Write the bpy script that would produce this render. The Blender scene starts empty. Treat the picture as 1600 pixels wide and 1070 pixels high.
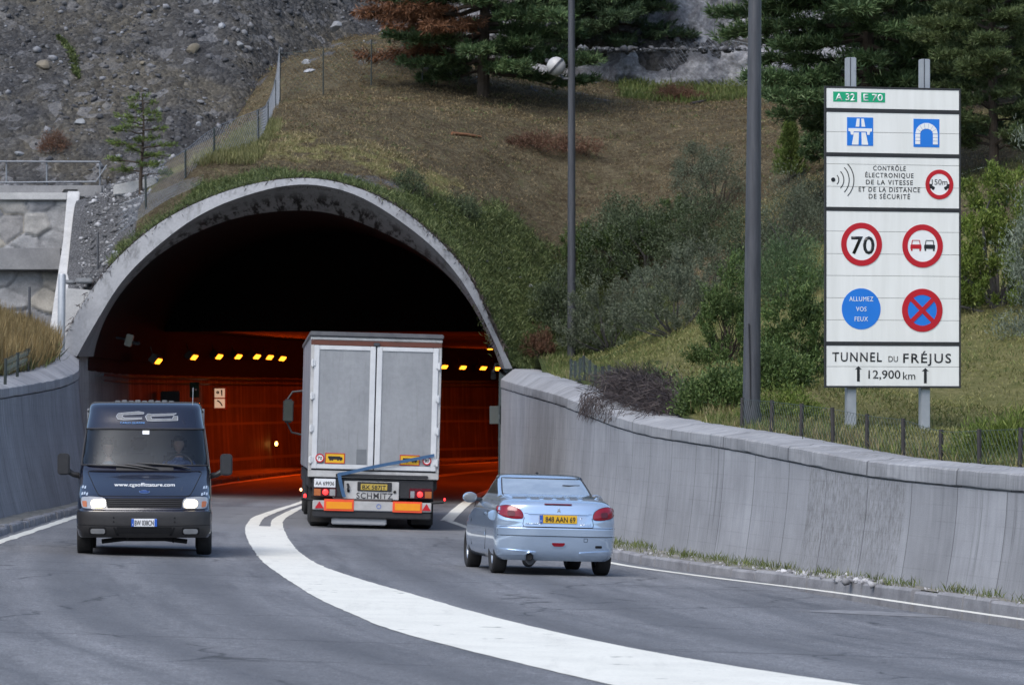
import bpy, bmesh, math, random
import numpy as np
from mathutils import Vector, Matrix
from mathutils.geometry import delaunay_2d_cdt

random.seed(7)
RNG = np.random.default_rng(11)
sc = bpy.context.scene
col = sc.collection
R = math.radians

# ------------------------------------------------------------------ camera
F = 7000.0            # focal length in photo pixels (photo is 1600 wide)
EYE = 1.85            # eye height above the left lane
HZ = 669.0            # photo row of the horizon
cam = bpy.data.cameras.new("camera")
cam.sensor_width = 36.0
cam.lens = 36.0 * F / 1600.0
cam.shift_y = (HZ - 535.0) / 1600.0
cam.clip_start = 0.5
cam.clip_end = 3000.0
cam.dof.use_dof = True
cam.dof.focus_distance = 66.0
cam.dof.aperture_fstop = 7.0
camo = bpy.data.objects.new("camera", cam)
camo.location = (0, 0, EYE)
camo.rotation_euler = (R(90), 0, 0)
col.objects.link(camo)
sc.camera = camo

# ------------------------------------------------------------------ light
SUN_EL, SUN_AZ = R(52), R(-150)      # azimuth measured from +Y towards +X: behind the camera, to the left
w = bpy.data.worlds.new("World")
sc.world = w
w.use_nodes = True
nt = w.node_tree
sky = nt.nodes.new('ShaderNodeTexSky')
sky.sky_type = 'NISHITA'
sky.sun_disc = False
sky.sun_elevation = SUN_EL
sky.sun_rotation = SUN_AZ
sky.air_density = 1.0
sky.dust_density = 1.6
bg = nt.nodes['Background']
bg.inputs['Strength'].default_value = 0.135
nt.links.new(sky.outputs[0], bg.inputs['Color'])
sun = bpy.data.lights.new("sun", 'SUN')
sun.energy = 1.6
sun.angle = R(40)
sun.color = (1.0, 0.975, 0.95)
suno = bpy.data.objects.new("sun", sun)
sd = Vector((math.sin(SUN_AZ) * math.cos(SUN_EL), math.cos(SUN_AZ) * math.cos(SUN_EL), math.sin(SUN_EL)))
suno.rotation_euler = sd.to_track_quat('Z', 'Y').to_euler()
suno.location = (0, 0, 60)
col.objects.link(suno)
sc.view_settings.view_transform = 'Standard'
sc.view_settings.look = 'None'
sc.view_settings.gamma = 1.0
sc.view_settings.exposure = 0.78
sc.cycles.use_denoising = True
sc.cycles.max_bounces = 6
sc.cycles.transparent_max_bounces = 24
sc.cycles.sample_clamp_indirect = 4.0

# ------------------------------------------------------------------ helpers
def at(px, py, Y):
    s = F / Y
    return Vector(((px - 800) / s, Y, EYE + (HZ - py) / s))

FALL = 0.028          # cross-fall of the carriageway towards the inside of the bend
def road_z(X, Y):
    return -FALL * (X + 5.5) + 0.008 * np.maximum(0, Y - 125.0)

def ground(px, py):
    s = (py - HZ - FALL * (px - 800)) / (EYE + FALL * 5.5)
    return ((px - 800) / s, F / s)

def cr(pts, n=8):
    """Catmull-Rom through points (any dimension)."""
    P = np.array(pts, float)
    P = np.vstack([2 * P[0] - P[1], P, 2 * P[-1] - P[-2]])
    out = []
    for i in range(1, len(P) - 2):
        for k in range(n):
            t = k / n
            out.append(0.5 * ((2 * P[i]) + (-P[i-1] + P[i+1]) * t + (2*P[i-1] - 5*P[i] + 4*P[i+1] - P[i+2]) * t*t
                              + (-P[i-1] + 3*P[i] - 3*P[i+1] + P[i+2]) * t**3))
    out.append(P[-2])
    return np.array(out)

def pchip(xs, ys):
    xs = np.array(xs, float); ys = np.array(ys, float)
    h = np.diff(xs); d = np.diff(ys) / h
    m = np.zeros(len(xs))
    for i in range(1, len(xs) - 1):
        if d[i-1] * d[i] > 0:
            w1 = 2*h[i] + h[i-1]; w2 = h[i] + 2*h[i-1]
            m[i] = (w1 + w2) / (w1 / d[i-1] + w2 / d[i])
    m[0] = d[0]; m[-1] = d[-1]
    def f(x):
        x = np.asarray(x, float)
        i = np.clip(np.searchsorted(xs, x) - 1, 0, len(xs) - 2)
        t = (x - xs[i]) / h[i]
        t = np.where(x < xs[0], (x - xs[0]) / h[0], t)
        lin = (x < xs[0]) | (x > xs[-1])
        h00 = 2*t**3 - 3*t**2 + 1; h10 = t**3 - 2*t**2 + t; h01 = -2*t**3 + 3*t**2; h11 = t**3 - t**2
        y = h00*ys[i] + h10*h[i]*m[i] + h01*ys[i+1] + h11*h[i]*m[i+1]
        yl = np.where(x < xs[0], ys[0] + m[0]*(x - xs[0]), ys[-1] + m[-1]*(x - xs[-1]))
        return np.where(lin, yl, y)
    return f

def tag(o, label=None, cat=None, group=None, kind=None):
    if label: o['label'] = label
    if cat: o['category'] = cat
    if group: o['group'] = group
    if kind: o['kind'] = kind
    return o

def empty(name, loc, label, cat, group=None, rot=(0, 0, 0)):
    o = bpy.data.objects.new(name, None)
    o.empty_display_size = 0.3
    o.location = loc
    o.rotation_euler = rot
    col.objects.link(o)
    return tag(o, label, cat, group)

def link_mesh(name, me, m=None, parent=None, loc=None):
    o = bpy.data.objects.new(name, me)
    if m is not None:
        me.materials.append(m)
    col.objects.link(o)
    if parent is not None:
        o.parent = parent
    if loc is not None:
        o.location = loc
    return o

def smooth(me, ang=35):
    me.polygons.foreach_set('use_smooth', [True] * len(me.polygons))
    me.set_sharp_from_angle(angle=R(ang))

def np_mesh(name, V, faces_flat, nper, m, parent=None, smooth_=False, loc=None):
    """mesh of equal-sized polygons from numpy arrays"""
    me = bpy.data.meshes.new(name)
    V = np.asarray(V, np.float32)
    idx = np.asarray(faces_flat, np.int32).ravel()
    nf = len(idx) // nper
    me.vertices.add(len(V)); me.vertices.foreach_set('co', V.ravel())
    me.loops.add(len(idx)); me.loops.foreach_set('vertex_index', idx)
    me.polygons.add(nf)
    me.polygons.foreach_set('loop_start', np.arange(0, nf * nper, nper, dtype=np.int32))
    me.polygons.foreach_set('loop_total', np.full(nf, nper, np.int32))
    me.update(calc_edges=True)
    if smooth_:
        me.polygons.foreach_set('use_smooth', np.ones(nf, bool))
    return link_mesh(name, me, m, parent, loc)

class MB:
    def __init__(s):
        s.v = []; s.f = []
    def add(s, vs, fs):
        n = len(s.v)
        s.v.extend([tuple(map(float, a)) for a in vs])
        s.f.extend([tuple(i + n for i in f) for f in fs])
        return s
    def box(s, x0, x1, y0, y1, z0, z1, M=None):
        vs = [Vector(a) for a in [(x0,y0,z0),(x1,y0,z0),(x1,y1,z0),(x0,y1,z0),(x0,y0,z1),(x1,y0,z1),(x1,y1,z1),(x0,y1,z1)]]
        if M is not None: vs = [M @ a for a in vs]
        return s.add(vs, [(3,2,1,0),(4,5,6,7),(0,1,5,4),(1,2,6,5),(2,3,7,6),(3,0,4,7)])
    def prism(s, poly, y0, y1):
        """polygon in x,z extruded along y from y0 (front, facing -y) to y1"""
        n = len(poly)
        a = sum(poly[i][0]*poly[(i+1)%n][1] - poly[(i+1)%n][0]*poly[i][1] for i in range(n))
        if a < 0: poly = poly[::-1]
        vs = [(x, y0, z) for x, z in poly] + [(x, y1, z) for x, z in poly]
        fs = [tuple(range(n)), tuple(range(2*n-1, n-1, -1))]
        fs += [(i, i+n, (i+1)%n+n, (i+1)%n) for i in range(n)]
        return s.add(vs, fs)
    def ring(s, cx, cz, r0, r1, y0, y1, n=48):
        vs = []
        for i in range(n):
            a = 2*math.pi*i/n; c, d = math.cos(a), math.sin(a)
            vs += [(cx+r0*c, y0, cz+r0*d), (cx+r1*c, y0, cz+r1*d), (cx+r1*c, y1, cz+r1*d), (cx+r0*c, y1, cz+r0*d)]
        fs = []
        for i in range(n):
            j = (i+1) % n
            for k in range(4):
                l = (k+1) % 4
                fs.append((4*i+k, 4*i+l, 4*j+l, 4*j+k))
        return s.add(vs, [f[::-1] for f in fs])
    def tube(s, pts, r, seg=8, cap=True):
        P = [Vector(p) for p in pts]
        rs = r if hasattr(r, '__len__') else [r]*len(P)
        up = None; n0 = len(s.v); rings = []
        for i, p in enumerate(P):
            d = (P[min(i+1, len(P)-1)] - P[max(i-1, 0)]).normalized()
            if up is None or abs(up.dot(d)) > 0.98:
                up = Vector((0,0,1)) if abs(d.z) < 0.9 else Vector((1,0,0))
            a = d.cross(up).normalized(); b = a.cross(d).normalized(); up = b
            for k in range(seg):
                t = 2*math.pi*k/seg
                s.v.append(tuple(p + a*(math.cos(t)*rs[i]) + b*(math.sin(t)*rs[i])))
        for i in range(len(P)-1):
            for k in range(seg):
                l = (k+1) % seg
                s.f.append((n0+i*seg+k, n0+i*seg+l, n0+(i+1)*seg+l, n0+(i+1)*seg+k))
        if cap:
            s.f.append(tuple(n0+k for k in range(seg))[::-1])
            s.f.append(tuple(n0+(len(P)-1)*seg+k for k in range(seg)))
        return s
    def lathe_x(s, prof, c, seg=32):
        """profile [(x,r)] turned about an axis along x through c"""
        n0 = len(s.v); n = len(prof)
        for k in range(seg):
            t = 2*math.pi*k/seg
            for x, r in prof:
                s.v.append((c[0]+x, c[1]+r*math.cos(t), c[2]+r*math.sin(t)))
        for k in range(seg):
            l = (k+1) % seg
            for i in range(n-1):
                s.f.append((n0+k*n+i, n0+k*n+i+1, n0+l*n+i+1, n0+l*n+i))
        return s
    def grid(s, P):
        """P: array (rows, cols, 3)"""
        P = np.asarray(P); r, c = P.shape[:2]
        n0 = len(s.v)
        s.v.extend([tuple(map(float, a)) for a in P.reshape(-1, 3)])
        for i in range(r-1):
            for j in range(c-1):
                a = n0+i*c+j
                s.f.append((a, a+1, a+c+1, a+c))
        return s
    def ball(s, c, r, nu=12, nv=8):
        if not hasattr(r, '__len__'): r = (r, r, r)
        P = [[(c[0]+r[0]*math.sin(math.pi*i/nv)*math.cos(2*math.pi*j/nu), c[1]+r[1]*math.sin(math.pi*i/nv)*math.sin(2*math.pi*j/nu),
               c[2]-r[2]*math.cos(math.pi*i/nv)) for j in range(nu+1)] for i in range(nv+1)]
        return s.grid(P)
    def build(s, name, m, parent=None, bevel=0, sm=False, ang=35, loc=None, weld=True, seg=2):
        me = bpy.data.meshes.new(name)
        bm = bmesh.new()
        vs = [bm.verts.new(a) for a in s.v]
        for f in s.f:
            try: bm.faces.new([vs[i] for i in f])
            except ValueError: pass
        if weld: bmesh.ops.remove_doubles(bm, verts=bm.verts, dist=1e-5)
        if weld: bmesh.ops.dissolve_degenerate(bm, edges=bm.edges, dist=1e-6)
        bmesh.ops.recalc_face_normals(bm, faces=bm.faces) if weld else None
        if bevel:
            es = [e for e in bm.edges if len(e.link_faces) == 2 and e.calc_face_angle(0) > R(35)]
            bmesh.ops.bevel(bm, geom=es, offset=bevel, segments=seg, affect='EDGES', clamp_overlap=True)
        bm.to_mesh(me); bm.free()
        if sm or bevel: smooth(me, ang)
        return link_mesh(name, me, m, parent, loc)

def boolean_cut(o, cutter_mb):
    """cut shapes out of a mesh object without operators"""
    c = cutter_mb.build('cutter', None)
    md = o.modifiers.new('cut', 'BOOLEAN')
    md.object = c; md.operation = 'DIFFERENCE'; md.solver = 'EXACT'
    bpy.context.view_layer.update()
    dg = bpy.context.evaluated_depsgraph_get()
    me = bpy.data.meshes.new_from_object(o.evaluated_get(dg))
    o.modifiers.clear()
    old = o.data; o.data = me
    bpy.data.objects.remove(c, do_unlink=True)
    smooth(me, 30)

def text_mesh(body, width, height, name, m, parent, M, depth=0.004, bold=0.0, space=1.0):
    """lettering fitted to width x cap height, centred, standing in the x,z plane facing -y, then moved by M"""
    cu = bpy.data.curves.new(name, 'FONT')
    cu.body = body; cu.size = 1.0; cu.space_character = space; cu.extrude = 0.0; cu.offset = bold
    cu.resolution_u = 3
    o = bpy.data.objects.new('lettering_tmp', cu)
    col.objects.link(o)
    bpy.context.view_layer.update()
    dg = bpy.context.evaluated_depsgraph_get()
    me = bpy.data.meshes.new_from_object(o.evaluated_get(dg))
    bpy.data.objects.remove(o, do_unlink=True)
    co = np.empty(len(me.vertices)*3); me.vertices.foreach_get('co', co); co = co.reshape(-1, 3)
    x0, x1 = co[:,0].min(), co[:,0].max()
    z0, z1 = co[:,1].min(), co[:,1].max()
    if height is None:
        kx = kz = width / (x1-x0)
    else:
        caph = 0.729
        kx = width/(x1-x0); kz = height/caph
    V = np.zeros_like(co)
    V[:,0] = (co[:,0]-(x0+x1)/2)*kx
    V[:,2] = (co[:,1]-0.729/2)*kz
    me.vertices.foreach_set('co', V.ravel())
    # give the letters a little thickness
    bm = bmesh.new(); bm.from_mesh(me)
    for f in bm.faces:
        if f.normal.y > 0: f.normal_flip()
    r = bmesh.ops.extrude_face_region(bm, geom=list(bm.faces))
    for v in r['geom']:
        if isinstance(v, bmesh.types.BMVert): v.co.y -= depth
    for v in bm.verts: v.co = M @ v.co
    bmesh.ops.recalc_face_normals(bm, faces=bm.faces)
    bm.to_mesh(me); bm.free()
    me.materials.clear()
    return link_mesh(name, me, m, parent)

def T(x, y, z): return Matrix.Translation((x, y, z))

# ------------------------------------------------------------------ materials
class NT:
    def __init__(s, name):
        s.m = bpy.data.materials.new(name); s.m.use_nodes = True
        s.t = s.m.node_tree; s.b = s.t.nodes['Principled BSDF']; s.out = s.t.nodes['Material Output']
    def n(s, typ, **kw):
        nd = s.t.nodes.new(typ)
        for k, v in kw.items(): setattr(nd, k, v)
        return nd
    def l(s, a, b): s.t.links.new(a, b)
    def coord(s, kind='Object', scale=(1,1,1)):
        if kind == 'UV':
            c = s.n('ShaderNodeUVMap').outputs[0]
        else:
            c = s.n('ShaderNodeTexCoord').outputs[kind]
        mp = s.n('ShaderNodeMapping'); mp.inputs['Scale'].default_value = scale
        s.l(c, mp.inputs[0]); return mp.outputs[0]
    def noise(s, vec, scale, detail=6, rough=0.6):
        nd = s.n('ShaderNodeTexNoise'); nd.inputs['Scale'].default_value = scale
        nd.inputs['Detail'].default_value = detail; nd.inputs['Roughness'].default_value = rough
        if vec is not None: s.l(vec, nd.inputs['Vector'])
        return nd.outputs['Fac']
    def ramp(s, fac, stops):
        r = s.n('ShaderNodeValToRGB'); e = r.color_ramp.elements
        while len(e) < len(stops): e.new(0.5)
        for k, (p, c) in enumerate(stops):
            e[k].position = p; e[k].color = (c, c, c, 1) if not hasattr(c, '__len__') else (*c, 1)
        s.l(fac, r.inputs[0]); return r.outputs[0]
    def mix(s, fac, a, b, blend='MIX'):
        x = s.n('ShaderNodeMix', data_type='RGBA', blend_type=blend)
        for sock, v in ((x.inputs[0], fac), (x.inputs[6], a), (x.inputs[7], b)):
            if hasattr(v, 'is_output') or hasattr(v, 'links'): s.l(v, sock)
            elif hasattr(v, '__len__'): sock.default_value = (*v, 1)
            else: sock.default_value = v if sock == x.inputs[0] else (v, v, v, 1)
        return x.outputs[2]
    def math(s, op, a, b=0.0, c=None):
        x = s.n('ShaderNodeMath', operation=op)
        for k, v in enumerate((a, b) if c is None else (a, b, c)):
            if hasattr(v, 'links'): s.l(v, x.inputs[k])
            else: x.inputs[k].default_value = v
        return x.outputs[0]
    def bump(s, h, strength, dist=0.02):
        b = s.n('ShaderNodeBump'); b.inputs['Strength'].default_value = strength; b.inputs['Distance'].default_value = dist
        s.l(h, b.inputs['Height']); s.l(b.outputs[0], s.b.inputs['Normal'])
    def base(s, c):
        if hasattr(c, 'links'): s.l(c, s.b.inputs['Base Color'])
        else: s.b.inputs['Base Color'].default_value = (*c, 1)
    def set(s, **kw):
        for k, v in kw.items():
            i = s.b.inputs[k]
            if hasattr(v, 'links'): s.l(v, i)
            elif hasattr(v, '__len__') and len(v) == 3: i.default_value = (*v, 1)
            else: i.default_value = v

def pmat(name, c1, c2=None, scale=4.0, rough=0.6, metal=0.0, bump=0.0, bscale=None, coat=0.0, lo=0.3, hi=0.7, stretch=(1,1,1), spec=0.5, dirt=None):
    k = NT(name)
    v = k.coord('Object', stretch)
    if c2 is None: c2 = tuple(min(1, x*0.86) for x in c1)
    nz = k.noise(v, scale)
    c = k.ramp(nz, [(lo, c1), (hi, c2)])
    k.base(c)
    k.set(Roughness=rough, Metallic=metal)
    k.b.inputs['Specular IOR Level'].default_value = spec
    k.b.inputs['Coat Weight'].default_value = coat
    k.b.inputs['Coat Roughness'].default_value = 0.06
    if bump: k.bump(k.noise(k.coord('Object'), bscale or scale*6), bump)
    return k.m

def emat(name, c, strength):
    k = NT(name); k.base(c); k.set(Roughness=0.4)
    k.b.inputs['Emission Color'].default_value = (*c, 1); k.b.inputs['Emission Strength'].default_value = strength
    return k.m

def leafmat(name, c1, c2, c3=None, trans=0.25, rough=0.55):
    """leaf colour varies from leaf to leaf"""
    k = NT(name)
    g = k.n('ShaderNodeNewGeometry')
    st = [(0.0, c1), (0.6, c2)] + ([(1.0, c3)] if c3 else [])
    c = k.ramp(g.outputs['Random Per Island'], st)
    big = k.ramp(k.noise(k.coord('Object'), 1.1, 3), [(0.35, 0.7), (0.68, 1.25)])
    c = k.mix(1.0, c, big, 'MULTIPLY')
    k.base(c); k.set(Roughness=rough)
    k.b.inputs['Specular IOR Level'].default_value = 0.25
    tr = k.n('ShaderNodeBsdfTranslucent'); k.l(c, tr.inputs[0])
    mx = k.n('ShaderNodeMixShader'); mx.inputs[0].default_value = trans
    k.l(k.b.outputs[0], mx.inputs[1]); k.l(tr.outputs[0], mx.inputs[2]); k.l(mx.outputs[0], k.out.inputs[0])
    return k.m

def glassmat(name, tint, clear, rough=0.03):
    """thin window glass: mostly see-through with a mirror coat"""
    k = NT(name)
    tr = k.n('ShaderNodeBsdfTransparent'); tr.inputs[0].default_value = (*tint, 1)
    gl = k.n('ShaderNodeBsdfGlossy'); gl.inputs['Roughness'].default_value = rough
    gl.inputs[0].default_value = (0.9, 0.95, 1, 1)
    fr = k.n('ShaderNodeFresnel'); fr.inputs[0].default_value = 1.5
    a = k.math('MULTIPLY_ADD', fr.outputs[0], 1.0, clear)
    mx = k.n('ShaderNodeMixShader'); k.l(a, mx.inputs[0]); k.l(tr.outputs[0], mx.inputs[1]); k.l(gl.outputs[0], mx.inputs[2])
    k.l(mx.outputs[0], k.out.inputs[0])
    return k.m

MT = {}
MT['white_sign'] = pmat('sign_white', (0.80, 0.80, 0.76), (0.70, 0.70, 0.655), 1.6, 0.35, stretch=(3.5, 1, 0.35), lo=0.35, hi=0.75)
MT['black'] = pmat('black_print', (0.012, 0.012, 0.014), (0.02, 0.02, 0.02), 5, 0.4)
MT['red'] = pmat('sign_red', (0.50, 0.008, 0.018), (0.42, 0.008, 0.015), 3, 0.4)
MT['blue'] = pmat('sign_blue', (0.015, 0.19, 0.66), (0.015, 0.17, 0.60), 3, 0.4)
MT['green'] = pmat('sign_green', (0.01, 0.36, 0.17), (0.01, 0.33, 0.15), 3, 0.4)
MT['white_print'] = pmat('white_print', (0.82, 0.82, 0.80), (0.78, 0.78, 0.76), 3, 0.4)
MT['galv'] = pmat('galvanised_steel', (0.42, 0.44, 0.46), (0.33, 0.35, 0.37), 5, 0.5, 0.4)
MT['darksteel'] = pmat('dark_painted_steel', (0.045, 0.048, 0.055), (0.07, 0.07, 0.075), 3, 0.45, 0.2)
MT['rubber'] = pmat('tyre_rubber', (0.012, 0.012, 0.013), (0.022, 0.021, 0.02), 6, 0.8)
MT['plastic'] = pmat('black_plastic', (0.018, 0.018, 0.02), (0.026, 0.026, 0.028), 8, 0.5)
MT['chrome'] = pmat('chrome', (0.75, 0.76, 0.78), (0.7, 0.7, 0.72), 3, 0.12, 1.0)
MT['alloy'] = pmat('alloy_wheel', (0.62, 0.64, 0.66), (0.55, 0.57, 0.6), 4, 0.28, 0.8)
MT['interior'] = pmat('dark_trim', (0.02, 0.02, 0.024), (0.03, 0.03, 0.034), 6, 0.8)
# ================================================================== SETTING
# ---- materials of the setting
def road_mat():
    k = NT('asphalt')
    v = k.coord('Object')
    fine = k.noise(v, 42, 3, 0.8)
    mid = k.noise(v, 9, 5, 0.75)
    streak = k.noise(k.coord('UV', (1.5, 0.07, 1)), 1.5, 8, 0.7)
    patch = k.noise(k.coord('UV', (0.8, 0.4, 1)), 0.36, 7, 0.62)
    c = k.ramp(fine, [(0.32, (0.060, 0.062, 0.067)), (0.5, (0.130, 0.133, 0.140)), (0.68, (0.26, 0.263, 0.27))])
    c = k.mix(1.0, c, k.ramp(mid, [(0.3, 0.70), (0.5, 1.0), (0.7, 1.32)]), 'MULTIPLY')
    c = k.mix(1.0, c, k.ramp(streak, [(0.3, 0.62), (0.5, 1.0), (0.7, 1.32)]), 'MULTIPLY')
    c = k.mix(1.0, c, k.ramp(patch, [(0.35, 0.82), (0.5, 1.0), (0.66, 1.14)]), 'MULTIPLY')
    # wheel tracks: two darker bands in each lane, wandering a little
    su = k.n('ShaderNodeSeparateXYZ'); k.l(k.coord('UV'), su.inputs[0])
    uu = k.math('ADD', su.outputs[0], k.math('MULTIPLY_ADD', k.noise(k.coord('UV', (0.1, 0.06, 1)), 1.0, 3), 0.8, -0.4))
    tr = None
    for c0 in (-3.25, -1.65, 1.45, 3.05):
        d = k.math('MULTIPLY', k.math('SUBTRACT', uu, c0), 2.6)
        g = k.math('POWER', 2.718, k.math('MULTIPLY', k.math('MULTIPLY', d, d), -1.0))
        tr = g if tr is None else k.math('ADD', tr, g)
    c = k.mix(k.math('MULTIPLY', tr, k.ramp(streak, [(0.35, 0.2), (0.6, 0.72)])), c, (0.062, 0.064, 0.069))
    oil = k.math('MULTIPLY', k.math('SUBTRACT', uu, -2.45), 2.2); oil = k.math('POWER', 2.718, k.math('MULTIPLY', k.math('MULTIPLY', oil, oil), -1.0))
    c = k.mix(k.math('MULTIPLY', oil, k.ramp(patch, [(0.45, 0.0), (0.62, 0.4)])), c, (0.05, 0.05, 0.053))
    # sealed transverse joints
    for v0 in (41.5, 58.2, 73.0):
        dd = k.math('ABSOLUTE', k.math('SUBTRACT', k.math('ADD', su.outputs[1], k.math('MULTIPLY', k.noise(k.coord('UV', (1, 0.2, 1)), 1.2, 5), 0.5)), v0))
        c = k.mix(k.math('MULTIPLY', k.math('LESS_THAN', dd, 0.05), 0.6), c, (0.035, 0.035, 0.037))
    # oil drips and dark rubber in spots
    c = k.mix(k.ramp(k.noise(k.coord('Object', (1, 0.35, 1)), 2.3, 4, 0.6), [(0.70, 0.0), (0.78, 0.45)]), c, (0.045, 0.045, 0.047))
    c = k.mix(k.ramp(k.noise(v, 5.5, 2, 0.4), [(0.74, 0.0), (0.78, 0.7)]), c, (0.03, 0.03, 0.03))
    # a resurfaced, lighter band before the portal
    sep = k.n('ShaderNodeSeparateXYZ'); k.l(v, sep.inputs[0])
    wob = k.math('MULTIPLY_ADD', k.noise(v, 0.6, 4), 3.0, -1.5)
    yy = k.math('ADD', sep.outputs[1], wob)
    band = k.math('MULTIPLY', k.math('GREATER_THAN', yy, 80.5), k.math('LESS_THAN', yy, 104.0))
    c = k.mix(k.math('MULTIPLY', band, 0.55), c, (0.17, 0.175, 0.18))
    # darker asphalt from the tunnel mouth inwards
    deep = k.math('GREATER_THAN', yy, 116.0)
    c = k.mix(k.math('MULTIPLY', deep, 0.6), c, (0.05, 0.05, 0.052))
    # dark oily spots and fine cracks
    vo = k.n('ShaderNodeTexVoronoi', feature='DISTANCE_TO_EDGE'); vo.inputs['Scale'].default_value = 0.35
    wv = k.n('ShaderNodeMix', data_type='RGBA'); 
    nz = k.n('ShaderNodeTexNoise'); nz.inputs['Scale'].default_value = 1.6; k.l(v, nz.inputs['Vector'])
    vv = k.mix(0.35, v, nz.outputs['Color']); k.l(vv, vo.inputs['Vector'])
    crack = k.ramp(vo.outputs['Distance'], [(0.0, 0.35), (0.010, 1.0)])
    crackm = k.ramp(k.noise(v, 0.35, 3), [(0.46, 0.0), (0.52, 1.0)])
    c = k.mix(crackm, c, k.mix(1.0, c, crack, 'MULTIPLY'))
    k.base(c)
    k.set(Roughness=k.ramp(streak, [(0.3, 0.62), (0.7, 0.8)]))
    k.bump(k.math('ADD', fine, mid), 0.5, 0.012)
    return k.m

def paint_mat():
    k = NT('road_paint')
    v = k.coord('Object')
    wear = k.noise(v, 22, 5, 0.7)
    big = k.noise(v, 1.2, 4)
    c = k.ramp(wear, [(0.28, (0.40, 0.40, 0.37)), (0.40, (0.68, 0.67, 0.60)), (0.6, (0.73, 0.72, 0.64))])
    c = k.mix(1.0, c, k.ramp(big, [(0.3, 0.9), (0.6, 1.0)]), 'MULTIPLY')
    spots = k.ramp(k.noise(v, 3.1, 2, 0.4), [(0.25, 0.3), (0.30, 1.0)])
    c = k.mix(1.0, c, spots, 'MULTIPLY')
    # tyre dirt drawn across the paint
    ty = k.noise(k.coord('Object', (1.4, 0.14, 1)), 2.4, 7, 0.72)
    c = k.mix(1.0, c, k.ramp(ty, [(0.28, 0.86), (0.45, 1.0)]), 'MULTIPLY')
    k.base(c); k.set(Roughness=0.6); k.bump(wear, 0.2, 0.01)
    return k.m

def concrete_wall_mat(name, light, dark, joint=1.95, stain=0.5, tone=1.0, worn=None):
    k = NT(name)
    uv = k.coord('UV')
    sep = k.n('ShaderNodeSeparateXYZ'); k.l(uv, sep.inputs[0])
    u, vv = sep.outputs[0], sep.outputs[1]
    streak = k.noise(k.coord('UV', (2.2, 0.22, 1)), 3.0, 8, 0.7)
    blot = k.noise(k.coord('UV', (0.5, 0.8, 1)), 1.1, 6, 0.6)
    fine = k.noise(k.coord('UV', (9, 9, 1)), 6, 5, 0.7)
    c = k.ramp(streak, [(0.25, dark), (0.62, light)])
    c = k.mix(1.0, c, k.ramp(blot, [(0.3, 0.80), (0.7, 1.12)]), 'MULTIPLY')
    c = k.mix(1.0, c, k.ramp(fine, [(0.25, 0.86), (0.7, 1.07)]), 'MULTIPLY')
    # each poured panel has its own tone
    pid = k.math('FLOOR', k.math('DIVIDE', u, joint))
    wn = k.n('ShaderNodeTexWhiteNoise', noise_dimensions='1D'); k.l(pid, wn.inputs['W'])
    c = k.mix(1.0, c, k.ramp(wn.outputs['Value'], [(0.0, 0.88), (1.0, 1.08)]), 'MULTIPLY')
    # board marks
    bm_ = k.math('FRACT', k.math('DIVIDE', k.math('ADD', vv, k.math('MULTIPLY', blot, 0.02)), 0.21))
    bl = k.ramp(bm_, [(0.0, 0.86), (0.06, 1.0), (0.94, 1.0), (1.0, 0.86)])
    c = k.mix(k.ramp(k.noise(k.coord('UV', (0.6, 3, 1)), 1.7, 3), [(0.4, 0.1), (0.6, 0.9)]), c, k.mix(1.0, c, bl, 'MULTIPLY'))
    # dark runs below the coping
    run = k.noise(k.coord('UV', (4.5, 0.12, 1)), 2.6, 7, 0.75)
    where = k.noise(k.coord('UV', (0.28, 0.01, 1)), 1.3, 2)
    rm = k.math('MULTIPLY', k.ramp(run, [(0.52, 0.0), (0.66, 1.0)]), k.ramp(where, [(0.5, 0.12), (0.62, 1.0)]))
    c = k.mix(k.math('MULTIPLY', rm, stain), c, tuple(x*0.28 for x in dark))
    if worn:      # one spalled, blackened panel
        so = k.n('ShaderNodeSeparateXYZ'); k.l(k.coord('Object'), so.inputs[0])
        yw = k.math('ADD', so.outputs[1], k.math('MULTIPLY_ADD', streak, 0.8, -0.4))
        band = k.math('MULTIPLY', k.math('GREATER_THAN', yw, worn[0]), k.math('LESS_THAN', yw, worn[1]))
        spk = k.noise(k.coord('UV', (3, 1.2, 1)), 4.5, 8, 0.8)
        hi_ = k.ramp(k.math('ADD', vv, k.math('MULTIPLY', streak, 0.7)), [(0.35, 0.25), (1.0, 1.0)])
        c = k.mix(k.math('MULTIPLY', k.math('MULTIPLY', band, hi_), k.ramp(spk, [(0.44, 0.0), (0.62, 0.75)])), c, (0.12, 0.118, 0.112))
    # joints between the panels
    j = k.math('FRACT', k.math('DIVIDE', u, joint))
    jd = k.math('MINIMUM', j, k.math('SUBTRACT', 1.0, j))
    c = k.mix(k.ramp(jd, [(0.0, 0.7), (0.006, 0.5), (0.010, 0.0)]), c, (0.035, 0.035, 0.037))
    k.base(c); k.set(Roughness=0.85)
    k.b.inputs['Specular IOR Level'].default_value = 0.2
    k.bump(k.math('ADD', fine, k.math('MULTIPLY', bl, 0.6)), 0.25, 0.02)
    return k.m

def concrete_mat(name, light, dark, scale=1.5, stain=None, rough=0.85):
    k = NT(name)
    v = k.coord('Object')
    n1 = k.noise(v, scale, 8, 0.65); n2 = k.noise(v, scale*14, 5, 0.7)
    c = k.ramp(n1, [(0.3, dark), (0.65, light)])
    c = k.mix(1.0, c, k.ramp(n2, [(0.25, 0.82), (0.7, 1.08)]), 'MULTIPLY')
    k.base(c); k.set(Roughness=rough); k.b.inputs['Specular IOR Level'].default_value = 0.25
    k.bump(n2, 0.3, 0.02)
    return k.m

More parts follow.
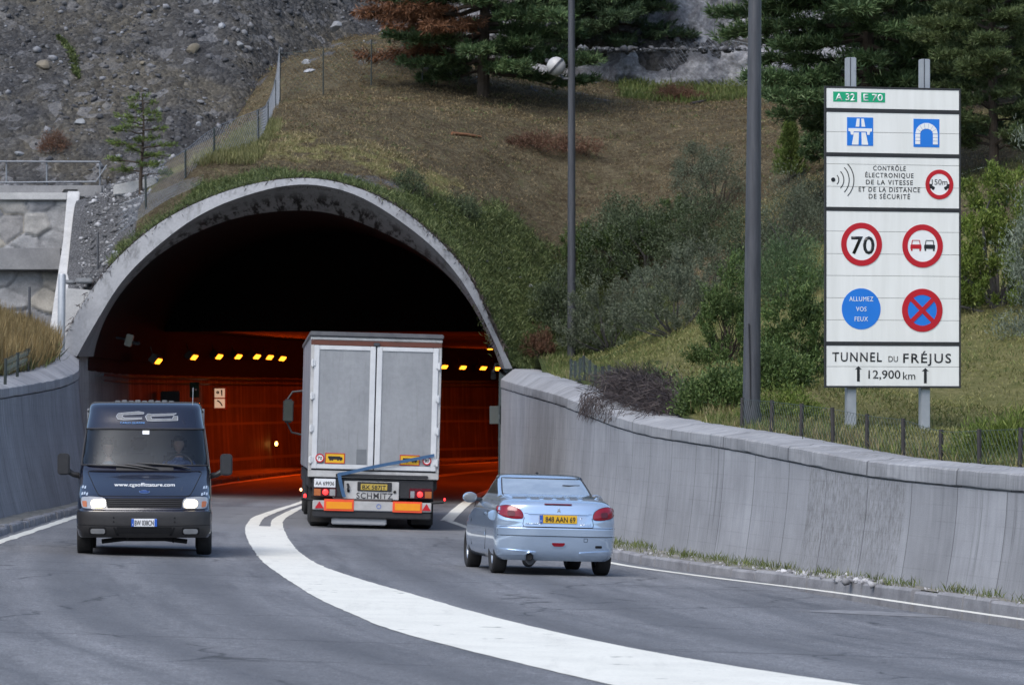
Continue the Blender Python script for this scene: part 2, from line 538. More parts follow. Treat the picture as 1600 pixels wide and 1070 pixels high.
MT['road'] = road_mat()
MT['paint'] = paint_mat()
MT['kerb'] = concrete_mat('kerb_stone', (0.30, 0.30, 0.31), (0.17, 0.17, 0.18), 2.5)
MT['pave'] = concrete_mat('pavement_dirt', (0.25, 0.24, 0.21), (0.13, 0.125, 0.11), 1.8)
MT['wall_r'] = concrete_wall_mat('concrete_wall', (0.335, 0.34, 0.352), (0.265, 0.27, 0.283), stain=0.8, worn=(58.2, 62.6))
MT['wall_l'] = concrete_wall_mat('sooty_concrete_wall', (0.30, 0.305, 0.32), (0.18, 0.183, 0.195), 2.4, 0.6)
MT['wall_in'] = concrete_wall_mat('daylit_lining_concrete', (0.42, 0.42, 0.43), (0.24, 0.24, 0.25), 3.1, 0.7)  # lining near the mouth made paler to stand in for daylight
MT['coping'] = concrete_wall_mat('coping_concrete', (0.36, 0.363, 0.37), (0.20, 0.203, 0.212), 3.9, 0.9, worn=(59.0, 63.4))
MT['coping_l'] = concrete_wall_mat('coping_concrete_grey', (0.38, 0.38, 0.39), (0.23, 0.23, 0.24), 3.9, 0.5)

# ---- road sheet
nx, ny = 60, 200
xs = np.linspace(-1, 1, nx); ys = np.linspace(-120, 228, ny)
def tun_dx(Y): return 0.0014*np.maximum(0, Y-115.0)**2
P = np.zeros((ny, nx, 3))
for i, y in enumerate(ys):
    cx = -5.5 + tun_dx(y) + (0.0 if y > 60 else 0.004*(60-max(y, -20))**2)
    wd = 9 + (0 if y > 60 else (60-y)*0.12)
    X = cx + xs*wd
    P[i] = np.stack([X, np.full(nx, y), road_z(X, y)], 1)
o = np_mesh('road', P.reshape(-1, 3), [(i*nx+j, i*nx+j+1, (i+1)*nx+j+1, (i+1)*nx+j) for i in range(ny-1) for j in range(nx-1)], 4, MT['road'], None, True); tag(o, kind='structure')
road_o = o
# the valley floor under everything
o = MB().grid(np.array([[(x, y, -2.0) for x in (-600, 0, 600)] for y in (-600, 200, 1200)])).build('ground', concrete_mat('bare_earth', (0.14, 0.13, 0.10), (0.07, 0.07, 0.05), 0.5)); tag(o, kind='structure')

def ribbon(name, A, B, lift, m, kind='structure', jag=0.0):
    """painted strip between two edge curves lying on the road"""
    n = len(A); rows = []
    for i in range(n):
        r = []
        for t in np.linspace(0, 1, 5):
            x = A[i][0]*(1-t)+B[i][0]*t; y = A[i][1]*(1-t)+B[i][1]*t
            if jag and t in (0, 1): x += RNG.normal(0, jag)
            r.append((x, y, float(road_z(x, y))+lift))
        rows.append(r)
    o = MB().grid(np.array(rows)).build(name, m, sm=True)
    return tag(o, kind=kind)

def ycurve(pts_px, n=300, y0=None, y1=None):
    W_ = np.array([ground(*p) for p in pts_px]); W_ = W_[np.argsort(W_[:,1])]
    keep = [0]
    for i in range(1, len(W_)):
        if W_[i,1]-W_[keep[-1],1] > 0.35: keep.append(i)
    W_ = W_[keep]
    return pchip(W_[:,1], W_[:,0]), W_
cl_left_px = [(952,1069),(773,1026.6),(600,979.7),(552,960),(499,936),(462,914),(428,891),(409,876),(396,859),(386.5,842.5),(383,829),(386,818),(402,805),(430,795.6),(469.4,784.4)]
cl_right_px = [(1303,1064),(1162,1043),(975,1010),(787.5,968),(640,927),(556,902.5),(503,884),(471,865),(452.5,844),(446,832),(442,820),(445,810.6),(469,795.6)]
fl, WL = ycurve(cl_left_px); fr, WR = ycurve(cl_right_px)
def tun_ext(f, ya):
    """beyond ya the line keeps its distance to the tunnel wall"""
    xa = float(f(ya)); da = float(tun_dx(ya))
    return lambda y: np.where(y < ya, f(np.minimum(y, ya)), xa + tun_dx(y) - da + 0.0*(y))
fl = tun_ext(fl, 108.0); fr = tun_ext(fr, 104.0)
YJ = 85.6             # where the two thin lines of the tunnel merge into one broad one
yy = np.linspace(12, YJ, 220)
ribbon('road_marking', np.stack([fl(yy), yy], 1), np.stack([fr(yy), yy], 1), 0.005, MT['paint'], jag=0.006)
yy = np.linspace(YJ, 215, 200)
wl = fr(yy)-fl(yy)
ribbon('road_marking', np.stack([fl(yy), yy], 1), np.stack([fl(yy)+wl*0.36, yy], 1), 0.005, MT['paint'], jag=0.005)
ribbon('road_marking', np.stack([fl(yy)+wl*0.66, yy], 1), np.stack([fr(yy), yy], 1), 0.005, MT['paint'], jag=0.005)
yv = P[:, :, 1].ravel()
uv_later = (P[:, :, 0].ravel()-(fl(np.clip(yv, 12, 220))+0.45+np.where(yv < 12, 0.02*(12-yv), 0)), yv.copy())
# right edge line, with its kink before the portal
fe = pchip([25, 40, 50.4, 54, 58, 62.5, 67.3, 75, 84, 96], [11.6, 8.15, 5.78, 4.95, 4.05, 2.72, 1.56, 0.55, -0.5, -1.5])
fe2 = pchip([96, 108, 125, 140, 160, 190, 215], [-1.5, -1.42, -1.22, -0.6, 0.9, 5.4, 11.2])
yy = np.linspace(20, 96, 240)
ribbon('road_marking', np.stack([fe(yy), yy], 1), np.stack([fe(yy)+0.17, yy], 1), 0.005, MT['paint'], jag=0.004)
yy = np.linspace(95.2, 215, 160)
ribbon('road_marking', np.stack([fe2(yy)-0.02, yy], 1), np.stack([fe2(yy)+0.26, yy], 1), 0.0085, MT['paint'], jag=0.004)
# left edge line
fll = pchip([10, 40, 60, 69, 78, 86.5, 100, 115, 125, 150, 200], [-6.5, -7.1, -7.65, -7.9, -8.2, -8.5, -8.85, -9.05, -8.95, -7.4, 0.8])
yy = np.linspace(15, 205, 240)
ribbon('road_marking', np.stack([fll(yy)-0.2, yy], 1), np.stack([fll(yy), yy], 1), 0.005, MT['paint'], jag=0.012)
# a worn, pale streak of old paint in the right lane
MT['oldpaint'] = concrete_mat('worn_old_paint', (0.24, 0.245, 0.255), (0.14, 0.143, 0.15), 5)
fa = np.array([ground(1245,954), ground(1330,953), ground(1420,958), ground(1482,963)]); fb = np.array([ground(1250,954.8), ground(1330,959), ground(1420,963), ground(1482,963.8)])
ribbon('faded_road_marking', cr(fa, 10), cr(fb, 10), 0.004, MT['oldpaint'], jag=0.01)

# ---- walls along the road
wallR = pchip([-5, 20, 40, 50, 54, 58, 62.5, 66, 70, 75, 85, 95, 105, 116], [20.0, 13.8, 9.05, 6.75, 5.8, 4.95, 3.97, 3.27, 2.55, 1.85, 1.0, 0.43, 0.02, -0.36])
topR = pchip([-5, 20, 40, 55.7, 59.3, 63.3, 67, 72, 76.3, 81.5, 89, 102, 116], [0.7, 0.95, 1.18, 1.37, 1.44, 1.615, 1.78, 1.94, 2.11, 2.35, 2.66, 3.02, 3.40])
kerbR = pchip([-5, 20, 40, 50.4, 58, 62.5, 67.3, 75, 84, 96, 116], [19, 13.1, 8.55, 6.2, 4.5, 3.2, 2.05, 1.08, 0.1, -0.62, -0.62])
wallL = pchip([10, 40, 66, 80, 97, 106, 115.5], [-7.6, -8.3, -8.9, -9.17, -9.45, -9.9, -10.75])
topL = pchip([10, 40, 70, 84, 100, 110, 115.5], [1.1, 1.7, 2.35, 2.72, 3.2, 3.58, 3.90])
kerbL = pchip([10, 40, 66, 75, 92, 115, 117, 125, 150, 200], [-7.1, -7.75, -8.2, -8.45, -8.95, -9.3, -9.32, -9.25, -7.75, 0.4])

def uv_assign(o, U, Vv):
    me = o.data
    uvl = me.uv_layers.new(name='UVMap')
    vi = np.empty(len(me.loops), np.int32); me.loops.foreach_get('vertex_index', vi)
    uvl.data.foreach_set('uv', np.stack([U[vi], Vv[vi]], 1).astype(np.float32).ravel())

uv_assign(road_o, *uv_later)
def sweep_wall(name, m, fx, ftop, side, ys_, prof, label=None, cat=None, parent=None, rough=0.0, u0=0.0):
    """prof(y) -> list of (offset outwards, z) ; side +1 = wall stands to the right"""
    rows = []; U = []; V_ = []
    X = fx(ys_); dX = np.gradient(X, ys_)
    ln = np.concatenate([[0], np.cumsum(np.hypot(np.diff(X), np.diff(ys_)))])
    for i, y in enumerate(ys_):
        nrm = np.array([side, -side*dX[i]]); nrm /= np.hypot(*nrm)
        r = []; acc = 0; last = None
        for (d, z) in prof(y, X[i]):
            if rough: d2 = d + RNG.normal(0, rough); z2 = z + RNG.normal(0, rough)
            else: d2, z2 = d, z
            r.append((X[i]+nrm[0]*d2, y+nrm[1]*d2, z2))
            if last is not None: acc += math.hypot(d-last[0], z-last[1])
            last = (d, z); U.append(ln[i]+u0); V_.append(acc)
        rows.append(r)
    P_ = np.array(rows)
    rr, cc = P_.shape[:2]
    idx = []
    for i in range(rr-1):
        for j in range(cc-1):
            a = i*cc+j
            idx.append((a, a+1, a+cc+1, a+cc) if side < 0 else (a, a+cc, a+cc+1, a+1))
    o = np_mesh(name, P_.reshape(-1, 3), idx, 4, m, parent)
    uv_assign(o, np.array(U), np.array(V_))
    smooth(o.data, 28)
    if label: tag(o, label, cat)
    return o

def caph(y): return 0.235 + 0.245*np.clip((y-70)/45, 0, 1)
def facet(y): return 0.03 + 0.22*np.clip((y-62)/50, 0, 1)
def bat(batter, side, y):
    return batter if side < 0 else 0.05+(batter-0.05)*min(1.0, max(0.0, (115.0-y)/16.0))**0.8
def prof_face(fx, ftop, batter_, side):
    def f(y, x):
        batter = bat(batter_, side, y)
        z0 = float(road_z(x, y)) - 0.05; z1 = float(ftop(y) - caph(y)) - 0.03
        out = []
        for t in np.linspace(0, 1, 15):
            out.append((batter*(1-(1-t)**1.6), z0+(z1-z0)*t))
        out.append((batter+0.05, z1+0.005)); out.append((batter+0.055, z1+0.06))
        return out
    return f
def prof_cap(ftop, batter_, side):
    def f(y, x):
        batter = bat(batter_, side, y); bk = batter_
        zt = float(ftop(y)); c = float(caph(y)); fa_ = float(facet(y))
        return [(batter+0.05, zt-c+0.0), (batter-0.015, zt-c), (batter-0.02, zt-c+0.02), (batter-0.01, zt-fa_-0.02), (batter+0.015, zt-fa_), (batter+0.30, zt-0.02), (batter+0.36, zt), (bk+0.78, zt-0.005), (bk+0.84, zt-0.03), (bk+0.84, zt-0.5)]
    return f
ysR = np.concatenate([np.arange(18, 50, 1.0), np.arange(50, 115.3, 0.3)])
wR = sweep_wall('retaining_wall', MT['wall_r'], wallR, topR, 1, ysR, prof_face(wallR, topR, 0.20, 1),
                'long pale grey concrete retaining wall with panel joints, beside the silver car', 'retaining wall')
sweep_wall('coping', MT['coping'], wallR, topR, 1, ysR, prof_cap(topR, 0.20, 1), parent=wR, rough=0.0035)
ysL = np.concatenate([np.arange(12, 60, 1.5), np.arange(60, 117.3, 0.4)])
wL = sweep_wall('retaining_wall', MT['wall_l'], wallL, topL, -1, ysL, prof_face(wallL, topL, 0.42, -1),
                'dark stained concrete retaining wall behind the black van', 'retaining wall')
sweep_wall('coping', MT['coping_l'], wallL, topL, -1, ysL, prof_cap(topL, 0.42, -1), parent=wL, rough=0.004)

# pavements and kerbs
def pavement(name, fk, fw, side, ys_, kw=0.14):
    rows = []
    for y in ys_:
        k0 = float(fk(y)); w0 = float(fw(y)) + side*0.1
        zk = float(road_z(k0, y))
        ww = RNG.normal(0, 0.012)
        r = []
        for t in np.linspace(0, 1, 6):
            x = (k0+side*kw)*(1-t)+w0*t
            r.append((x, y, float(road_z(x, y))+0.13+ (RNG.normal(0, 0.012) if 0 < t < 1 else 0)))
        rows.append(r)
    P_ = np.array(rows)
    if side < 0: P_ = P_[:, ::-1]
    o = MB().grid(P_).build(name, MT['pave'], sm=True); tag(o, kind='structure')
    # kerb stones, one metre each with open joints
    mb = MB(); y = ys_[0]
    while y < ys_[-1]-0.9:
        y2 = y+0.97
        jx = RNG.normal(0, 0.012); jz = RNG.normal(0, 0.008)
        vs = []
        for yy_ in (y, y2):
            k0 = float(fk(yy_))+jx; z0 = float(road_z(k0, yy_))
            pr = [(0, -0.15), (0.015*side, 0.11+jz), (0.035*side, 0.135+jz), (side*kw, 0.137+jz), (side*kw, -0.15)]
            vs += [(k0+d, yy_, z0+h) for d, h in pr]
        n = 5
        fs = [(i, i+1, n+i+1, n+i) for i in range(n-1)] + [tuple(range(n)), tuple(range(2*n-1, n-1, -1))]
        mb.add(vs, fs); y += 1.0
    o = mb.build('kerb', MT['kerb']); tag(o, kind='structure')
pavement('pavement', kerbR, wallR, 1, np.arange(20, 115, 0.5))
pavement('pavement', kerbL, lambda y: np.where(y < 115, wallL(np.minimum(y, 115)), -10.9+tun_dx(y)), -1, np.arange(15, 200, 0.7))

# ------------------------------------------------------------------ tunnel portal
PO = [(93.6,548),(127,480),(153,439),(202,387),(265.6,338.5),(321.7,312),(396,288),(460,279),(496,279),(552,292),(619,322),(679,371),(713,404),(739,442),(756,479),(778,535),(801,576)]
PI = [(120,557),(150,507),(191,439),(262,372),(322,331),(396,303),(460,288),(515,292),(578,315),(627,348),(679,389),(724,443),(748,485),(772,535),(789,576)]
PP = [(146,557),(160,507),(200,445),(239,406),(299,368),(359,344),(434,331),(515,333),(571,352),(627,378),(679,412),(717,449),(746,494),(767,535),(782,576)]
def polar(pts, n=73):
    A = np.array([math.atan2(600-y, x-460) for x, y in pts]); r = np.array([math.hypot(x-460, y-600) for x, y in pts])
    i = np.argsort(A); A = A[i]; r = r[i]
    f = pchip(A, r)
    a = np.linspace(A[0], A[-1], n)
    rr = f(a)
    rr = np.convolve(np.pad(rr, 3, mode='reflect', reflect_type='odd'), np.ones(7)/7, 'valid')
    return [(460+q*math.cos(t), 600-q*math.sin(t)) for t, q in zip(a, rr)]
YF = 115.0
eO = [at(x, y, YF+0.25) for x, y in polar(PO)]
eI = [at(x, y, YF) for x, y in polar(PI)]
eP = [at(x, y, YF+2.4) for x, y in polar(PP)]
eB = [p + Vector((0, 2.2, 0)) for p in eO]
def portal_mat():
    k = NT('portal_concrete'); v = k.coord('Object')
    n1 = k.noise(v, 0.8, 8, 0.65); n2 = k.noise(v, 14, 5, 0.7)
    c = k.ramp(n1, [(0.3, (0.19, 0.195, 0.205)), (0.65, (0.31, 0.315, 0.325))])
    c = k.mix(1.0, c, k.ramp(n2, [(0.25, 0.84), (0.7, 1.06)]), 'MULTIPLY')
    # soot runs: radial streaks in the tunnel axis frame
    sep = k.n('ShaderNodeSeparateXYZ'); k.l(v, sep.inputs[0])
    ang = k.math('ARCTAN2', k.math('SUBTRACT', sep.outputs[2], 2.4), k.math('ADD', sep.outputs[0], 5.7))
    cb = k.n('ShaderNodeCombineXYZ'); k.l(k.math('MULTIPLY', ang, 11.0), cb.inputs[0]); k.l(k.math('MULTIPLY', sep.outputs[1], 0.35), cb.inputs[1])
    st = k.noise(cb.outputs[0], 2.2, 5, 0.7)
    lim = k.math('MULTIPLY', k.ramp(st, [(0.49, 0.0), (0.57, 1.0)]), k.ramp(k.math('MULTIPLY', k.math('SUBTRACT', sep.outputs[1], YF+0.4), 0.5), [(0.0, 0.0), (0.5, 1.0)]))
    top = k.ramp(k.math('DIVIDE', k.math('SUBTRACT', sep.outputs[2], 5.0), 4.0), [(0.0, 0.0), (0.5, 1.0)])
    c = k.mix(k.math('MULTIPLY', lim, top), c, (0.012, 0.012, 0.012))
    # damp grime creeping over the outer edge
    g2 = k.noise(k.coord('Object', (1.4, 1.4, 0.7)), 1.9, 6, 0.7)
    c = k.mix(k.math('MULTIPLY', k.ramp(g2, [(0.54, 0.0), (0.66, 0.55)]), k.ramp(k.math('MULTIPLY', k.math('SUBTRACT', sep.outputs[2], 3.6), 0.4), [(0.0, 0.2), (1.0, 1.0)])), c, (0.055, 0.056, 0.055))
    k.base(c); k.set(Roughness=0.85); k.bump(n2, 0.25, 0.02)
    return k.m
MT['portal'] = portal_mat()
portal = empty('tunnel_portal', (-5.6, YF, 0.0), 'round concrete tunnel portal with soot streaks around its dark mouth', 'tunnel portal')
def strip(name, curves, m, parent, ang=30):
    P_ = np.array([[tuple(p) for p in c] for c in curves])
    o = MB().grid(P_).build(name, m, sm=True, ang=ang)
    if parent is not None:
        o.parent = parent; o.matrix_parent_inverse = parent.matrix_basis.inverted()
    return o
# right leg and left leg of the ring below the springing
strip('outer_ring', [eB, eO, [p+Vector((0,-0.06,0)) for p in eO], eI], MT['portal'], portal)
strip('soffit', [[p+Vector((0,0.002,0)) for p in eI], [a.lerp(b, 0.5) for a, b in zip(eI, eP)], eP], MT['portal'], portal)
# legs down to the ground: lining wall starts at the ring ends
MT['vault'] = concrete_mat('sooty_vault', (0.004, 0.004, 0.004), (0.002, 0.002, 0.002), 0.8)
def tunwall_mat():
    k = NT('tunnel_lining'); v = k.coord('UV')
    st = k.noise(k.coord('UV', (1.5, 0.12, 1)), 2.0, 7, 0.7)
    bl = k.noise(k.coord('UV', (0.3, 0.6, 1)), 1.2, 5)
    c = k.ramp(st, [(0.3, (0.04, 0.035, 0.032)), (0.52, (0.14, 0.125, 0.115)), (0.7, (0.40, 0.36, 0.33))])
    c = k.mix(1.0, c, k.ramp(bl, [(0.3, 0.45), (0.7, 1.25)]), 'MULTIPLY')
    sep = k.n('ShaderNodeSeparateXYZ'); k.l(v, sep.inputs[0])
    for vv, wd in ((2.35, 0.05), (1.75, 0.04), (0.55, 0.05)):
        d = k.math('ABSOLUTE', k.math('SUBTRACT', sep.outputs[1], vv))
        c = k.mix(k.math('MULTIPLY', k.math('LESS_THAN', d, wd), 0.7), c, (0.36, 0.34, 0.32))
    k.base(c); k.set(Roughness=0.6)
    return k.m
MT['tunwall'] = tunwall_mat()
ysT = np.concatenate([[115.02, 115.6, 116.4, 117.4], np.arange(118.5, 232, 1.5)])
def xl(y):   # left lining foot
    y = np.asarray(y, float)
    return -10.75 - 0.25*np.clip((y-115)/2.4, 0, 1) + tun_dx(y)
def xr(y):
    return -0.36 + tun_dx(np.asarray(y, float))
def rise(y): return 0.008*np.maximum(0, np.asarray(y, float)-125)
def lining(side, f, ztop, ys_=ysT, m_='tunwall'):
    rows = []; U = []; V_ = []
    for y in ys_:
        x0 = float(f(y)); z0 = float(road_z(x0, y))-0.05; zt = ztop + float(rise(y))
        r = []
        for t in np.linspace(0, 1, 9):
            out = 0.38*(1-(1-t)**2) if side < 0 else 0.02*t
            if y > 117.3 and side < 0: out = 0.13*(1-(1-t)**2)
            r.append((x0+side*out, y, z0+(zt-z0)*t)); U.append(y); V_.append((zt-z0)*t)
        rows.append(r)
    P_ = np.array(rows); rr, cc = P_.shape[:2]
    idx = [(i*cc+j, i*cc+j+1, (i+1)*cc+j+1, (i+1)*cc+j) if side < 0 else (i*cc+j, (i+1)*cc+j, (i+1)*cc+j+1, i*cc+j+1) for i in range(rr-1) for j in range(cc-1)]
    o = np_mesh('lining_wall', P_.reshape(-1,3), idx, 4, MT[m_], None, True)
    uv_assign(o, np.array(U), np.array(V_))
    o.parent = portal; o.matrix_parent_inverse = portal.matrix_basis.inverted()
    return o
lining(-1, xl, 3.78, ysT[ysT < 128.0], 'wall_in'); lining(-1, xl, 3.78, ysT[ysT > 126.5]); lining(1, xr, 3.40)
# vault behind the soffit
sec = eP
rows = []
for y in np.concatenate([[YF+2.4], np.arange(118.5, 134, 1.5)]):
    kx = 0.0 if y < YF+2.5 else 1.0
    rows.append([(p.x+kx*float(tun_dx(y)), y, p.z+float(rise(y))) for p in sec])
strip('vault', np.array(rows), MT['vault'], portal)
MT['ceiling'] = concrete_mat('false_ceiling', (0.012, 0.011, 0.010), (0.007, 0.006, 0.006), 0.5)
# bulkhead and false ceiling
mb = MB()
yb = 132.0; zc = 4.70
dxb = float(tun_dx(yb))
ring_pts = [(p.x+dxb, p.z+float(rise(yb))+0.0) for p in sec if p.z > zc]
mb.prism([(x, z) for x, z in ring_pts] + [(ring_pts[-1][0]-0.0, zc), (ring_pts[0][0]+0.0, zc)], yb, yb+0.3)
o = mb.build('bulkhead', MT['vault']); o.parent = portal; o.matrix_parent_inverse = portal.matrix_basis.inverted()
rows = []
for y in np.arange(132.3, 232, 2.0):
    rows.append([(float(xl(y))-0.9, y, zc+0.012+float(rise(y))), (float(xl(y))+5, y, zc+0.012+float(rise(y))), (float(xr(y))+0.9, y, zc+0.012+float(rise(y)))])
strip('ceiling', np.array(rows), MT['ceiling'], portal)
for side, f in ((-1, xl), (1, xr)):
    rows = []
    for y in np.arange(117.4, 232, 2.0):
        x = float(f(y)); r_ = float(rise(y))
        rows.append([(x+side*0.13, y, 3.35+r_), (x+side*0.05, y, 4.1+r_), (x-side*0.1 if side < 0 else x-0.18, y, 4.95+r_)])
    if side > 0: strip('haunch', np.array(rows), MT['ceiling'], portal)
    else: strip('haunch', np.array(rows), MT['ceiling'], portal)
# far end of what can be seen
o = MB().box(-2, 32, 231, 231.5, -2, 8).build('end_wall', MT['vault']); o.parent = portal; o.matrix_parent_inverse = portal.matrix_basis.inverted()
# cable tray on the outer wall
tray = MB(); pts = [(float(xl(y))+0.10, y, 3.28+float(rise(y))) for y in np.arange(119, 225, 3.0)]
tray.tube(pts, 0.045, 6); tray.tube([(x+0.02, y, z-0.16) for x, y, z in pts], 0.025, 6)
o = tray.build('cable_tray', MT['darksteel'], sm=True); o.parent = portal; o.matrix_parent_inverse = portal.matrix_basis.inverted()

# ---- tunnel lamps: sodium lanterns in one row along the outer wall
MT['lampglow'] = emat('sodium_lamp', (1.0, 0.31, 0.018), 2.6)
MT['lampbox'] = pmat('lamp_housing', (0.10, 0.09, 0.08), (0.06, 0.055, 0.05), 3, 0.5)
ordn = ['leftmost tunnel lamp, dim orange, nearest the portal edge', 'second tunnel lamp from the left in the glowing row', 'third tunnel lamp from the left in the glowing row',
        'fourth tunnel lamp from the left, above the white tunnel sign', 'fifth tunnel lamp from the left, brighter yellow', 'sixth tunnel lamp from the left, brighter yellow',
        'tunnel lamp nearest the left side of the trailer, seventh from the left', 'tunnel lamp half hidden by the right edge of the trailer',
        'bright yellow tunnel lamp just right of the trailer', 'orange tunnel lamp second from the right wall', 'rightmost tunnel lamp, beside the camera at the right wall']
lamp_px = [(247,564),(303,558),(342,557),(372,557),(401,557),(421,558),(441,560),(694,573),(723,574),(755,575),(776,576)]
ygrid = np.linspace(120, 215, 1900)
def lamp_at(px, py):
    for inset in (0.75,):
        pxs = 800 + F*(xl(ygrid)+inset)/ygrid
        i = int(np.argmin(np.abs(pxs-px)))
        return ygrid[i], float(xl(ygrid[i])+inset)
for k, (px, py) in enumerate(lamp_px):
    Y, X = lamp_at(px, py)
    z = EYE+(HZ-py)*Y/F
    hd = math.atan(0.0028*(Y-115))
    e = empty('tunnel_lamp', (X, Y, z), ordn[k], 'lamp', 'sodium lamps in a row inside the tunnel', rot=(0, 0, -hd))
    # lantern leaning towards the roadway
    Mx = Matrix.Rotation(R(38), 4, 'Y')
    MB().box(-0.20, 0.0, -0.62, 0.62, -0.13, 0.13, Mx).build('housing', MT['lampbox'], e, bevel=0.02)
    mb = MB().box(0.004, 0.035, -0.48, 0.48, -0.085, 0.085, Mx); mb.build('diffuser', MT['lampglow'], e, bevel=0.012)
    MB().tube([(-0.12, 0, 0.05), (-0.22, 0, 0.42)], 0.02, 6).build('bracket', MT['lampbox'], e)
    la = bpy.data.lights.new('tunnel_light', 'AREA'); la.shape = 'RECTANGLE'; la.size = 0.2; la.size_y = 1.0
    la.energy = (10, 20, 42, 66, 84, 84, 74, 64, 64, 56, 48)[k]; la.color = (1.0, 0.066, 0.003)
    lo = bpy.data.objects.new('tunnel_light', la); lo.parent = e; lo.location = (0.12, 0, -0.08)
    lo.rotation_euler = (0, R(-62), 0)
    col.objects.link(lo)
# further lamps round the bend light the wall the truck is heading for
for Y in (134, 146, 158, 168, 176, 182, 204):
    e = empty('tunnel_lamp', (float(xr(Y))-0.8, Y, 4.15+float(rise(Y))), 'tunnel lamp on the inner wall, out of sight round the bend', 'lamp', 'sodium lamps on the inner wall')
    MB().box(-0.1, 0.1, -0.5, 0.5, 0.0, 0.15).build('housing', MT['lampbox'], e, bevel=0.02)
    MB().box(-0.08, 0.08, -0.45, 0.45, -0.02, -0.003).build('diffuser', MT['lampglow'], e)
    la = bpy.data.lights.new('tunnel_light', 'AREA'); la.shape = 'RECTANGLE'; la.size = 0.2; la.size_y = 1.0
    la.energy = 74 if Y > 140 else 12; la.color = (1.0, 0.066, 0.003)
    lo = bpy.data.objects.new('tunnel_light', la); lo.parent = e; lo.location = (0, 0, -0.08); lo.rotation_euler = (0, R(35), 0)
    col.objects.link(lo)

# ---- things mounted in the tunnel mouth
def on_left_wall(px, py, inset):
    pxs = 800 + F*(xl(ygrid)+inset)/ygrid
    i = int(np.argmin(np.abs(pxs-px))); Y = ygrid[i]
    return Vector((float(xl(Y)+inset), Y, EYE+(HZ-py)*Y/F))
MT['signgreen_dark'] = pmat('emergency_green', (0.02, 0.14, 0.09), (0.015, 0.11, 0.07), 4, 0.5)
p = on_left_wall(304, 609, 0.35); k_ = p.y/F
e = empty('emergency_sign', p, 'small green emergency sign on the tunnel wall above the van roof', 'sign')
MB().box(-7.5*k_, 7.5*k_, -0.05, 0.05, -12*k_, 12*k_).build('sign_panel', MT['signgreen_dark'], e, bevel=0.01)
mb = MB(); mb.box(-4*k_, -1*k_, -0.06, -0.05, -3*k_, 3*k_); mb.box(0, 4*k_, -0.06, -0.05, -1*k_, 2*k_); mb.build('pictogram', MT['white_print'], e)
MB().box(-2*k_, 2*k_, 0.05, 0.4, -2*k_, 2*k_).build('bracket', MT['darksteel'], e)
p = on_left_wall(343.5, 622, 0.4); k_ = p.y/F
e = empty('rescue_sign', p, 'white double pictogram sign in an orange frame on the tunnel wall', 'sign')
MT['orange'] = pmat('orange_paint', (0.62, 0.13, 0.02), (0.55, 0.11, 0.02), 4, 0.45)
MB().box(-11*k_, 11*k_, -0.05, 0.06, -18*k_, 18*k_).build('sign_frame', MT['orange'], e, bevel=0.01)
MT['signlit'] = emat('backlit_sign_white', (1.0, 0.72, 0.5), 0.28)
MB().box(-8*k_, 8*k_, -0.07, -0.052, 1*k_, 15*k_).build('sign_panel', MT['signlit'], e)
MB().box(-8*k_, 8*k_, -0.07, -0.052, -15*k_, -1*k_).build('sign_panel', MT['signlit'], e)
mb = MB(); mb.prism([(2*k_,13*k_),(4.2*k_,13*k_),(4.2*k_,4*k_),(3*k_,3*k_),(2*k_,8*k_)], -0.085, -0.071); mb.ring(-3*k_, 9*k_, 0.6*k_, 2.4*k_, -0.085, -0.071, 14); mb.build('pictogram', MT['black'], e)
mb = MB(); mb.tube([(-4*k_, -0.08, -4*k_), (-1*k_, -0.08, -5*k_), (2*k_, -0.08, -8*k_), (4*k_, -0.08, -12*k_)], 1.1*k_, 6); mb.build('pictogram', MT['black'], e)
MB().box(-0.1, 0.1, 0.06, 0.45, -0.1, 0.1).build('bracket', MT['darksteel'], e)
p = on_left_wall(266, 623, 0.3); k_ = p.y/F
e = empty('emergency_niche_box', p, 'black cabinet on the tunnel wall just above the van roof', 'cabinet')
MB().box(-15*k_, 15*k_, -0.1, 0.3, -12*k_, 12*k_).build('cabinet_body', MT['plastic'], e, bevel=0.02)
MB().box(-13*k_, 13*k_, -0.115, -0.1, -10*k_, 10*k_).build('door', MT['plastic'], e, bevel=0.005)
# detector at the left springing
p = at(205, 533, 119.0)
e = empty('traffic_detector', p, 'beige detector box on a bracket inside the left edge of the portal', 'detector')
k_ = p.y/F
MB().box(-9*k_, 2*k_, -0.15, 0.2, -9*k_, 10*k_, Matrix.Rotation(R(14), 4, 'Y')).build('detector_body', pmat('beige_paint', (0.34, 0.32, 0.25), (0.28, 0.26, 0.2), 5, 0.6), e, bevel=0.02)
MB().tube([(2*k_, 0.0, -2*k_), (9*k_, 0.1, -4*k_), (13*k_, 0.1, -2*k_)], 0.05, 8).build('lens_arm', MT['plastic'], e)
MB().tube([(-8*k_, 0.05, 3*k_), (-24*k_, 0.1, 6*k_)], 0.03, 8).build('bracket', MT['darksteel'], e)
# camera at the right springing
p = at(771, 585, 118.5)
e = empty('surveillance_camera', p, 'small dark camera hanging inside the right edge of the portal', 'camera')
MB().box(-0.07, 0.07, -0.22, 0.2, -0.07, 0.07, Matrix.Rotation(R(20), 4, 'X')).build('camera_body', MT['plastic'], e, bevel=0.02)
MB().tube([(0, 0, 0.05), (0.05, 0.05, 0.28), (0.35, 0.05, 0.3)], 0.025, 8).build('bracket', MT['darksteel'], e)
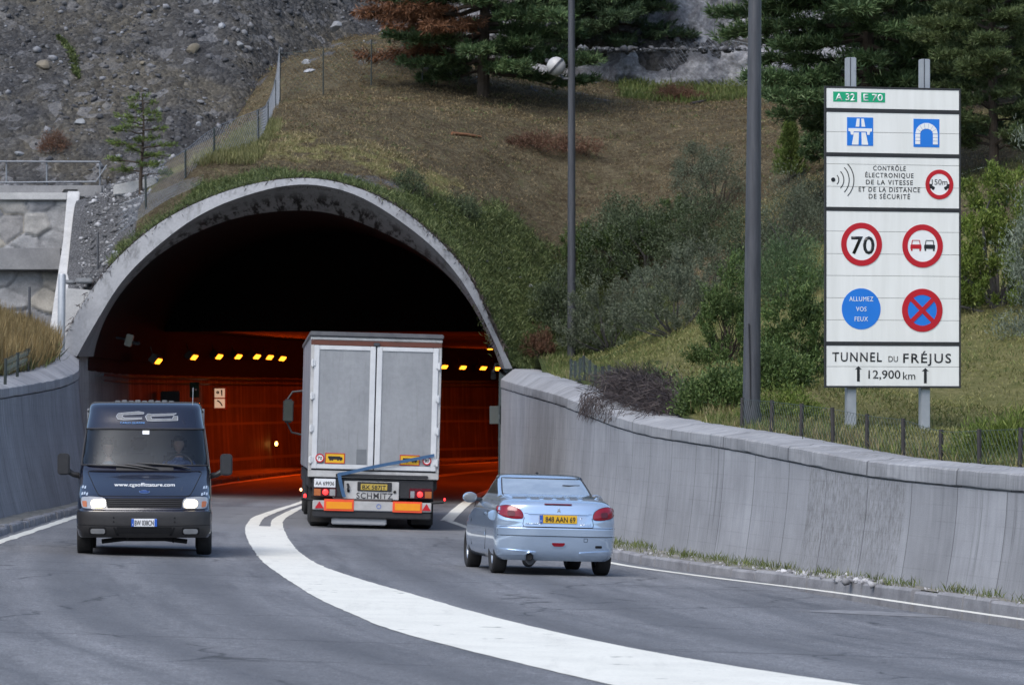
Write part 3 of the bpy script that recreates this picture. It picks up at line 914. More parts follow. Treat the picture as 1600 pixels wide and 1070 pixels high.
# grey panel at the inner right wall (back of a sign)
p = at(777, 648, 119.5); k_ = p.y/F
e = empty('sign_back', p, 'blank grey sign panel on the right wall just inside the tunnel', 'sign')
MB().box(-12*k_, 12*k_, -0.02, 0.02, -14*k_, 14*k_).build('sign_panel', pmat('grey_panel', (0.20, 0.21, 0.19), (0.17, 0.18, 0.16), 4, 0.5), e, bevel=0.006)
MB().tube([(-2*k_, 0.05, -3*k_), (16*k_, 0.05, -3*k_)], 0.025, 6).build('bracket', MT['darksteel'], e)
# small marker light low on the far wall
p = on_left_wall(432, 693, 0.15)
e = empty('marker_light', p, 'tiny orange marker light low on the tunnel wall left of the trailer', 'lamp')
MB().ball((0, -0.03, 0), (0.055, 0.04, 0.08)).build('lens', emat('marker_glow', (1.0, 0.45, 0.1), 6), e, sm=True)
MB().box(-0.08, 0.08, 0.0, 0.15, -0.11, 0.11).build('housing', MT['plastic'], e, bevel=0.01)
# ================================================================== TERRAIN
class TPS:
    def __init__(s, pts, lam=0.02):
        P = np.array(pts, float); s.c = P[:, :2]/10.0; n = len(P)
        d = np.linalg.norm(s.c[:, None]-s.c[None], axis=2)
        K = np.where(d > 0, d*d*np.log(d+1e-12), 0) + lam*np.eye(n)
        Q = np.hstack([np.ones((n, 1)), s.c])
        A = np.block([[K, Q], [Q.T, np.zeros((3, 3))]])
        s.w = np.linalg.solve(A, np.concatenate([P[:, 2], np.zeros(3)]))
    def __call__(s, X, Y):
        X = np.asarray(X, float); sh = X.shape
        q = np.stack([X.ravel(), np.asarray(Y, float).ravel()], 1)/10.0
        out = np.empty(len(q))
        for a in range(0, len(q), 20000):
            d = np.linalg.norm(q[a:a+20000, None]-s.c[None], axis=2)
            K = d*d*np.log(d+1e-12)
            out[a:a+20000] = K@s.w[:len(s.c)] + s.w[-3] + q[a:a+20000]@s.w[-2:]
        return out.reshape(sh)

def wall_back(y): return wallR(y)+0.36+0.62
cp = []
for y in list(np.arange(25, 114, 6)): cp.append((float(wall_back(y)), y, float(topR(y))-0.08))
for px, py, Y in [(1330,672,70),(1448,680,70),(1500,640,78),(1580,560,82),(1600,690,64),(1550,450,92),(1550,330,102),(1280,600,78),(1280,520,90),(1200,612,76),
        (1110,520,100),(1000,562,102),(893,573,118),(940,590,92),(900,505,124),(1000,470,118),(1150,440,112),(1280,420,106),(850,400,124),
        (880,330,128),(1000,330,128),(1150,300,126),(1280,280,122),(640,278,121),(470,264,119.5),(440,238,121),(600,230,125),(760,250,128),(760,155,136),(450,165,131),
        (600,130,138),(900,180,135),(1100,160,143),(1270,150,141),(1420,150,138),(1600,150,128),(760,110,146),(520,62,147),(900,105,149),(1200,115,151),(1400,100,150),
        (330,250,119.5),(380,215,124),(230,300,118.5),(130,440,117.3),(120,312,122),(200,302,123),(180,380,119.3),(440,95,141),(1600,420,100),(1600,250,115)]:
    p = at(px, py, Y); cp.append((p.x, p.y, p.z))
for p in eO[::4]: cp.append((p.x, YF+0.9, p.z-0.04))
for p in eO[::4]: cp.append((p.x, YF+2.2, p.z+0.15))
cp += [(-9.6,134,9.5),(-9.4,143,10.8),(-12,128,8.4),(-12.3,136,9.0),(14,60,1.9),(16,50,1.6),(18,80,4.6),(18,100,8),(20,120,11.5),(20,145,13.5),(16,30,1.3),(20,40,1.6)]
hill_f = TPS(cp, 0.004)
def vnoise(X, Y, sc_, seed=0, oct=4):
    """value noise, numpy"""
    out = np.zeros_like(np.asarray(X, float)); amp = 1.0; tot = 0
    for o_ in range(oct):
        x = np.asarray(X)*sc_*2**o_ + seed*17.3+o_*5.1; y = np.asarray(Y)*sc_*2**o_ + seed*9.7+o_*3.3
        xi = np.floor(x).astype(np.int64); yi = np.floor(y).astype(np.int64); fx = x-xi; fy = y-yi
        fx = fx*fx*(3-2*fx); fy = fy*fy*(3-2*fy)
        def h(a, b):
            n = (a*374761393 + b*668265263 + seed*1442695) & 0x7fffffff
            n = ((n ^ (n >> 13))*1274126177) & 0x7fffffff
            return ((n ^ (n >> 16)) & 0xffff)/65535.0
        v = (h(xi,yi)*(1-fx)+h(xi+1,yi)*fx)*(1-fy) + (h(xi,yi+1)*(1-fx)+h(xi+1,yi+1)*fx)*fy
        out += amp*v; tot += amp; amp *= 0.5
    return out/tot
YT = YF+0.30
# height of the portal ring as a function of x (front edge of the fill over the tunnel)
ox = np.array([p.x for p in eO][::-1]); oz = np.array([p.z for p in eO][::-1])
def ring_z(X):
    z = np.interp(X, ox, oz)
    z = np.where(X < ox[0], oz[0]-1.2*(ox[0]-X)*0, z)
    return z
def hill_z(X, Y):
    X = np.asarray(X, float); Y = np.asarray(Y, float)
    z = hill_f(X, Y)
    z = z + 0.22*(vnoise(X, Y, 0.5, 1)-0.5) + 0.08*(vnoise(X, Y, 2.2, 2)-0.5)
    # over the ring the fill starts exactly at the outer edge of the concrete
    k = np.clip(1-(Y-YT)/2.0, 0, 1)*((X > ox[0]) & (X < ox[-1]+0.25))
    z = z*(1-k) + (ring_z(X)+0.03)*k
    return z
def px_of(X, Y, Z):
    return 800+F*X/Y, HZ-F*(Z-EYE)/Y

def zone_masks(X, Y, Z):
    """which cover grows where: green creeper, dry mown grass, bare gravel"""
    n = vnoise(X, Y, 0.7, 5); n2 = vnoise(X, Y, 1.9, 6)
    d = Y-YT
    over = np.clip((3.0+2.2*(n-0.5)-d)/0.9, 0, 1)*(X > -10.6)*(X < 3.0)      # creeper band over the ring
    flank = np.clip(((X+2.7)*1.1-(d-6)*0.42+3.0*(n-0.5))/1.2, 0, 1)*np.clip((4.6-X+2.5*(n-0.5))/1.5, 0, 1)*np.clip((126.5-Y+5*(n-0.5))/2.5, 0, 1)*np.clip((Y-109+4*(n-0.5))/3, 0, 1)
    green = np.clip(np.maximum(over, flank), 0, 1)
    mown = np.clip((np.where(X > 7.0, 11.0, 8.4)-(Z-0.9)*1.9+1.5*(n-0.5))/1.3, 0, 1)*(Y < 112)*(1-green)
    straw = np.clip((0.50-np.abs(d-6.5+2*(n-0.5))/9.0)*2.2, 0, 1)*(1-green)*(Y > YT)
    yel = np.clip(np.maximum(mown, straw*np.clip(n2*2.2-0.45, 0, 1)), 0, 1)
    strip_g = np.exp(-((d-4.2-0.45*(X+3))/0.8)**2)*(X > -4.5)*(X < 1.2)*np.clip(n2*3-0.9, 0, 1)
    left_g = ((X < -9.7+0.9*(n-0.5))*(Y > YT)*(Y < 133)).astype(float)*(1-over)
    top_g = np.clip((n2-0.55)*6, 0, 1)*(Y > 139)*0.7
    grav = np.clip(np.maximum(np.maximum(strip_g*1.1, left_g), top_g), 0, 1)
    return green, yel*(1-grav), grav

def terrain_mat():
    k = NT('hillside_cover'); v = k.coord('Object')
    at_ = k.n('ShaderNodeVertexColor', layer_name='zone')
    sep = k.n('ShaderNodeSeparateColor'); k.l(at_.outputs[0], sep.inputs[0])
    n1 = k.noise(v, 1.1, 8, 0.72); n2 = k.noise(v, 7.0, 6, 0.75); n3 = k.noise(v, 26, 4, 0.75)
    soil = k.ramp(n1, [(0.3, (0.056, 0.041, 0.027)), (0.5, (0.096, 0.075, 0.046)), (0.7, (0.155, 0.13, 0.082))])
    soil = k.mix(k.ramp(n2, [(0.45, 0.0), (0.7, 0.65)]), soil, (0.24, 0.21, 0.13))
    soil = k.mix(k.ramp(k.noise(v, 2.4, 5), [(0.56, 0.0), (0.7, 0.5)]), soil, (0.12, 0.13, 0.055))
    soil = k.mix(1.0, soil, k.ramp(n3, [(0.3, 0.40), (0.5, 0.9), (0.7, 1.5)]), 'MULTIPLY')
    yel = k.ramp(n2, [(0.3, (0.13, 0.125, 0.048)), (0.5, (0.20, 0.185, 0.078)), (0.72, (0.30, 0.265, 0.13))])
    yel = k.mix(k.ramp(n1, [(0.4, 0.0), (0.65, 0.6)]), yel, (0.11, 0.13, 0.04))
    yel = k.mix(1.0, yel, k.ramp(n3, [(0.3, 0.7), (0.7, 1.25)]), 'MULTIPLY')
    gre = k.ramp(n2, [(0.3, (0.030, 0.042, 0.016)), (0.55, (0.070, 0.090, 0.030)), (0.75, (0.13, 0.145, 0.055))])
    gra = k.ramp(n3, [(0.3, (0.06, 0.06, 0.062)), (0.55, (0.15, 0.15, 0.155)), (0.75, (0.42, 0.42, 0.43))])
    gra = k.mix(1.0, gra, k.ramp(n1, [(0.3, 0.65), (0.7, 1.1)]), 'MULTIPLY')
    def m(f, a, b):
        ff = k.math('ADD', f, k.math('MULTIPLY_ADD', n2, 0.9, -0.45))
        return k.mix(k.ramp(ff, [(0.35, 0.0), (0.65, 1.0)]), a, b)
    c = m(sep.outputs[1], soil, yel); c = m(sep.outputs[2], c, gra); c = m(sep.outputs[0], c, gre)
    k.base(c); k.set(Roughness=0.95); k.b.inputs['Specular IOR Level'].default_value = 0.1
    k.bump(k.math('ADD', n3, n2), 0.9, 0.08)
    return k.m
MT['hill'] = terrain_mat()
def terrain(name, Xg, Yg, Zg, m, zones=True):
    rr, cc = Xg.shape
    V = np.stack([Xg, Yg, Zg], 2).reshape(-1, 3)
    a = (np.arange(rr-1)[:, None]*cc+np.arange(cc-1)[None]).ravel()
    idx = np.stack([a, a+1, a+cc+1, a+cc], 1)
    o = np_mesh(name, V, idx, 4, m, None, True)
    if zones:
        g, y, r = zone_masks(Xg.ravel(), Yg.ravel(), Zg.ravel())
        ca = o.data.color_attributes.new('zone', 'FLOAT_COLOR', 'POINT')
        ca.data.foreach_set('color', np.stack([g, y, r, np.ones_like(g)], 1).astype(np.float32).ravel())
    return tag(o, kind='structure')
# bank behind the right wall (in front of the portal plane)
ry = np.arange(22, YT+0.01, 0.6); ry = np.append(ry[:-1], YT)
tt = np.concatenate([np.linspace(0, 0.35, 40)**1.0, np.linspace(0.35, 1, 60)[1:]])
Yg = np.repeat(ry[:, None], len(tt), 1)
x0 = wall_back(ry)-0.10
Xg = x0[:, None] + (26-x0)[:, None]*tt[None]
Zg = hill_f(Xg, Yg)+0.22*(vnoise(Xg, Yg, 0.5, 1)-0.5)*np.clip((Xg-x0[:, None])/1.0, 0, 1)+0.05*(vnoise(Xg, Yg, 2.2, 2)-0.5)
terrain('hillside', Xg, Yg, Zg, MT['hill'])
# hill over and behind the tunnel
gx = np.concatenate([np.arange(-11.9, 4, 0.14), np.arange(4, 26, 0.35)]); gy = np.concatenate([[YT], np.arange(YT+0.15, 122, 0.22), np.arange(122, 156, 0.4)])
Xg, Yg = np.meshgrid(gx, gy)
Zg = hill_z(Xg, Yg)
terrain('hillside', Xg, Yg, Zg, MT['hill'])

# bench behind the left wall
wbL = lambda y: wallL(y)-0.42-0.60
gy = np.arange(40, 124.2, 0.6); tt = np.linspace(0, 1, 50)**1.6
Yg = np.repeat(gy[:, None], 50, 1)
xw = wbL(np.minimum(gy, 114.0))
xw = np.where(gy > 114.5, -11.45, xw)
Xg = xw[:, None]-(34)*tt[None]
rr_ = -(Xg-xw[:, None])
zt = topL(np.minimum(gy, 115))
def benchf(zt_, rr__): return zt_-0.06+1.25*(1-np.exp(-rr__/2.2))
Zg = benchf(zt[:, None], rr_)+0.10*(vnoise(Xg, Yg, 0.8, 3)-0.5)
Zg = np.minimum(Zg, 5.0+0.03*rr_)
terrain('bench', Xg[:, ::-1], Yg[:, ::-1], Zg[:, ::-1], MT['hill'])
def bench_z(X, Y):
    xw_ = np.where(Y > 114.5, -11.45, wbL(np.minimum(Y, 114.0)))
    return np.minimum(benchf(topL(np.minimum(Y, 115)), np.maximum(0, xw_-X)), 5.0)

# ---- upper terrace and scree slope
def scree_base(X):
    t = np.clip((X+9.5)/5.0, 0, 1); t = t*t*(3-2*t)
    return 133+14*t, 9.0+5.2*t
def scree_z(X, Y):
    yb_, zb_ = scree_base(X)
    d = Y-yb_
    z = zb_ + np.where(d > 0, 0.66*d, 0.06*d)
    k = np.clip(d/3, 0, 1)
    z = z + k*(1.3*(vnoise(X+0.35*Y, Y*0.6, 0.22, 8)-0.5) + 0.5*(vnoise(X, Y, 0.9, 9)-0.5)) + (0.10+0.22*k)*(vnoise(X, Y, 3.2, 10)-0.5)
    return z
def scree_mat():
    k = NT('scree'); v = k.coord('Object')
    n1 = k.noise(k.coord('Object', (1, 0.5, 1)), 0.45, 8, 0.7); n3 = k.noise(v, 11, 6, 0.8)
    vo = k.n('ShaderNodeTexVoronoi'); vo.inputs['Scale'].default_value = 7; k.l(v, vo.inputs['Vector'])
    vo2 = k.n('ShaderNodeTexVoronoi'); vo2.inputs['Scale'].default_value = 2.6; k.l(v, vo2.inputs['Vector'])
    c = k.ramp(n1, [(0.3, (0.062, 0.064, 0.071)), (0.5, (0.095, 0.092, 0.088)), (0.62, (0.128, 0.116, 0.094)), (0.72, (0.085, 0.086, 0.092))])
    st = k.ramp(vo.outputs['Color'], [(0.1, 0.65), (0.6, 1.0), (0.95, 1.5)])
    c = k.mix(1.0, c, st, 'MULTIPLY')
    c = k.mix(k.ramp(vo2.outputs['Color'], [(0.72, 0.0), (0.9, 0.45)]), c, (0.30, 0.30, 0.31))
    c = k.mix(1.0, c, k.ramp(n3, [(0.25, 0.5), (0.5, 1.0), (0.75, 1.5)]), 'MULTIPLY')
    k.base(c); k.set(Roughness=0.95); k.b.inputs['Specular IOR Level'].default_value = 0.1
    h = k.math('ADD', k.math('MULTIPLY', vo.outputs['Distance'], -1.2), n3)
    k.bump(h, 1.0, 0.12)
    return k.m
MT['scree'] = scree_mat()
gx = np.concatenate([np.arange(-46, -20, 0.8), np.arange(-20, -3, 0.12), np.arange(-3, 30, 0.3)])
gy = np.concatenate([np.arange(124.4, 133, 0.4), np.arange(133, 160, 0.17), np.arange(160, 215, 1.2)])
Xg, Yg = np.meshgrid(gx, gy)
Zg = scree_z(Xg, Yg)
yb_, zb_ = scree_base(Xg)
Zg = np.where((Yg < 133) & (Xg < -12.5), np.minimum(Zg, 8.28+0.02*(Yg-124)), Zg)
sink = (Yg < yb_+0.6) & (Xg > -12.0)
Zg = np.where(sink, np.minimum(Zg, hill_z(np.clip(Xg, -12.6, 26), np.clip(Yg, YT, 156))-0.7), Zg)
terrain('scree_slope', Xg, Yg, Zg, MT['scree'], False)

# loose stones
def ico(sub):
    bm = bmesh.new(); bmesh.ops.create_icosphere(bm, subdivisions=sub, radius=1.0)
    V = np.array([v.co[:] for v in bm.verts]); Fc = np.array([[v.index for v in f.verts] for f in bm.faces]); bm.free()
    return V, Fc
ICO1 = ico(1); ICO2 = ico(2)
def stones(C, S, m, name, base=ICO1):
    n = len(C); V0, F0 = base
    V = np.repeat(V0[None], n, 0)
    V = V*(1+RNG.normal(0, 0.22, (n, len(V0), 1)))
    sc3 = S[:, None]*RNG.uniform(0.55, 1.25, (n, 3)); sc3[:, 2] *= 0.75
    V = V*sc3[:, None]
    a = RNG.uniform(0, 6.28, n); t = RNG.normal(0, 0.5, n)
    ca, sa, ct, st = np.cos(a), np.sin(a), np.cos(t), np.sin(t)
    x, y, z = V[..., 0].copy(), V[..., 1].copy(), V[..., 2].copy()
    y, z = y*ct[:, None]-z*st[:, None], y*st[:, None]+z*ct[:, None]
    x, y = x*ca[:, None]-y*sa[:, None], x*sa[:, None]+y*ca[:, None]
    V = np.stack([x, y, z], 2)+C[:, None]
    Fi = F0[None]+(np.arange(n)*len(V0))[:, None, None]
    return np_mesh(name, V.reshape(-1, 3), Fi, 3, m)
def stonemat(name, a, b, c):
    k = NT(name); g = k.n('ShaderNodeNewGeometry')
    cc = k.ramp(g.outputs['Random Per Island'], [(0, a), (0.65, b), (1, c)])
    cc = k.mix(1.0, cc, k.ramp(k.noise(k.coord('Object'), 9, 6, 0.7), [(0.3, 0.6), (0.7, 1.2)]), 'MULTIPLY')
    k.base(cc); k.set(Roughness=0.95); k.b.inputs['Specular IOR Level'].default_value = 0.15
    return k.m
MT['stones'] = stonemat('scree_stones', (0.060, 0.063, 0.070), (0.105, 0.106, 0.110), (0.24, 0.245, 0.26))
MT['stones_m'] = stonemat('terrace_gravel', (0.09, 0.092, 0.098), (0.17, 0.17, 0.172), (0.42, 0.42, 0.43))
MT['stones_w'] = stonemat('pale_stones', (0.20, 0.20, 0.21), (0.36, 0.36, 0.37), (0.55, 0.55, 0.56))
n = 26000
X = RNG.uniform(-19.5, 8, n); Y = RNG.uniform(126, 159, n)
yb_, _ = scree_base(X)
dens = vnoise(X, Y, 0.35, 12)
keep = (Y > yb_-4) & (dens+RNG.uniform(-0.25, 0.25, n) > 0.44)
X, Y = X[keep], Y[keep]; S = np.clip(0.024*(1/RNG.uniform(0.006, 1, len(X)))**0.5, 0.022, 0.15)
C = np.stack([X, Y, scree_z(X, Y)+S*0.15], 1)
sel = (hill_z(np.clip(X, -12.6, 26), np.clip(Y, YT, 156)) < C[:, 2]-0.05) | (X < -12.6)
o = stones(C[sel], S[sel], MT['stones'], 'scree_rubble'); tag(o, kind='stuff')
# pale gravel lying on the hill and beside the left of the ring
n = 9000
X = np.concatenate([RNG.uniform(-11.6, 2, n), RNG.uniform(-11.6, -8.8, 6000)]); Y = np.concatenate([RNG.uniform(YT+0.5, 150, n), RNG.uniform(116, 128, 6000)]); Z = hill_z(X, Y)
_, _, gr = zone_masks(X, Y, Z)
keep = gr > RNG.uniform(0.35, 1, len(X))
X, Y, Z = X[keep], Y[keep], Z[keep]; S = np.clip(0.016*(1/RNG.uniform(0.012, 1, len(X)))**0.5, 0.014, 0.11)
o = stones(np.stack([X, Y, Z+S*0.2], 1), S, MT['stones_m'], 'gravel'); tag(o, kind='stuff')

def boulder(px, py, Y, wpx, hpx, label, m, seed, zf=None):
    p = at(px, py, Y); k_ = Y/F
    rg = np.random.default_rng(seed)
    V0, F0 = ICO2
    d = 1+0.28*(vnoise(V0[:, 0]*1.3+seed, V0[:, 1]*1.3+V0[:, 2], 1.2, seed)-0.5)*2
    V = V0*d[:, None]
    # flatten a few sides so that it breaks like rock
    for _ in range(9):
        nrm = rg.normal(0, 1, 3); nrm /= np.linalg.norm(nrm); lim = rg.uniform(0.55, 0.85)
        q = V@nrm; V = V-np.outer(np.maximum(0, q-lim), nrm)
    V = V*np.array([wpx*k_/2, wpx*k_/2, hpx*k_/2])
    ang = rg.normal(0, 0.35); c, s_ = math.cos(ang), math.sin(ang)
    V = np.stack([V[:, 0]*c-V[:, 2]*s_, V[:, 1], V[:, 0]*s_+V[:, 2]*c], 1)
    me_o = np_mesh('boulder', V, F0, 3, m, None, False, p)
    smooth(me_o.data, 25)
    return tag(me_o, label, 'boulder', 'boulders lying on the slopes')
def scree_hit(px, py):
    Ys = np.linspace(126, 175, 1200); p = [(px-800)*Ys/F, EYE+(HZ-py)*Ys/F]
    h = scree_z(p[0], Ys); i = np.argmax(h > p[1]); return Ys[i]
MT['boulder_t'] = concrete_mat('tan_boulder', (0.20, 0.175, 0.13), (0.12, 0.11, 0.095), 2.5)
MT['boulder_g'] = concrete_mat('grey_boulder', (0.26, 0.27, 0.28), (0.15, 0.155, 0.165), 2.5)
MT['boulder_w'] = concrete_mat('white_boulder', (0.36, 0.37, 0.39), (0.22, 0.23, 0.25), 2.5)
for i, (px, py, w_, h_, m_, lb) in enumerate([
        (303,78,27,26,'boulder_t','tan boulder high on the scree slope, left of the fence line'),
        (525,42,24,22,'boulder_g','rounded grey boulder at the top of the brown slope, beside the pine branches'),
        (68,102,30,24,'boulder_t','broad tan boulder on the left part of the scree, near the dark moss streak'),
        (125,192,26,16,'boulder_g','flat grey boulder low on the scree above the guard rail'),
        (30,240,20,14,'boulder_g','grey boulder behind the guard rail at the left edge'),
        (347,42,17,14,'boulder_w','pale boulder near the top of the scree'),
        (283,262,24,10,'boulder_w','long white boulder on the gravel just right of the young pine'),
        (310,195,16,12,'boulder_w','white boulder at the foot of the scree between young pine and fence'),
        (222,98,13,10,'boulder_t','small tan boulder in the middle of the scree'),
        (375,70,18,14,'boulder_g','grey boulder on the scree near the top of the fence')]):
    boulder(px, py, scree_hit(px, py)-0.05 if lb.find('brown slope') < 0 else 146.5, w_*0.85, h_*0.85, lb, MT[m_], 20+i)
def hill_hit(px, py):
    Ys = np.linspace(YT, 156, 1500); X_ = (px-800)*Ys/F; Z_ = EYE+(HZ-py)*Ys/F
    h = hill_z(X_, Ys); i = int(np.argmax(h > Z_)); return Ys[i], X_[i], h[i]
def bank_hit(px, py):
    Ys = np.linspace(50, 156, 2500); X_ = (px-800)*Ys/F; Z_ = EYE+(HZ-py)*Ys/F
    h = np.where(X_ > wall_back(Ys)-0.05, hill_f(X_, Ys), -9); i = int(np.argmax(h > Z_)); return Ys[i], X_[i], h[i]
for i, (px, py, w_, h_, lb) in enumerate([
        (480,98,18,12,'white boulder on the brown slope just right of the fence corner post'),
        (484,111,22,7,'flat white boulder below another on the brown slope right of the fence'),
        (175,385,14,9,'pale boulder on the gravel between the sloping coping and the portal ring'),
        (182,398,20,15,'grey boulder lying against the left shoulder of the portal ring')]):
    Y_, _, _ = hill_hit(px, py); boulder(px, py, Y_, w_, h_, lb, MT['boulder_w'], 60+i)

# ---- masonry wall of big stones on the left, with its concrete beam and sloping end
def masonry():
    X0, X1, Z0, Z1, Ym = -22.0, -12.25, 4.3, 8.22, 124.0
    gx = np.arange(X0, X1+0.001, 0.05); gz = np.arange(Z0, Z1+0.001, 0.05)
    gx[-1] = X1
    A, B = np.meshgrid(gx, gz)
    rg = np.random.default_rng(5)
    # jittered rows of seeds = roughly coursed boulders
    seeds = []
    z = Z0
    while z < Z1+0.6:
        x = X0-rg.uniform(0, 1)
        while x < X1+1:
            seeds.append((x+rg.normal(0, 0.10), z+rg.normal(0, 0.10))); x += rg.uniform(0.50, 1.15)
        z += rg.uniform(0.42, 0.62)
    Sd = np.array(seeds)
    wx = A+0.25*(vnoise(A, B, 1.3, 31)-0.5); wz = B+0.25*(vnoise(A, B, 1.3, 32)-0.5)
    D = np.sqrt(((wx[..., None]-Sd[:, 0])*0.72)**2+(wz[..., None]-Sd[:, 1])**2)
    ss = np.sort(D, axis=2)[..., :2]; e = ss[..., 1]-ss[..., 0]
    i1 = np.argmin(D, axis=2)
    bulge = rg.uniform(0.03, 0.11, len(Sd))[i1]
    up = np.clip(e/0.14, 0, 1); dep = bulge*(1-(1-up)**2)+0.11*(vnoise(A, B, 2.0, 33, 5)-0.5)+0.05*(vnoise(A*0.6+B, B*1.6, 3.5, 34)-0.5)
    tilt = rg.normal(0, 0.08, len(Sd))[i1]*(B-Sd[i1, 1])
    Yg = Ym-dep-tilt*up+0.02*(B-Z0)
    P_ = np.stack([A, Yg, B], 2)
    return P_, up, np.random.default_rng(8).uniform(0, 1, len(Sd))[i1]
P_, up, tone = masonry()
def mason_mat():
    k = NT('masonry_stone'); v = k.coord('Object')
    at_ = k.n('ShaderNodeVertexColor', layer_name='stone'); sep = k.n('ShaderNodeSeparateColor'); k.l(at_.outputs[0], sep.inputs[0])
    n1 = k.noise(v, 2.0, 8, 0.7); n2 = k.noise(v, 18, 5, 0.7)
    c = k.ramp(sep.outputs[1], [(0, (0.20, 0.205, 0.215)), (0.55, (0.31, 0.31, 0.31)), (0.8, (0.31, 0.285, 0.235)), (1, (0.24, 0.24, 0.25))])
    c = k.mix(1.0, c, k.ramp(n1, [(0.3, 0.72), (0.7, 1.2)]), 'MULTIPLY')
    c = k.mix(1.0, c, k.ramp(n2, [(0.3, 0.8), (0.7, 1.1)]), 'MULTIPLY')
    c = k.mix(k.ramp(sep.outputs[0], [(0.0, 0.55), (0.3, 0.0)]), c, (0.15, 0.15, 0.155))
    k.base(c); k.set(Roughness=0.9); k.bump(n2, 0.4, 0.03)
    return k.m
rr, cc = P_.shape[:2]
a = (np.arange(rr-1)[:, None]*cc+np.arange(cc-1)[None]).ravel()
mw = empty('masonry_wall', (-17, 124, 4.6), 'rough masonry wall of large pale boulders at the left edge', 'wall')
Pm = P_.reshape(-1, 3)-np.array([-17, 124, 4.6])
o = np_mesh('stonework', Pm, np.stack([a, a+1, a+cc+1, a+cc], 1), 4, mason_mat(), mw, True)
ca = o.data.color_attributes.new('stone', 'FLOAT_COLOR', 'POINT')
ca.data.foreach_set('color', np.stack([up.ravel(), tone.ravel(), up.ravel(), np.ones(up.size)], 1).astype(np.float32).ravel())
MT['conc_pale'] = concrete_mat('pale_concrete', (0.50, 0.50, 0.49), (0.36, 0.36, 0.36), 2.0)
MT['conc_grey'] = concrete_mat('grey_concrete', (0.27, 0.27, 0.27), (0.19, 0.19, 0.195), 1.3)
MB().box(-5.3, 4.55, -0.42, 0.1, 1.62, 2.22).build('concrete_beam', MT['conc_grey'], mw, bevel=0.015)
MB().box(-5.3, 4.7, -0.10, 0.6, 3.56, 3.76).build('capping_slab', MT['conc_pale'], mw, bevel=0.02)
MB().box(-5.3, 4.3, -0.3, 0.0, -0.1, 0.33).build('footing', MT['conc_grey'], mw, bevel=0.02)
# sloping end pier
a0 = at(115, 303, 123.6); a1 = at(84, 546, 116.6)
pier = empty('sloping_coping', a0, 'pale sloping concrete coping running down beside the masonry wall', 'coping')
d = a1-a0
mb = MB()
vs = []
for q in (Vector((0, 0, 0)), d*0.33+Vector((0.06, 0, 0.03)), d*0.66+Vector((0.02, 0, -0.03)), d):
    for dx_, dz_ in ((-0.17, -0.9), (-0.17, 0.08), (0.17, 0.08), (0.17, -0.9)): vs.append(q+Vector((dx_, 0.0, dz_)))
fs = []
for i in range(3):
    for j in range(4): l = (j+1) % 4; fs.append((4*i+j, 4*i+l, 4*i+4+l, 4*i+4+j))
fs += [(3,2,1,0), (12,13,14,15)]
mb.add(vs, fs).build('coping_beam', MT['conc_pale'], pier, bevel=0.02)
# slanting slab between the pier and the ring
p0 = at(118, 500, 116.9)
o = MB()
k_ = 116.9/F
o.prism([(-20*k_, -48*k_), (-4*k_, -40*k_), (30*k_, 46*k_), (-14*k_, 50*k_)], -0.05, 0.5)
o = o.build('concrete_apron', MT['conc_pale'], None, bevel=0.02, loc=p0)
tag(o, 'pale concrete apron wedged between the sloping coping and the portal ring', 'concrete slab')
p0 = at(125, 440, 117.4); k_ = p0.y/F
for (dx_, dz_, w_, h_, lb) in [(-14, -1, 16, 6, 'left stone step lying above the concrete apron'), (8, 1, 28, 8, 'long flat stone step above the concrete apron, beside the ring')]:
    o = MB().box((dx_-w_/2)*k_, (dx_+w_/2)*k_, -0.4, 0.3, (dz_-h_/2)*k_, (dz_+h_/2)*k_).build('stone_step', MT['boulder_g'], None, bevel=0.03, loc=p0); tag(o, lb, 'stone')
# upper road parapet, rail and the white block
p0 = at(60, 300, 124.6); k_ = p0.y/F
o = MB().box(-10, 100*k_, -0.1, 0.15, -8*k_, 10*k_).build('parapet', MT['conc_grey'], None, bevel=0.02, loc=p0); tag(o, 'low grey concrete parapet on top of the masonry wall', 'parapet')
Yr = 129.5
MT['rail'] = pmat('dull_rail_steel', (0.24, 0.26, 0.28), (0.18, 0.19, 0.21), 5, 0.6, 0.2)
rail = empty('guard_rail', at(80, 286, Yr), 'pale tubular guard rail with a slanting end along the upper road', 'guard rail')
def L(px, py, Y, o_): return tuple(at(px, py, Y)-o_)
b0 = rail.location
MB().tube([L(-160,252,Yr,b0), L(156,253,Yr,b0)], 0.026, 8).build('rail', MT['rail'], rail, sm=True)
MB().tube([L(-160,287,Yr,b0), L(150,284,Yr,b0), L(167,258,Yr,b0)], 0.024, 8).build('rail', MT['rail'], rail, sm=True)
for x in (-120, -50, 10, 73, 156):
    MB().tube([L(x,252,Yr+0.06,b0), L(x,300,Yr+0.06,b0)], 0.024, 8).build('post', MT['rail'], rail, sm=True)
p0 = at(212, 294, 121.8); k_ = p0.y/F
o = MB(); o.prism([(-34*k_, -12*k_), (-34*k_, 4*k_), (-10*k_, 9*k_), (34*k_, 17*k_), (34*k_, -6*k_)], -0.2, 0.4)
o = o.build('concrete_block', MT['conc_pale'], None, bevel=0.03, loc=p0); tag(o, 'white concrete block edge behind the young pine on the terrace', 'concrete block')
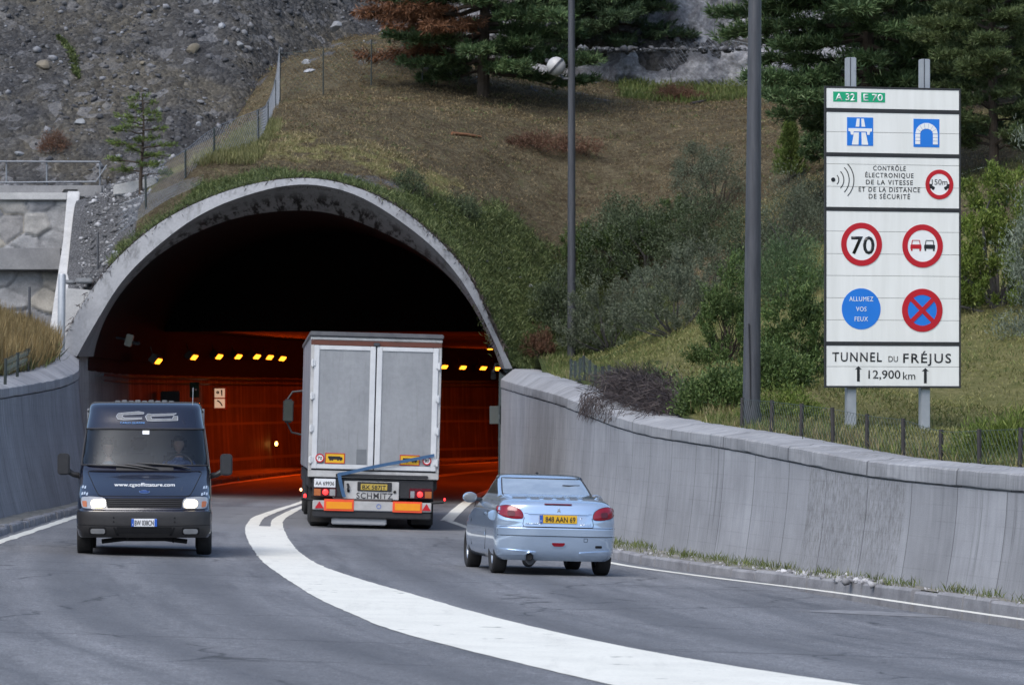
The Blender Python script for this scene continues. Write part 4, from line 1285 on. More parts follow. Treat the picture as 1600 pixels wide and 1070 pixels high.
# thin posts on the left
for (px, y0, y1, Y, r_, m_, lb, ct) in [(95,428,556,114.5,0.10,'galv','thick pale metal post standing before the sloping coping','post'),
        (153,364,432,117.8,0.028,'darksteel','thin dark stake on the gravel left of the portal ring','stake'),
        (46,448,528,113.5,0.035,'darksteel','thin dark stake in the dry grass before the masonry wall','stake')]:
    a0 = at(px, y1+14, Y); a1 = at(px+ (2 if px == 95 else 0), y0, Y)
    o = MB().tube([(0, 0, 0), tuple((a1-a0)*0.98), tuple(a1-a0)], [r_, r_, r_*0.8], 10).build('metal_post', MT[m_], None, sm=True, loc=a0); tag(o, lb, ct)
o = MB().tube([(0, 0, 0), (0.19, 0, 0.42)], 0.04, 8).build('stake', MT['darksteel'], None, sm=True, loc=at(103, 534, 115.6)); tag(o, 'short leaning dark stake beside the foot of the portal ring', 'stake')

# ---- lamp posts
def lamp_post(px, py, Y, r0, r1, H, lean, label, extra=None):
    a0 = at(px, py, Y); a0.z -= 0.25
    e = empty('lamp_post', a0, label, 'lamp post')
    pts = [(lean*t*H, 0, H*t) for t in np.linspace(0, 1, 7)]; rs = [r0+(r1-r0)*t for t in np.linspace(0, 1, 7)]
    MB().tube(pts, rs, 24).build('pole', MT['pole'], e, sm=True)
    MB().tube([(0, 0, 0.0), (0, 0, 0.2)], r0*1.12, 20).build('base_flange', MT['pole'], e, sm=True)
    # lantern arm above the frame
    tp = Vector(pts[-1])
    MB().tube([tuple(tp), tuple(tp+Vector((-0.5, -0.2, 0.35))), tuple(tp+Vector((-1.5, -0.5, 0.5)))], r1*0.7, 10).build('arm', MT['pole'], e, sm=True)
    MB().box(-2.2, -1.4, -0.75, -0.45, 0.40, 0.55, Matrix.Translation(tp)).build('lantern', MT['galv'], e, bevel=0.05)
    return e
def pole_mat():
    k = NT('weathered_pole'); v = k.coord('Object')
    n = k.noise(k.coord('Object', (6, 6, 0.5)), 3, 7, 0.7)
    k.base(k.ramp(n, [(0.3, (0.034, 0.036, 0.042)), (0.6, (0.060, 0.063, 0.072)), (0.75, (0.095, 0.09, 0.085))])); k.set(Roughness=0.55); k.bump(n, 0.1, 0.01)
    return k.m
MT['pole'] = pole_mat()
lpL = lamp_post(893, 572, 118, 0.115, 0.075, 14.0, 0.0, 'thin dark lamp post with a round floodlight, behind the wall near the portal')
lpR = lamp_post(1174, 640, 70.5, 0.142, 0.075, 11.0, 0.0085, 'thick dark lamp post behind the retaining wall, left of the big sign')
MB().tube([(-0.02, -0.142, 0.3), (-0.03, -0.15, 0.9), (-0.05, -0.145, 1.6)], 0.012, 6).build('cable', MT['plastic'], lpR)
# globe floodlight on the left post
g = at(869, 104, 118)-lpL.location
MB().ball(tuple(g), 0.25, 28, 18).build('floodlight_globe', pmat('globe_grey_white', (0.44, 0.43, 0.42), (0.34, 0.33, 0.32), 2, 0.4), lpL, sm=True)
mb = MB(); mb.ring(0, 0, 0.235, 0.262, -0.03, 0.03, 36)
Mb = Matrix.Translation(g) @ Matrix.Rotation(R(-48), 4, 'Y') @ Matrix.Rotation(R(90), 4, 'X') 
mb.v = [tuple(Mb @ Vector(v)) for v in mb.v]
mb.build('globe_band', MT['darksteel'], lpL, sm=True)
MB().tube([tuple(g+Vector((0.1, 0, -0.22))), tuple(g+Vector((0.2, 0, -0.33))), (0.0, 0, g.z-0.33)], 0.035, 8).build('globe_bracket', MT['darksteel'], lpL)
MB().box(g.x-0.29, g.x-0.19, -0.05, 0.05, g.z+0.10, g.z+0.2).build('globe_clip', MT['darksteel'], lpL, bevel=0.01)

# ---- the valley side behind the viewer: the road goes on and dark hills are added to darken the car reflections
def unseen_ridge():
    A = np.linspace(-520, 520, 70); B_ = np.linspace(0, 1, 14)
    X, T_ = np.meshgrid(A, B_)
    Y = -140-T_*260-0.0004*(X**2)*0.2
    Z = -2+T_**0.8*(62+60*(vnoise(X, X*0, 0.006, 61)-0.3))+8*(vnoise(X, Y, 0.02, 62)-0.5)
    o = MB().grid(np.stack([X, Y, Z], 2)).build('unseen_hills', concrete_mat('unseen_hills_dark', (0.055, 0.07, 0.045), (0.03, 0.042, 0.03), 0.05), sm=True); tag(o, kind='structure')
unseen_ridge()
# ================================================================== VEHICLES
class Body:
    """a shell of horizontal slices; end A is at low y (towards the camera), end B at high y"""
    KEYS = ('w', 'ya', 'da', 'na', 'yb', 'db', 'nb')
    def __init__(s, table):
        z = [r[0] for r in table]
        s.z0, s.z1 = z[0], z[-1]
        s.f = {k: pchip(z, [r[1+i] for r in table]) for i, k in enumerate(s.KEYS)}
    def row(s, z): return {k: float(s.f[k](z)) for k in s.KEYS}
    def A(s, x, z, off=0.0):
        w_, ya, da, na = (s.f[k](z) for k in ('w', 'ya', 'da', 'na'))
        u = np.clip(np.abs(x)/w_, 0, 0.9995)
        return ya+da*(1-(1-u**na)**(1/na))-off
    def ring(s, z, th, ns):
        r = s.row(z); out = []
        for t in th:
            a = math.sin(t); c = math.cos(t)
            out.append((r['w']*math.copysign(abs(a)**(2/r['na']), a), r['ya']+r['da']*(1-max(0, c)**(2/r['na'])), z))
        y0, y1 = r['ya']+r['da'], r['yb']-r['db']
        for k in range(1, ns): out.append((r['w'], y0+(y1-y0)*k/ns, z))
        for t in th:
            a = math.sin(t); c = math.cos(t)
            out.append((r['w']*math.copysign(abs(a)**(2/r['nb']), -a), r['yb']-r['db']*(1-max(0, c)**(2/r['nb'])), z))
        for k in range(1, ns): out.append((-r['w'], y1+(y0-y1)*k/ns, z))
        return out
    def mesh(s, zs, th, ns, classify=None, cap_top=True, cap_bot=True):
        """returns dict key -> MB"""
        rings = [s.ring(z, th, ns) for z in zs]
        n = len(rings[0]); out = {}
        def get(k): return out.setdefault(k, MB())
        for i in range(len(zs)-1):
            for j in range(n):
                l = (j+1) % n
                q = [rings[i][j], rings[i][l], rings[i+1][l], rings[i+1][j]]
                k = classify(i, j, q) if classify else 'body'
                if k is None: continue
                get(k).add(q, [(0, 1, 2, 3)])
        if cap_top: get('body').add(rings[-1], [tuple(range(n))])
        if cap_bot: get('body').add(rings[0], [tuple(range(n))[::-1]])
        return out

def dens(poly, step):
    out = []
    n = len(poly)
    for i in range(n):
        a = np.array(poly[i], float); b = np.array(poly[(i+1) % n], float)
        m = max(1, int(np.ceil(np.linalg.norm(b-a)/step)))
        for k in range(m): out.append(tuple(a+(b-a)*k/m))
    return out
def rounded(poly, r, n=5):
    """round the corners of a polygon"""
    out = []; m = len(poly)
    for i in range(m):
        p0 = np.array(poly[i-1], float); p = np.array(poly[i], float); p1 = np.array(poly[(i+1) % m], float)
        a = p0-p; b = p1-p; la, lb = np.linalg.norm(a), np.linalg.norm(b)
        rr = min(r, la*0.45, lb*0.45)
        A = p+a/la*rr; B = p+b/lb*rr
        for k in range(n+1):
            t = k/n; out.append(tuple((1-t)**2*A+2*t*(1-t)*p+t*t*B))
    return out
def rect(x0, x1, z0, z1): return [(x0, z0), (x1, z0), (x1, z1), (x0, z1)]

def patch(name, poly, surf, off, m, parent, step=0.05, skirt=0.02, bulge=0.0, smooth_=True):
    """a sheet following the body skin: polygon in x,z pushed out of the surface by off, with a rim back into it"""
    P_ = dens(poly, step); n = len(P_)
    xs = [p[0] for p in P_]; zs = [p[1] for p in P_]
    inner = []
    for x in np.arange(min(xs)+step*0.5, max(xs), step):
        for z in np.arange(min(zs)+step*0.5, max(zs), step):
            c = False; j = n-1
            for i in range(n):
                if (P_[i][1] > z) != (P_[j][1] > z) and x < (P_[j][0]-P_[i][0])*(z-P_[i][1])/(P_[j][1]-P_[i][1])+P_[i][0]: c = not c
                j = i
            if c and min((x-p[0])**2+(z-p[1])**2 for p in P_) > (step*0.4)**2: inner.append((x, z))
    vs, es, fs, *_ = delaunay_2d_cdt([Vector(p) for p in P_+inner], [], [list(range(n))], 1, 1e-6)
    V = []
    for v in vs:
        d = min((v[0]-p[0])**2+(v[1]-p[1])**2 for p in P_)**0.5 if bulge else 0
        V.append((v[0], float(surf(v[0], v[1]))-off-bulge*(1-math.exp(-d/0.03)), v[1]))
    mb = MB(); F_ = []
    for f in fs:
        f = list(f)
        a, b, c = V[f[0]], V[f[1]], V[f[2]]
        cr_ = (b[0]-a[0])*(c[2]-a[2])-(b[2]-a[2])*(c[0]-a[0])
        F_.append(tuple(f if cr_ > 0 else f[::-1]))
    mb.add(V, F_)
    cnt = {}
    for f in F_:
        for i in range(len(f)):
            e = (f[i], f[(i+1) % len(f)]); cnt[e] = 1
    rim = [e for e in cnt if (e[1], e[0]) not in cnt]
    for a, b in rim:
        va, vb = V[a], V[b]
        mb.add([va, vb, (vb[0], vb[1]+skirt, vb[2]), (va[0], va[1]+skirt, va[2])], [(3, 2, 1, 0)])
    return mb.build(name, m, parent, sm=smooth_, ang=40)

def on_skin(pts, surf, off): return [(x, float(surf(x, z))-off, z) for x, z in pts]
def seam(name, pts, surf, m, parent, r=0.005, off=0.0, step=0.05):
    P_ = []
    for i in range(len(pts)-1):
        a = np.array(pts[i], float); b = np.array(pts[i+1], float); k = max(1, int(np.linalg.norm(b-a)/step))
        for t in range(k): P_.append(tuple(a+(b-a)*t/k))
    P_.append(pts[-1])
    return MB().tube(on_skin(P_, surf, off), r, 6).build(name, m, parent, sm=True)

def wheel(parent, x, y, r, width, side, rimmat, spokes=7, tread=None, rim_r=0.64):
    """side=+1: outer face towards +x"""
    h = width/2
    t = MB()
    t.lathe_x([(-h*0.80, r*rim_r), (-h, r*(rim_r+0.06)), (-h, r*0.90), (-h*0.86, r*0.975), (-h*0.6, r), (h*0.6, r), (h*0.86, r*0.975), (h, r*0.90), (h, r*(rim_r+0.06)), (h*0.80, r*rim_r), (-h*0.8, r*rim_r)], (0, 0, 0), 40)
    e = t.build('wheel', MT['rubber'], parent, sm=True, ang=50, loc=(x, y, r))
    m = MB()
    o_ = side*h*0.72
    m.lathe_x([(o_, r*(rim_r+0.01)), (o_-side*0.012, r*(rim_r-0.04)), (o_-side*0.05, r*(rim_r-0.06)), (-o_, r*(rim_r-0.03))], (0, 0, 0), 36)
    m.lathe_x([(o_-side*0.01, 0.001), (o_-side*0.008, r*0.15), (o_-side*0.03, r*0.17)], (0, 0, 0), 20)
    for k in range(spokes):
        a = 2*math.pi*k/spokes; M = Matrix.Rotation(a, 4, 'X')
        q = [Vector((o_-side*0.012, -r*0.065, r*0.12)), Vector((o_-side*0.012, r*0.065, r*0.12)), Vector((o_-side*0.02, r*0.05, r*(rim_r-0.03))), Vector((o_-side*0.02, -r*0.05, r*(rim_r-0.03)))]
        b = [v-Vector((side*0.04, 0, 0)) for v in q]
        m.add([M@v for v in q+b], [(0,1,2,3), (7,6,5,4), (0,4,5,1), (1,5,6,2), (2,6,7,3), (3,7,4,0)])
    m.build('rim', rimmat, e, sm=True)
    d = MB().lathe_x([(0.0, 0.001), (0.0, r*(rim_r-0.02))], (0, 0, 0), 24); d.build('brake_disc', MT['darksteel'], e)
    return e

def carpaint(name, c, metal, rough, coat=1.0):
    k = NT(name)
    d = k.noise(k.coord('Object'), 2.0, 1, 0.5)
    k.base(k.ramp(d, [(0.3, tuple(x*0.94 for x in c)), (0.7, c)]))
    k.set(Metallic=metal, Roughness=rough)
    k.b.inputs['Coat Weight'].default_value = coat; k.b.inputs['Coat Roughness'].default_value = 0.05
    return k.m
TH = np.radians(np.concatenate([[-90, -86, -81, -75], np.arange(-70, 71, 5), [75, 81, 86, 90]]))
MT['gap'] = pmat('dark_gap', (0.004, 0.004, 0.005), (0.006, 0.006, 0.007), 5, 0.9)
MT['redlamp'] = pmat('red_lamp_glass', (0.17, 0.002, 0.010), (0.24, 0.004, 0.016), 9, 0.12, coat=0.35)
MT['redlamp_dk'] = pmat('red_lamp_glass_dark', (0.07, 0.002, 0.005), (0.11, 0.003, 0.008), 9, 0.12, coat=0.35)
MT['redlit'] = emat('lit_red_lamp', (1.0, 0.03, 0.03), 1.6)
MT['amberlit'] = emat('lit_amber_lamp', (1.0, 0.45, 0.2), 5.0)
MT['headlit'] = emat('lit_headlamp', (1.0, 0.84, 0.58), 1.5)
MT['clearlamp'] = pmat('clear_lamp_glass', (0.45, 0.45, 0.44), (0.33, 0.33, 0.33), 6, 0.1, 0.4, coat=1.0)
MT['amberglass'] = pmat('amber_lamp_glass', (0.45, 0.13, 0.03), (0.35, 0.10, 0.02), 6, 0.1, coat=1.0)
MT['plate_y'] = pmat('yellow_plate', (0.72, 0.42, 0.02), (0.66, 0.38, 0.02), 4, 0.4)
MT['plate_y2'] = pmat('dirty_yellow_plate', (0.50, 0.36, 0.06), (0.38, 0.27, 0.05), 5, 0.5)
MT['plate_w'] = pmat('white_plate', (0.72, 0.73, 0.74), (0.66, 0.67, 0.68), 4, 0.4)
MT['plate_b'] = pmat('plate_blue_band', (0.02, 0.10, 0.45), (0.02, 0.09, 0.4), 4, 0.4)

# ------------------------------------------------------------------ silver-blue coupe
def make_coupe():
    gx_, gy_ = ground(858, 896.5)
    yaw = R(8.6)
    root = empty('coupe', (gx_, gy_, float(road_z(gx_, gy_))), 'silver blue coupe seen from behind on the right lane', 'car', rot=(0, math.atan(FALL)*0.95, yaw))
    paint = carpaint('silver_blue_paint', (0.47, 0.59, 0.74), 0.6, 0.15)
    # local frame: x right, y forward, origin under the rear axle; rear face at y=-0.72
    B = Body([
        # z     w     ya     da    na   yb    db   nb
        (0.20, 0.745, -0.60, 0.40, 3.2, 2.95, 0.6, 2.6),
        (0.25, 0.800, -0.655, 0.42, 3.2, 3.05, 0.7, 2.6),
        (0.33, 0.822, -0.70, 0.44, 3.2, 3.10, 0.8, 2.5),
        (0.43, 0.832, -0.722, 0.46, 3.2, 3.11, 0.8, 2.5),
        (0.54, 0.838, -0.735, 0.46, 3.2, 3.10, 0.8, 2.5),
        (0.645, 0.838, -0.735, 0.46, 3.2, 3.05, 0.8, 2.5),
        (0.665, 0.836, -0.700, 0.44, 3.2, 3.02, 0.8, 2.5),
        (0.75, 0.830, -0.682, 0.36, 3.3, 2.92, 0.8, 2.5),
        (0.85, 0.815, -0.660, 0.35, 3.3, 2.70, 0.9, 2.4),
        (0.93, 0.790, -0.640, 0.34, 3.3, 2.40, 0.9, 2.4),
        (0.985, 0.755, -0.605, 0.34, 3.2, 2.15, 0.8, 2.4),
        (1.015, 0.730, -0.52, 0.40, 3.0, 2.05, 0.7, 2.4),
        (1.05, 0.690, -0.32, 0.36, 3.0, 1.98, 0.6, 2.4),
        (1.085, 0.640, -0.02, 0.34, 2.8, 1.92, 0.5, 2.4),
        (1.105, 0.60, 0.22, 0.30, 2.6, 1.88, 0.4, 2.4)])
    zs = np.concatenate([np.linspace(0.20, 0.64, 14), [0.650, 0.658, 0.667], np.linspace(0.69, 1.0, 12), np.linspace(1.015, 1.105, 7)])
    body = B.mesh(zs, TH, 18)['body'].build('body', paint, root, sm=True, ang=50)
    arches = MB()
    for yc in (0.0, 2.442):
        for sx in (-1, 1):
            arches.lathe_x([(-0.16, 0.001), (-0.16, 0.345), (0.22, 0.345), (0.22, 0.001)], (sx*0.80, yc, 0.31), 36)
    arches.box(-0.72, 0.72, -0.50, 0.3, 0.1, 0.27)
    boolean_cut(body, arches)
    surf = lambda x, z: B.A(x, z)
    # floor pan and wheel wells
    MB().box(-0.70, 0.70, -0.42, 2.9, 0.23, 0.34).build('floor_pan', MT['gap'], root, bevel=0.03)
    for yc in (0.0, 2.442):
        for sx in (-1, 1):
            wheel(root, sx*0.725, yc, 0.298, 0.195, sx, MT['alloy'], 8)
    # cabin
    C = Body([
        (1.00, 0.735, -0.10, 0.50, 2.6, 2.10, 0.5, 2.6),
        (1.085, 0.675, 0.16, 0.46, 2.7, 1.98, 0.5, 2.6),
        (1.16, 0.655, 0.36, 0.44, 2.8, 1.84, 0.5, 2.6),
        (1.25, 0.628, 0.58, 0.42, 2.8, 1.66, 0.5, 2.6),
        (1.32, 0.598, 0.78, 0.42, 2.8, 1.50, 0.5, 2.6),
        (1.350, 0.562, 0.90, 0.36, 2.6, 1.42, 0.3, 2.6),
        (1.366, 0.49, 1.02, 0.20, 2.4, 1.36, 0.15, 2.6),
        (1.372, 0.33, 1.12, 0.05, 2.2, 1.30, 0.04, 2.6)])
    zc_ = np.array([1.00, 1.04, 1.088, 1.125, 1.16, 1.20, 1.25, 1.285, 1.315, 1.335, 1.350, 1.36, 1.366, 1.37, 1.372])
    nT = len(TH); ns = 10
    def cls(i, j, q):
        zm = sum(p[2] for p in q)/4
        if 1.088 < zm < 1.318:
            if 5 <= j < nT-6: return 'rear_window'
            if j in (0, 1) or 2*nT+ns-3 <= j: return 'side_window'
            if nT-3 <= j < nT-1+ns: return 'side_window_far'
            if nT+ns-1+5 <= j < 2*nT+ns-1-6: return 'windscreen'
        return 'body'
    parts = C.mesh(zc_, TH, ns, cls, True, False)
    parts['body'].build('roof', paint, root, sm=True, ang=50)
    g1 = pmat('car_rear_glass_sky_tint', (0.30, 0.36, 0.42), (0.20, 0.25, 0.31), 2.2, 0.10, coat=1.0, spec=0.8, stretch=(1, 1, 2.2)); g2 = pmat('car_side_glass', (0.016, 0.015, 0.015), (0.02, 0.018, 0.017), 3, 0.25, spec=0.12)  # pale base colour paints the reflected sky into the rear glass
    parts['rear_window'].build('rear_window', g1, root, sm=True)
    parts['side_window'].build('side_window', g2, root, sm=True)
    parts['side_window_far'].build('side_window', g2, root, sm=True)
    parts['windscreen'].build('windscreen', g2, root, sm=True)
    cs = lambda x, z: C.A(x, z)
    xw = lambda th_, z: C.row(z)['w']*math.sin(R(th_))**(2/C.row(z)['na'])
    zz = np.linspace(1.093, 1.313, 8)
    # dark frit border of the rear window
    seam('window_seal', [(-xw(64.5, z), z) for z in zz]+[(xw(64.5, z), z) for z in zz[::-1]]+[(-xw(64.5, zz[0]), zz[0])], cs, MT['interior'], root, 0.009, 0.003)
    # high defogger strip / parcel shelf & seats inside
    MB().box(-0.60, 0.60, 0.35, 0.75, 1.03, 1.06).build('parcel_shelf', MT['interior'], root, bevel=0.02)
    for sx in (-1, 1):
        MB().box(sx*0.34-0.22, sx*0.34+0.22, 1.1, 1.22, 0.6, 1.10).build('seat', MT['interior'], root, bevel=0.05)
        MB().box(sx*0.34-0.12, sx*0.34+0.12, 1.1, 1.2, 1.13, 1.28).build('headrest', MT['interior'], root, bevel=0.04)
    MB().box(-0.48, 0.48, 0.98, 1.45, 1.322, 1.334).build('headlining', MT['interior'], root)
    # thin dark streak on the right of the rear window
    MB().tube([(0.24, float(C.A(0.24, 1.225))-0.012, 1.228), (0.32, float(C.A(0.32, 1.225))-0.016, 1.222), (0.50, float(C.A(0.50, 1.232))-0.012, 1.232)], [0.008, 0.013, 0.004], 6).build('window_streak', MT['interior'], root)
    # tail lamps wrapping round the corners
    for sx in (-1, 1):
        poly = [(sx*0.815, 0.93), (sx*0.70, 0.955), (sx*0.585, 0.93), (sx*0.50, 0.875), (sx*0.475, 0.775), (sx*0.60, 0.765), (sx*0.74, 0.79), (sx*0.805, 0.83), (sx*0.818, 0.88)]
        l = patch('tail_lamp', rounded(poly, 0.06), surf, 0.012, MT['redlamp'], root, 0.03, 0.03, 0.012)
        patch('lamp_lens', rounded([(sx*0.60, 0.80), (sx*0.70, 0.81), (sx*0.70, 0.88), (sx*0.60, 0.875)], 0.03), surf, 0.0265, MT['redlamp_dk'], l, 0.03, 0.01)
        seam('lamp_seal', rounded(poly, 0.06)+[rounded(poly, 0.06)[0]], surf, MT['gap'], l, 0.005, 0.003)
    # boot lid shut lines, plate recess, plate
    lid = patch('boot_lid', rounded([(-0.50, 0.668), (0.50, 0.668), (0.475, 0.78), (0.49, 0.875), (0.555, 0.955), (-0.555, 0.955), (-0.49, 0.875), (-0.475, 0.78)], 0.03), surf, 0.006, paint, root, 0.04, 0.02)
    seam('shut_line', [(-0.47, 0.79), (-0.49, 0.70), (-0.48, 0.664), (0.48, 0.664), (0.49, 0.70), (0.47, 0.79)], surf, MT['gap'], lid, 0.005, 0.005)
    seam('crease', [(-0.47, 0.845), (0.47, 0.845)], surf, MT['gap'], lid, 0.0035, 0.004)
    patch('plate_recess', rounded([(-0.40, 0.835), (0.40, 0.835), (0.39, 0.74), (0.30, 0.69), (-0.30, 0.69), (-0.39, 0.74)], 0.05), surf, 0.007, carpaint('silver_blue_paint_shade', (0.44, 0.53, 0.66), 0.55, 0.2), lid, 0.05, 0.004)  # darker copy of the body paint draws the recess shade on the lid
    h = patch('boot_handle', rounded(rect(-0.42, 0.42, 0.838, 0.868), 0.012), surf, 0.022, paint, lid, 0.05, 0.03)
    pl = MB().box(-0.26, 0.26, -0.012, 0, -0.056, 0.056).build('number_plate', MT['plate_y'], lid, bevel=0.003, loc=(-0.005, float(surf(0, 0.77))-0.02, 0.772))
    MB().box(-0.26, -0.215, -0.0165, -0.0125, -0.054, 0.054).build('euro_band', MT['plate_b'], pl)
    text_mesh('848 AAN 69', 0.415, 0.075, 'plate_lettering', MT['black'], pl, T(0.028, -0.013, 0), 0.003, 0.012)
    text_mesh('F', 0.018, 0.026, 'plate_country', MT['white_print'], pl, T(-0.238, -0.017, -0.03), 0.002, 0.01)
    # maker's emblem, model lettering, third stop lamp, lock
    MB().prism([(-0.035, -0.035), (-0.012, 0.0), (0.0, 0.04), (0.014, 0.0), (0.036, -0.035), (0.01, -0.02), (-0.01, -0.02)], -0.008, 0.004).build('emblem', MT['alloy'], lid, bevel=0.003, loc=(0.005, float(surf(0, 0.885))-0.008, 0.895))
    text_mesh('PEUGEOT', 0.24, 0.022, 'lettering', MT['chrome'], lid, T(-0.34, float(surf(0.34, 0.70))-0.010, 0.705), 0.004, 0.01)
    text_mesh('206 CC', 0.15, 0.022, 'lettering', MT['chrome'], lid, T(0.38, float(surf(0.38, 0.70))-0.010, 0.705), 0.004, 0.01)
    patch('stop_lamp', rounded(rect(-0.19, 0.19, 0.968, 0.985), 0.006), surf, 0.014, MT['redlamp_dk'], root, 0.04, 0.03)
    MB().lathe_x([(0, 0.001), (0.008, 0.02), (0.0, 0.022)], (0, 0, 0), 16).build('lock', MT['chrome'], lid, loc=(0.315, float(surf(0.31, 0.77))-0.008, 0.78)).rotation_euler = (0, 0, R(90))
    # ribs and hinges on the deck in front of the rear window
    for x in (-0.36, -0.18, 0.0, 0.18, 0.36):
        MB().box(x-0.035, x+0.035, -0.30, -0.12, 1.045, 1.085).build('deck_rib', paint, root, bevel=0.015)
    for sx in (-1, 1):
        MB().tube([(sx*0.70, 0.05, 1.03), (sx*0.63, -0.10, 1.075), (sx*0.58, -0.22, 1.05)], [0.012, 0.022, 0.012], 8).build('deck_hinge', paint, root, sm=True)
    # bumper: protective band, reflector, towing cover, lower mouldings
    seam('bumper_seam', [(-0.825, 0.655), (0.825, 0.655)], surf, MT['gap'], root, 0.006, 0.0)
    b = patch('bumper_band', rounded(rect(-0.815, 0.815, 0.545, 0.638), 0.02), surf, 0.013, paint, root, 0.045, 0.03)
    seam('bumper_seam', [(-0.815, 0.54), (0.815, 0.54)], surf, MT['gap'], b, 0.005, 0.0)
    rf = patch('reflector', rounded([(-0.10, 0.45), (0.10, 0.45), (0.07, 0.40), (-0.07, 0.40)], 0.03), surf, 0.012, MT['redlamp'], root, 0.03, 0.02)
    patch('reflector_bezel', rounded([(-0.125, 0.46), (0.125, 0.46), (0.085, 0.385), (-0.085, 0.385)], 0.04), surf, 0.005, paint, rf, 0.03, 0.02)
    seam('tow_cover', rounded(rect(0.355, 0.405, 0.47, 0.515), 0.006)+[(0.358, 0.47)], surf, MT['gap'], root, 0.003, 0.0)
    patch('parking_sensor_cover', rounded(rect(0.52, 0.62, 0.385, 0.42), 0.015), surf, 0.005, MT['gap'], root, 0.03, 0.01)
    for sx in (-1, 1):
        x0, x1 = (0.30, 0.80)
        patch('bumper_lip', rounded([(sx*x0, 0.315), (sx*x1, 0.355), (sx*0.815, 0.30), (sx*0.80, 0.265), (sx*x0, 0.285)], 0.02), surf, 0.018, paint, root, 0.04, 0.03, 0.008)
    # exhaust
    ex = MB().tube([(-0.395, -0.735, 0.255), (-0.395, -0.45, 0.25)], 0.055, 20, cap=False).build('exhaust', MT['chrome'], root, sm=True)
    ex.scale = (1, 1, 1)
    MB().tube([(-0.395, -0.715, 0.255), (-0.395, -0.70, 0.255)], 0.046, 20).build('exhaust_bore', MT['gap'], ex)
    MB().tube([(-0.37, -0.62, 0.20), (-0.35, -0.35, 0.19), (-0.2, 0.1, 0.22)], [0.06, 0.09, 0.05], 12).build('muffler', MT['darksteel'], ex, sm=True)
    # left side: door seam, handle, side rubbing strip, mirror
    def side(y, z, off=0.0): return (-(float(B.f['w'](z))+off), y, z)
    MB().tube([side(0.52, 1.0, 0.0), side(0.44, 0.85), side(0.45, 0.55), side(0.62, 0.32)], 0.006, 6).build('door_seam', MT['gap'], root, sm=True)
    MB().tube([side(1.9, 0.95, 0.0), side(1.95, 0.7), side(1.92, 0.35)], 0.006, 6).build('door_seam', MT['gap'], root, sm=True)
    MB().box(-0.845, -0.80, 0.60, 0.82, 0.80, 0.835).build('door_handle', paint, root, bevel=0.012)
    MB().box(-0.853, -0.82, 0.5, 1.9, 0.50, 0.56).build('rubbing_strip', paint, root, bevel=0.012)
    MB().tube([side(-0.1, 0.80, 0.001), side(-0.08, 0.80, 0.004)], 0.07, 20).build('fuel_flap', paint, root, sm=True)
    for sx in (-1, 1):
        MB().tube([(sx*0.72, 1.72, 0.985), (sx*0.83, 1.66, 1.0)], [0.03, 0.025], 8).build('mirror_arm', MT['plastic'], root, sm=True)
        mm = MB().ball((sx*0.905, 1.64, 1.02), (0.105, 0.075, 0.075), 20, 14).build('mirror', paint, root, sm=True)
        MB().ball((sx*0.905, 1.572, 1.02), (0.094, 0.018, 0.066), 18, 10).build('mirror_glass', pmat('mirror_glass_grey', (0.16, 0.17, 0.18), (0.13, 0.14, 0.15), 3, 0.15, 0.0), mm, sm=True)
    MB().box(-0.02, 0.02, 1.3, 1.35, 1.368, 1.40).build('antenna_base', MT['plastic'], root, bevel=0.008)
    return root
make_coupe()

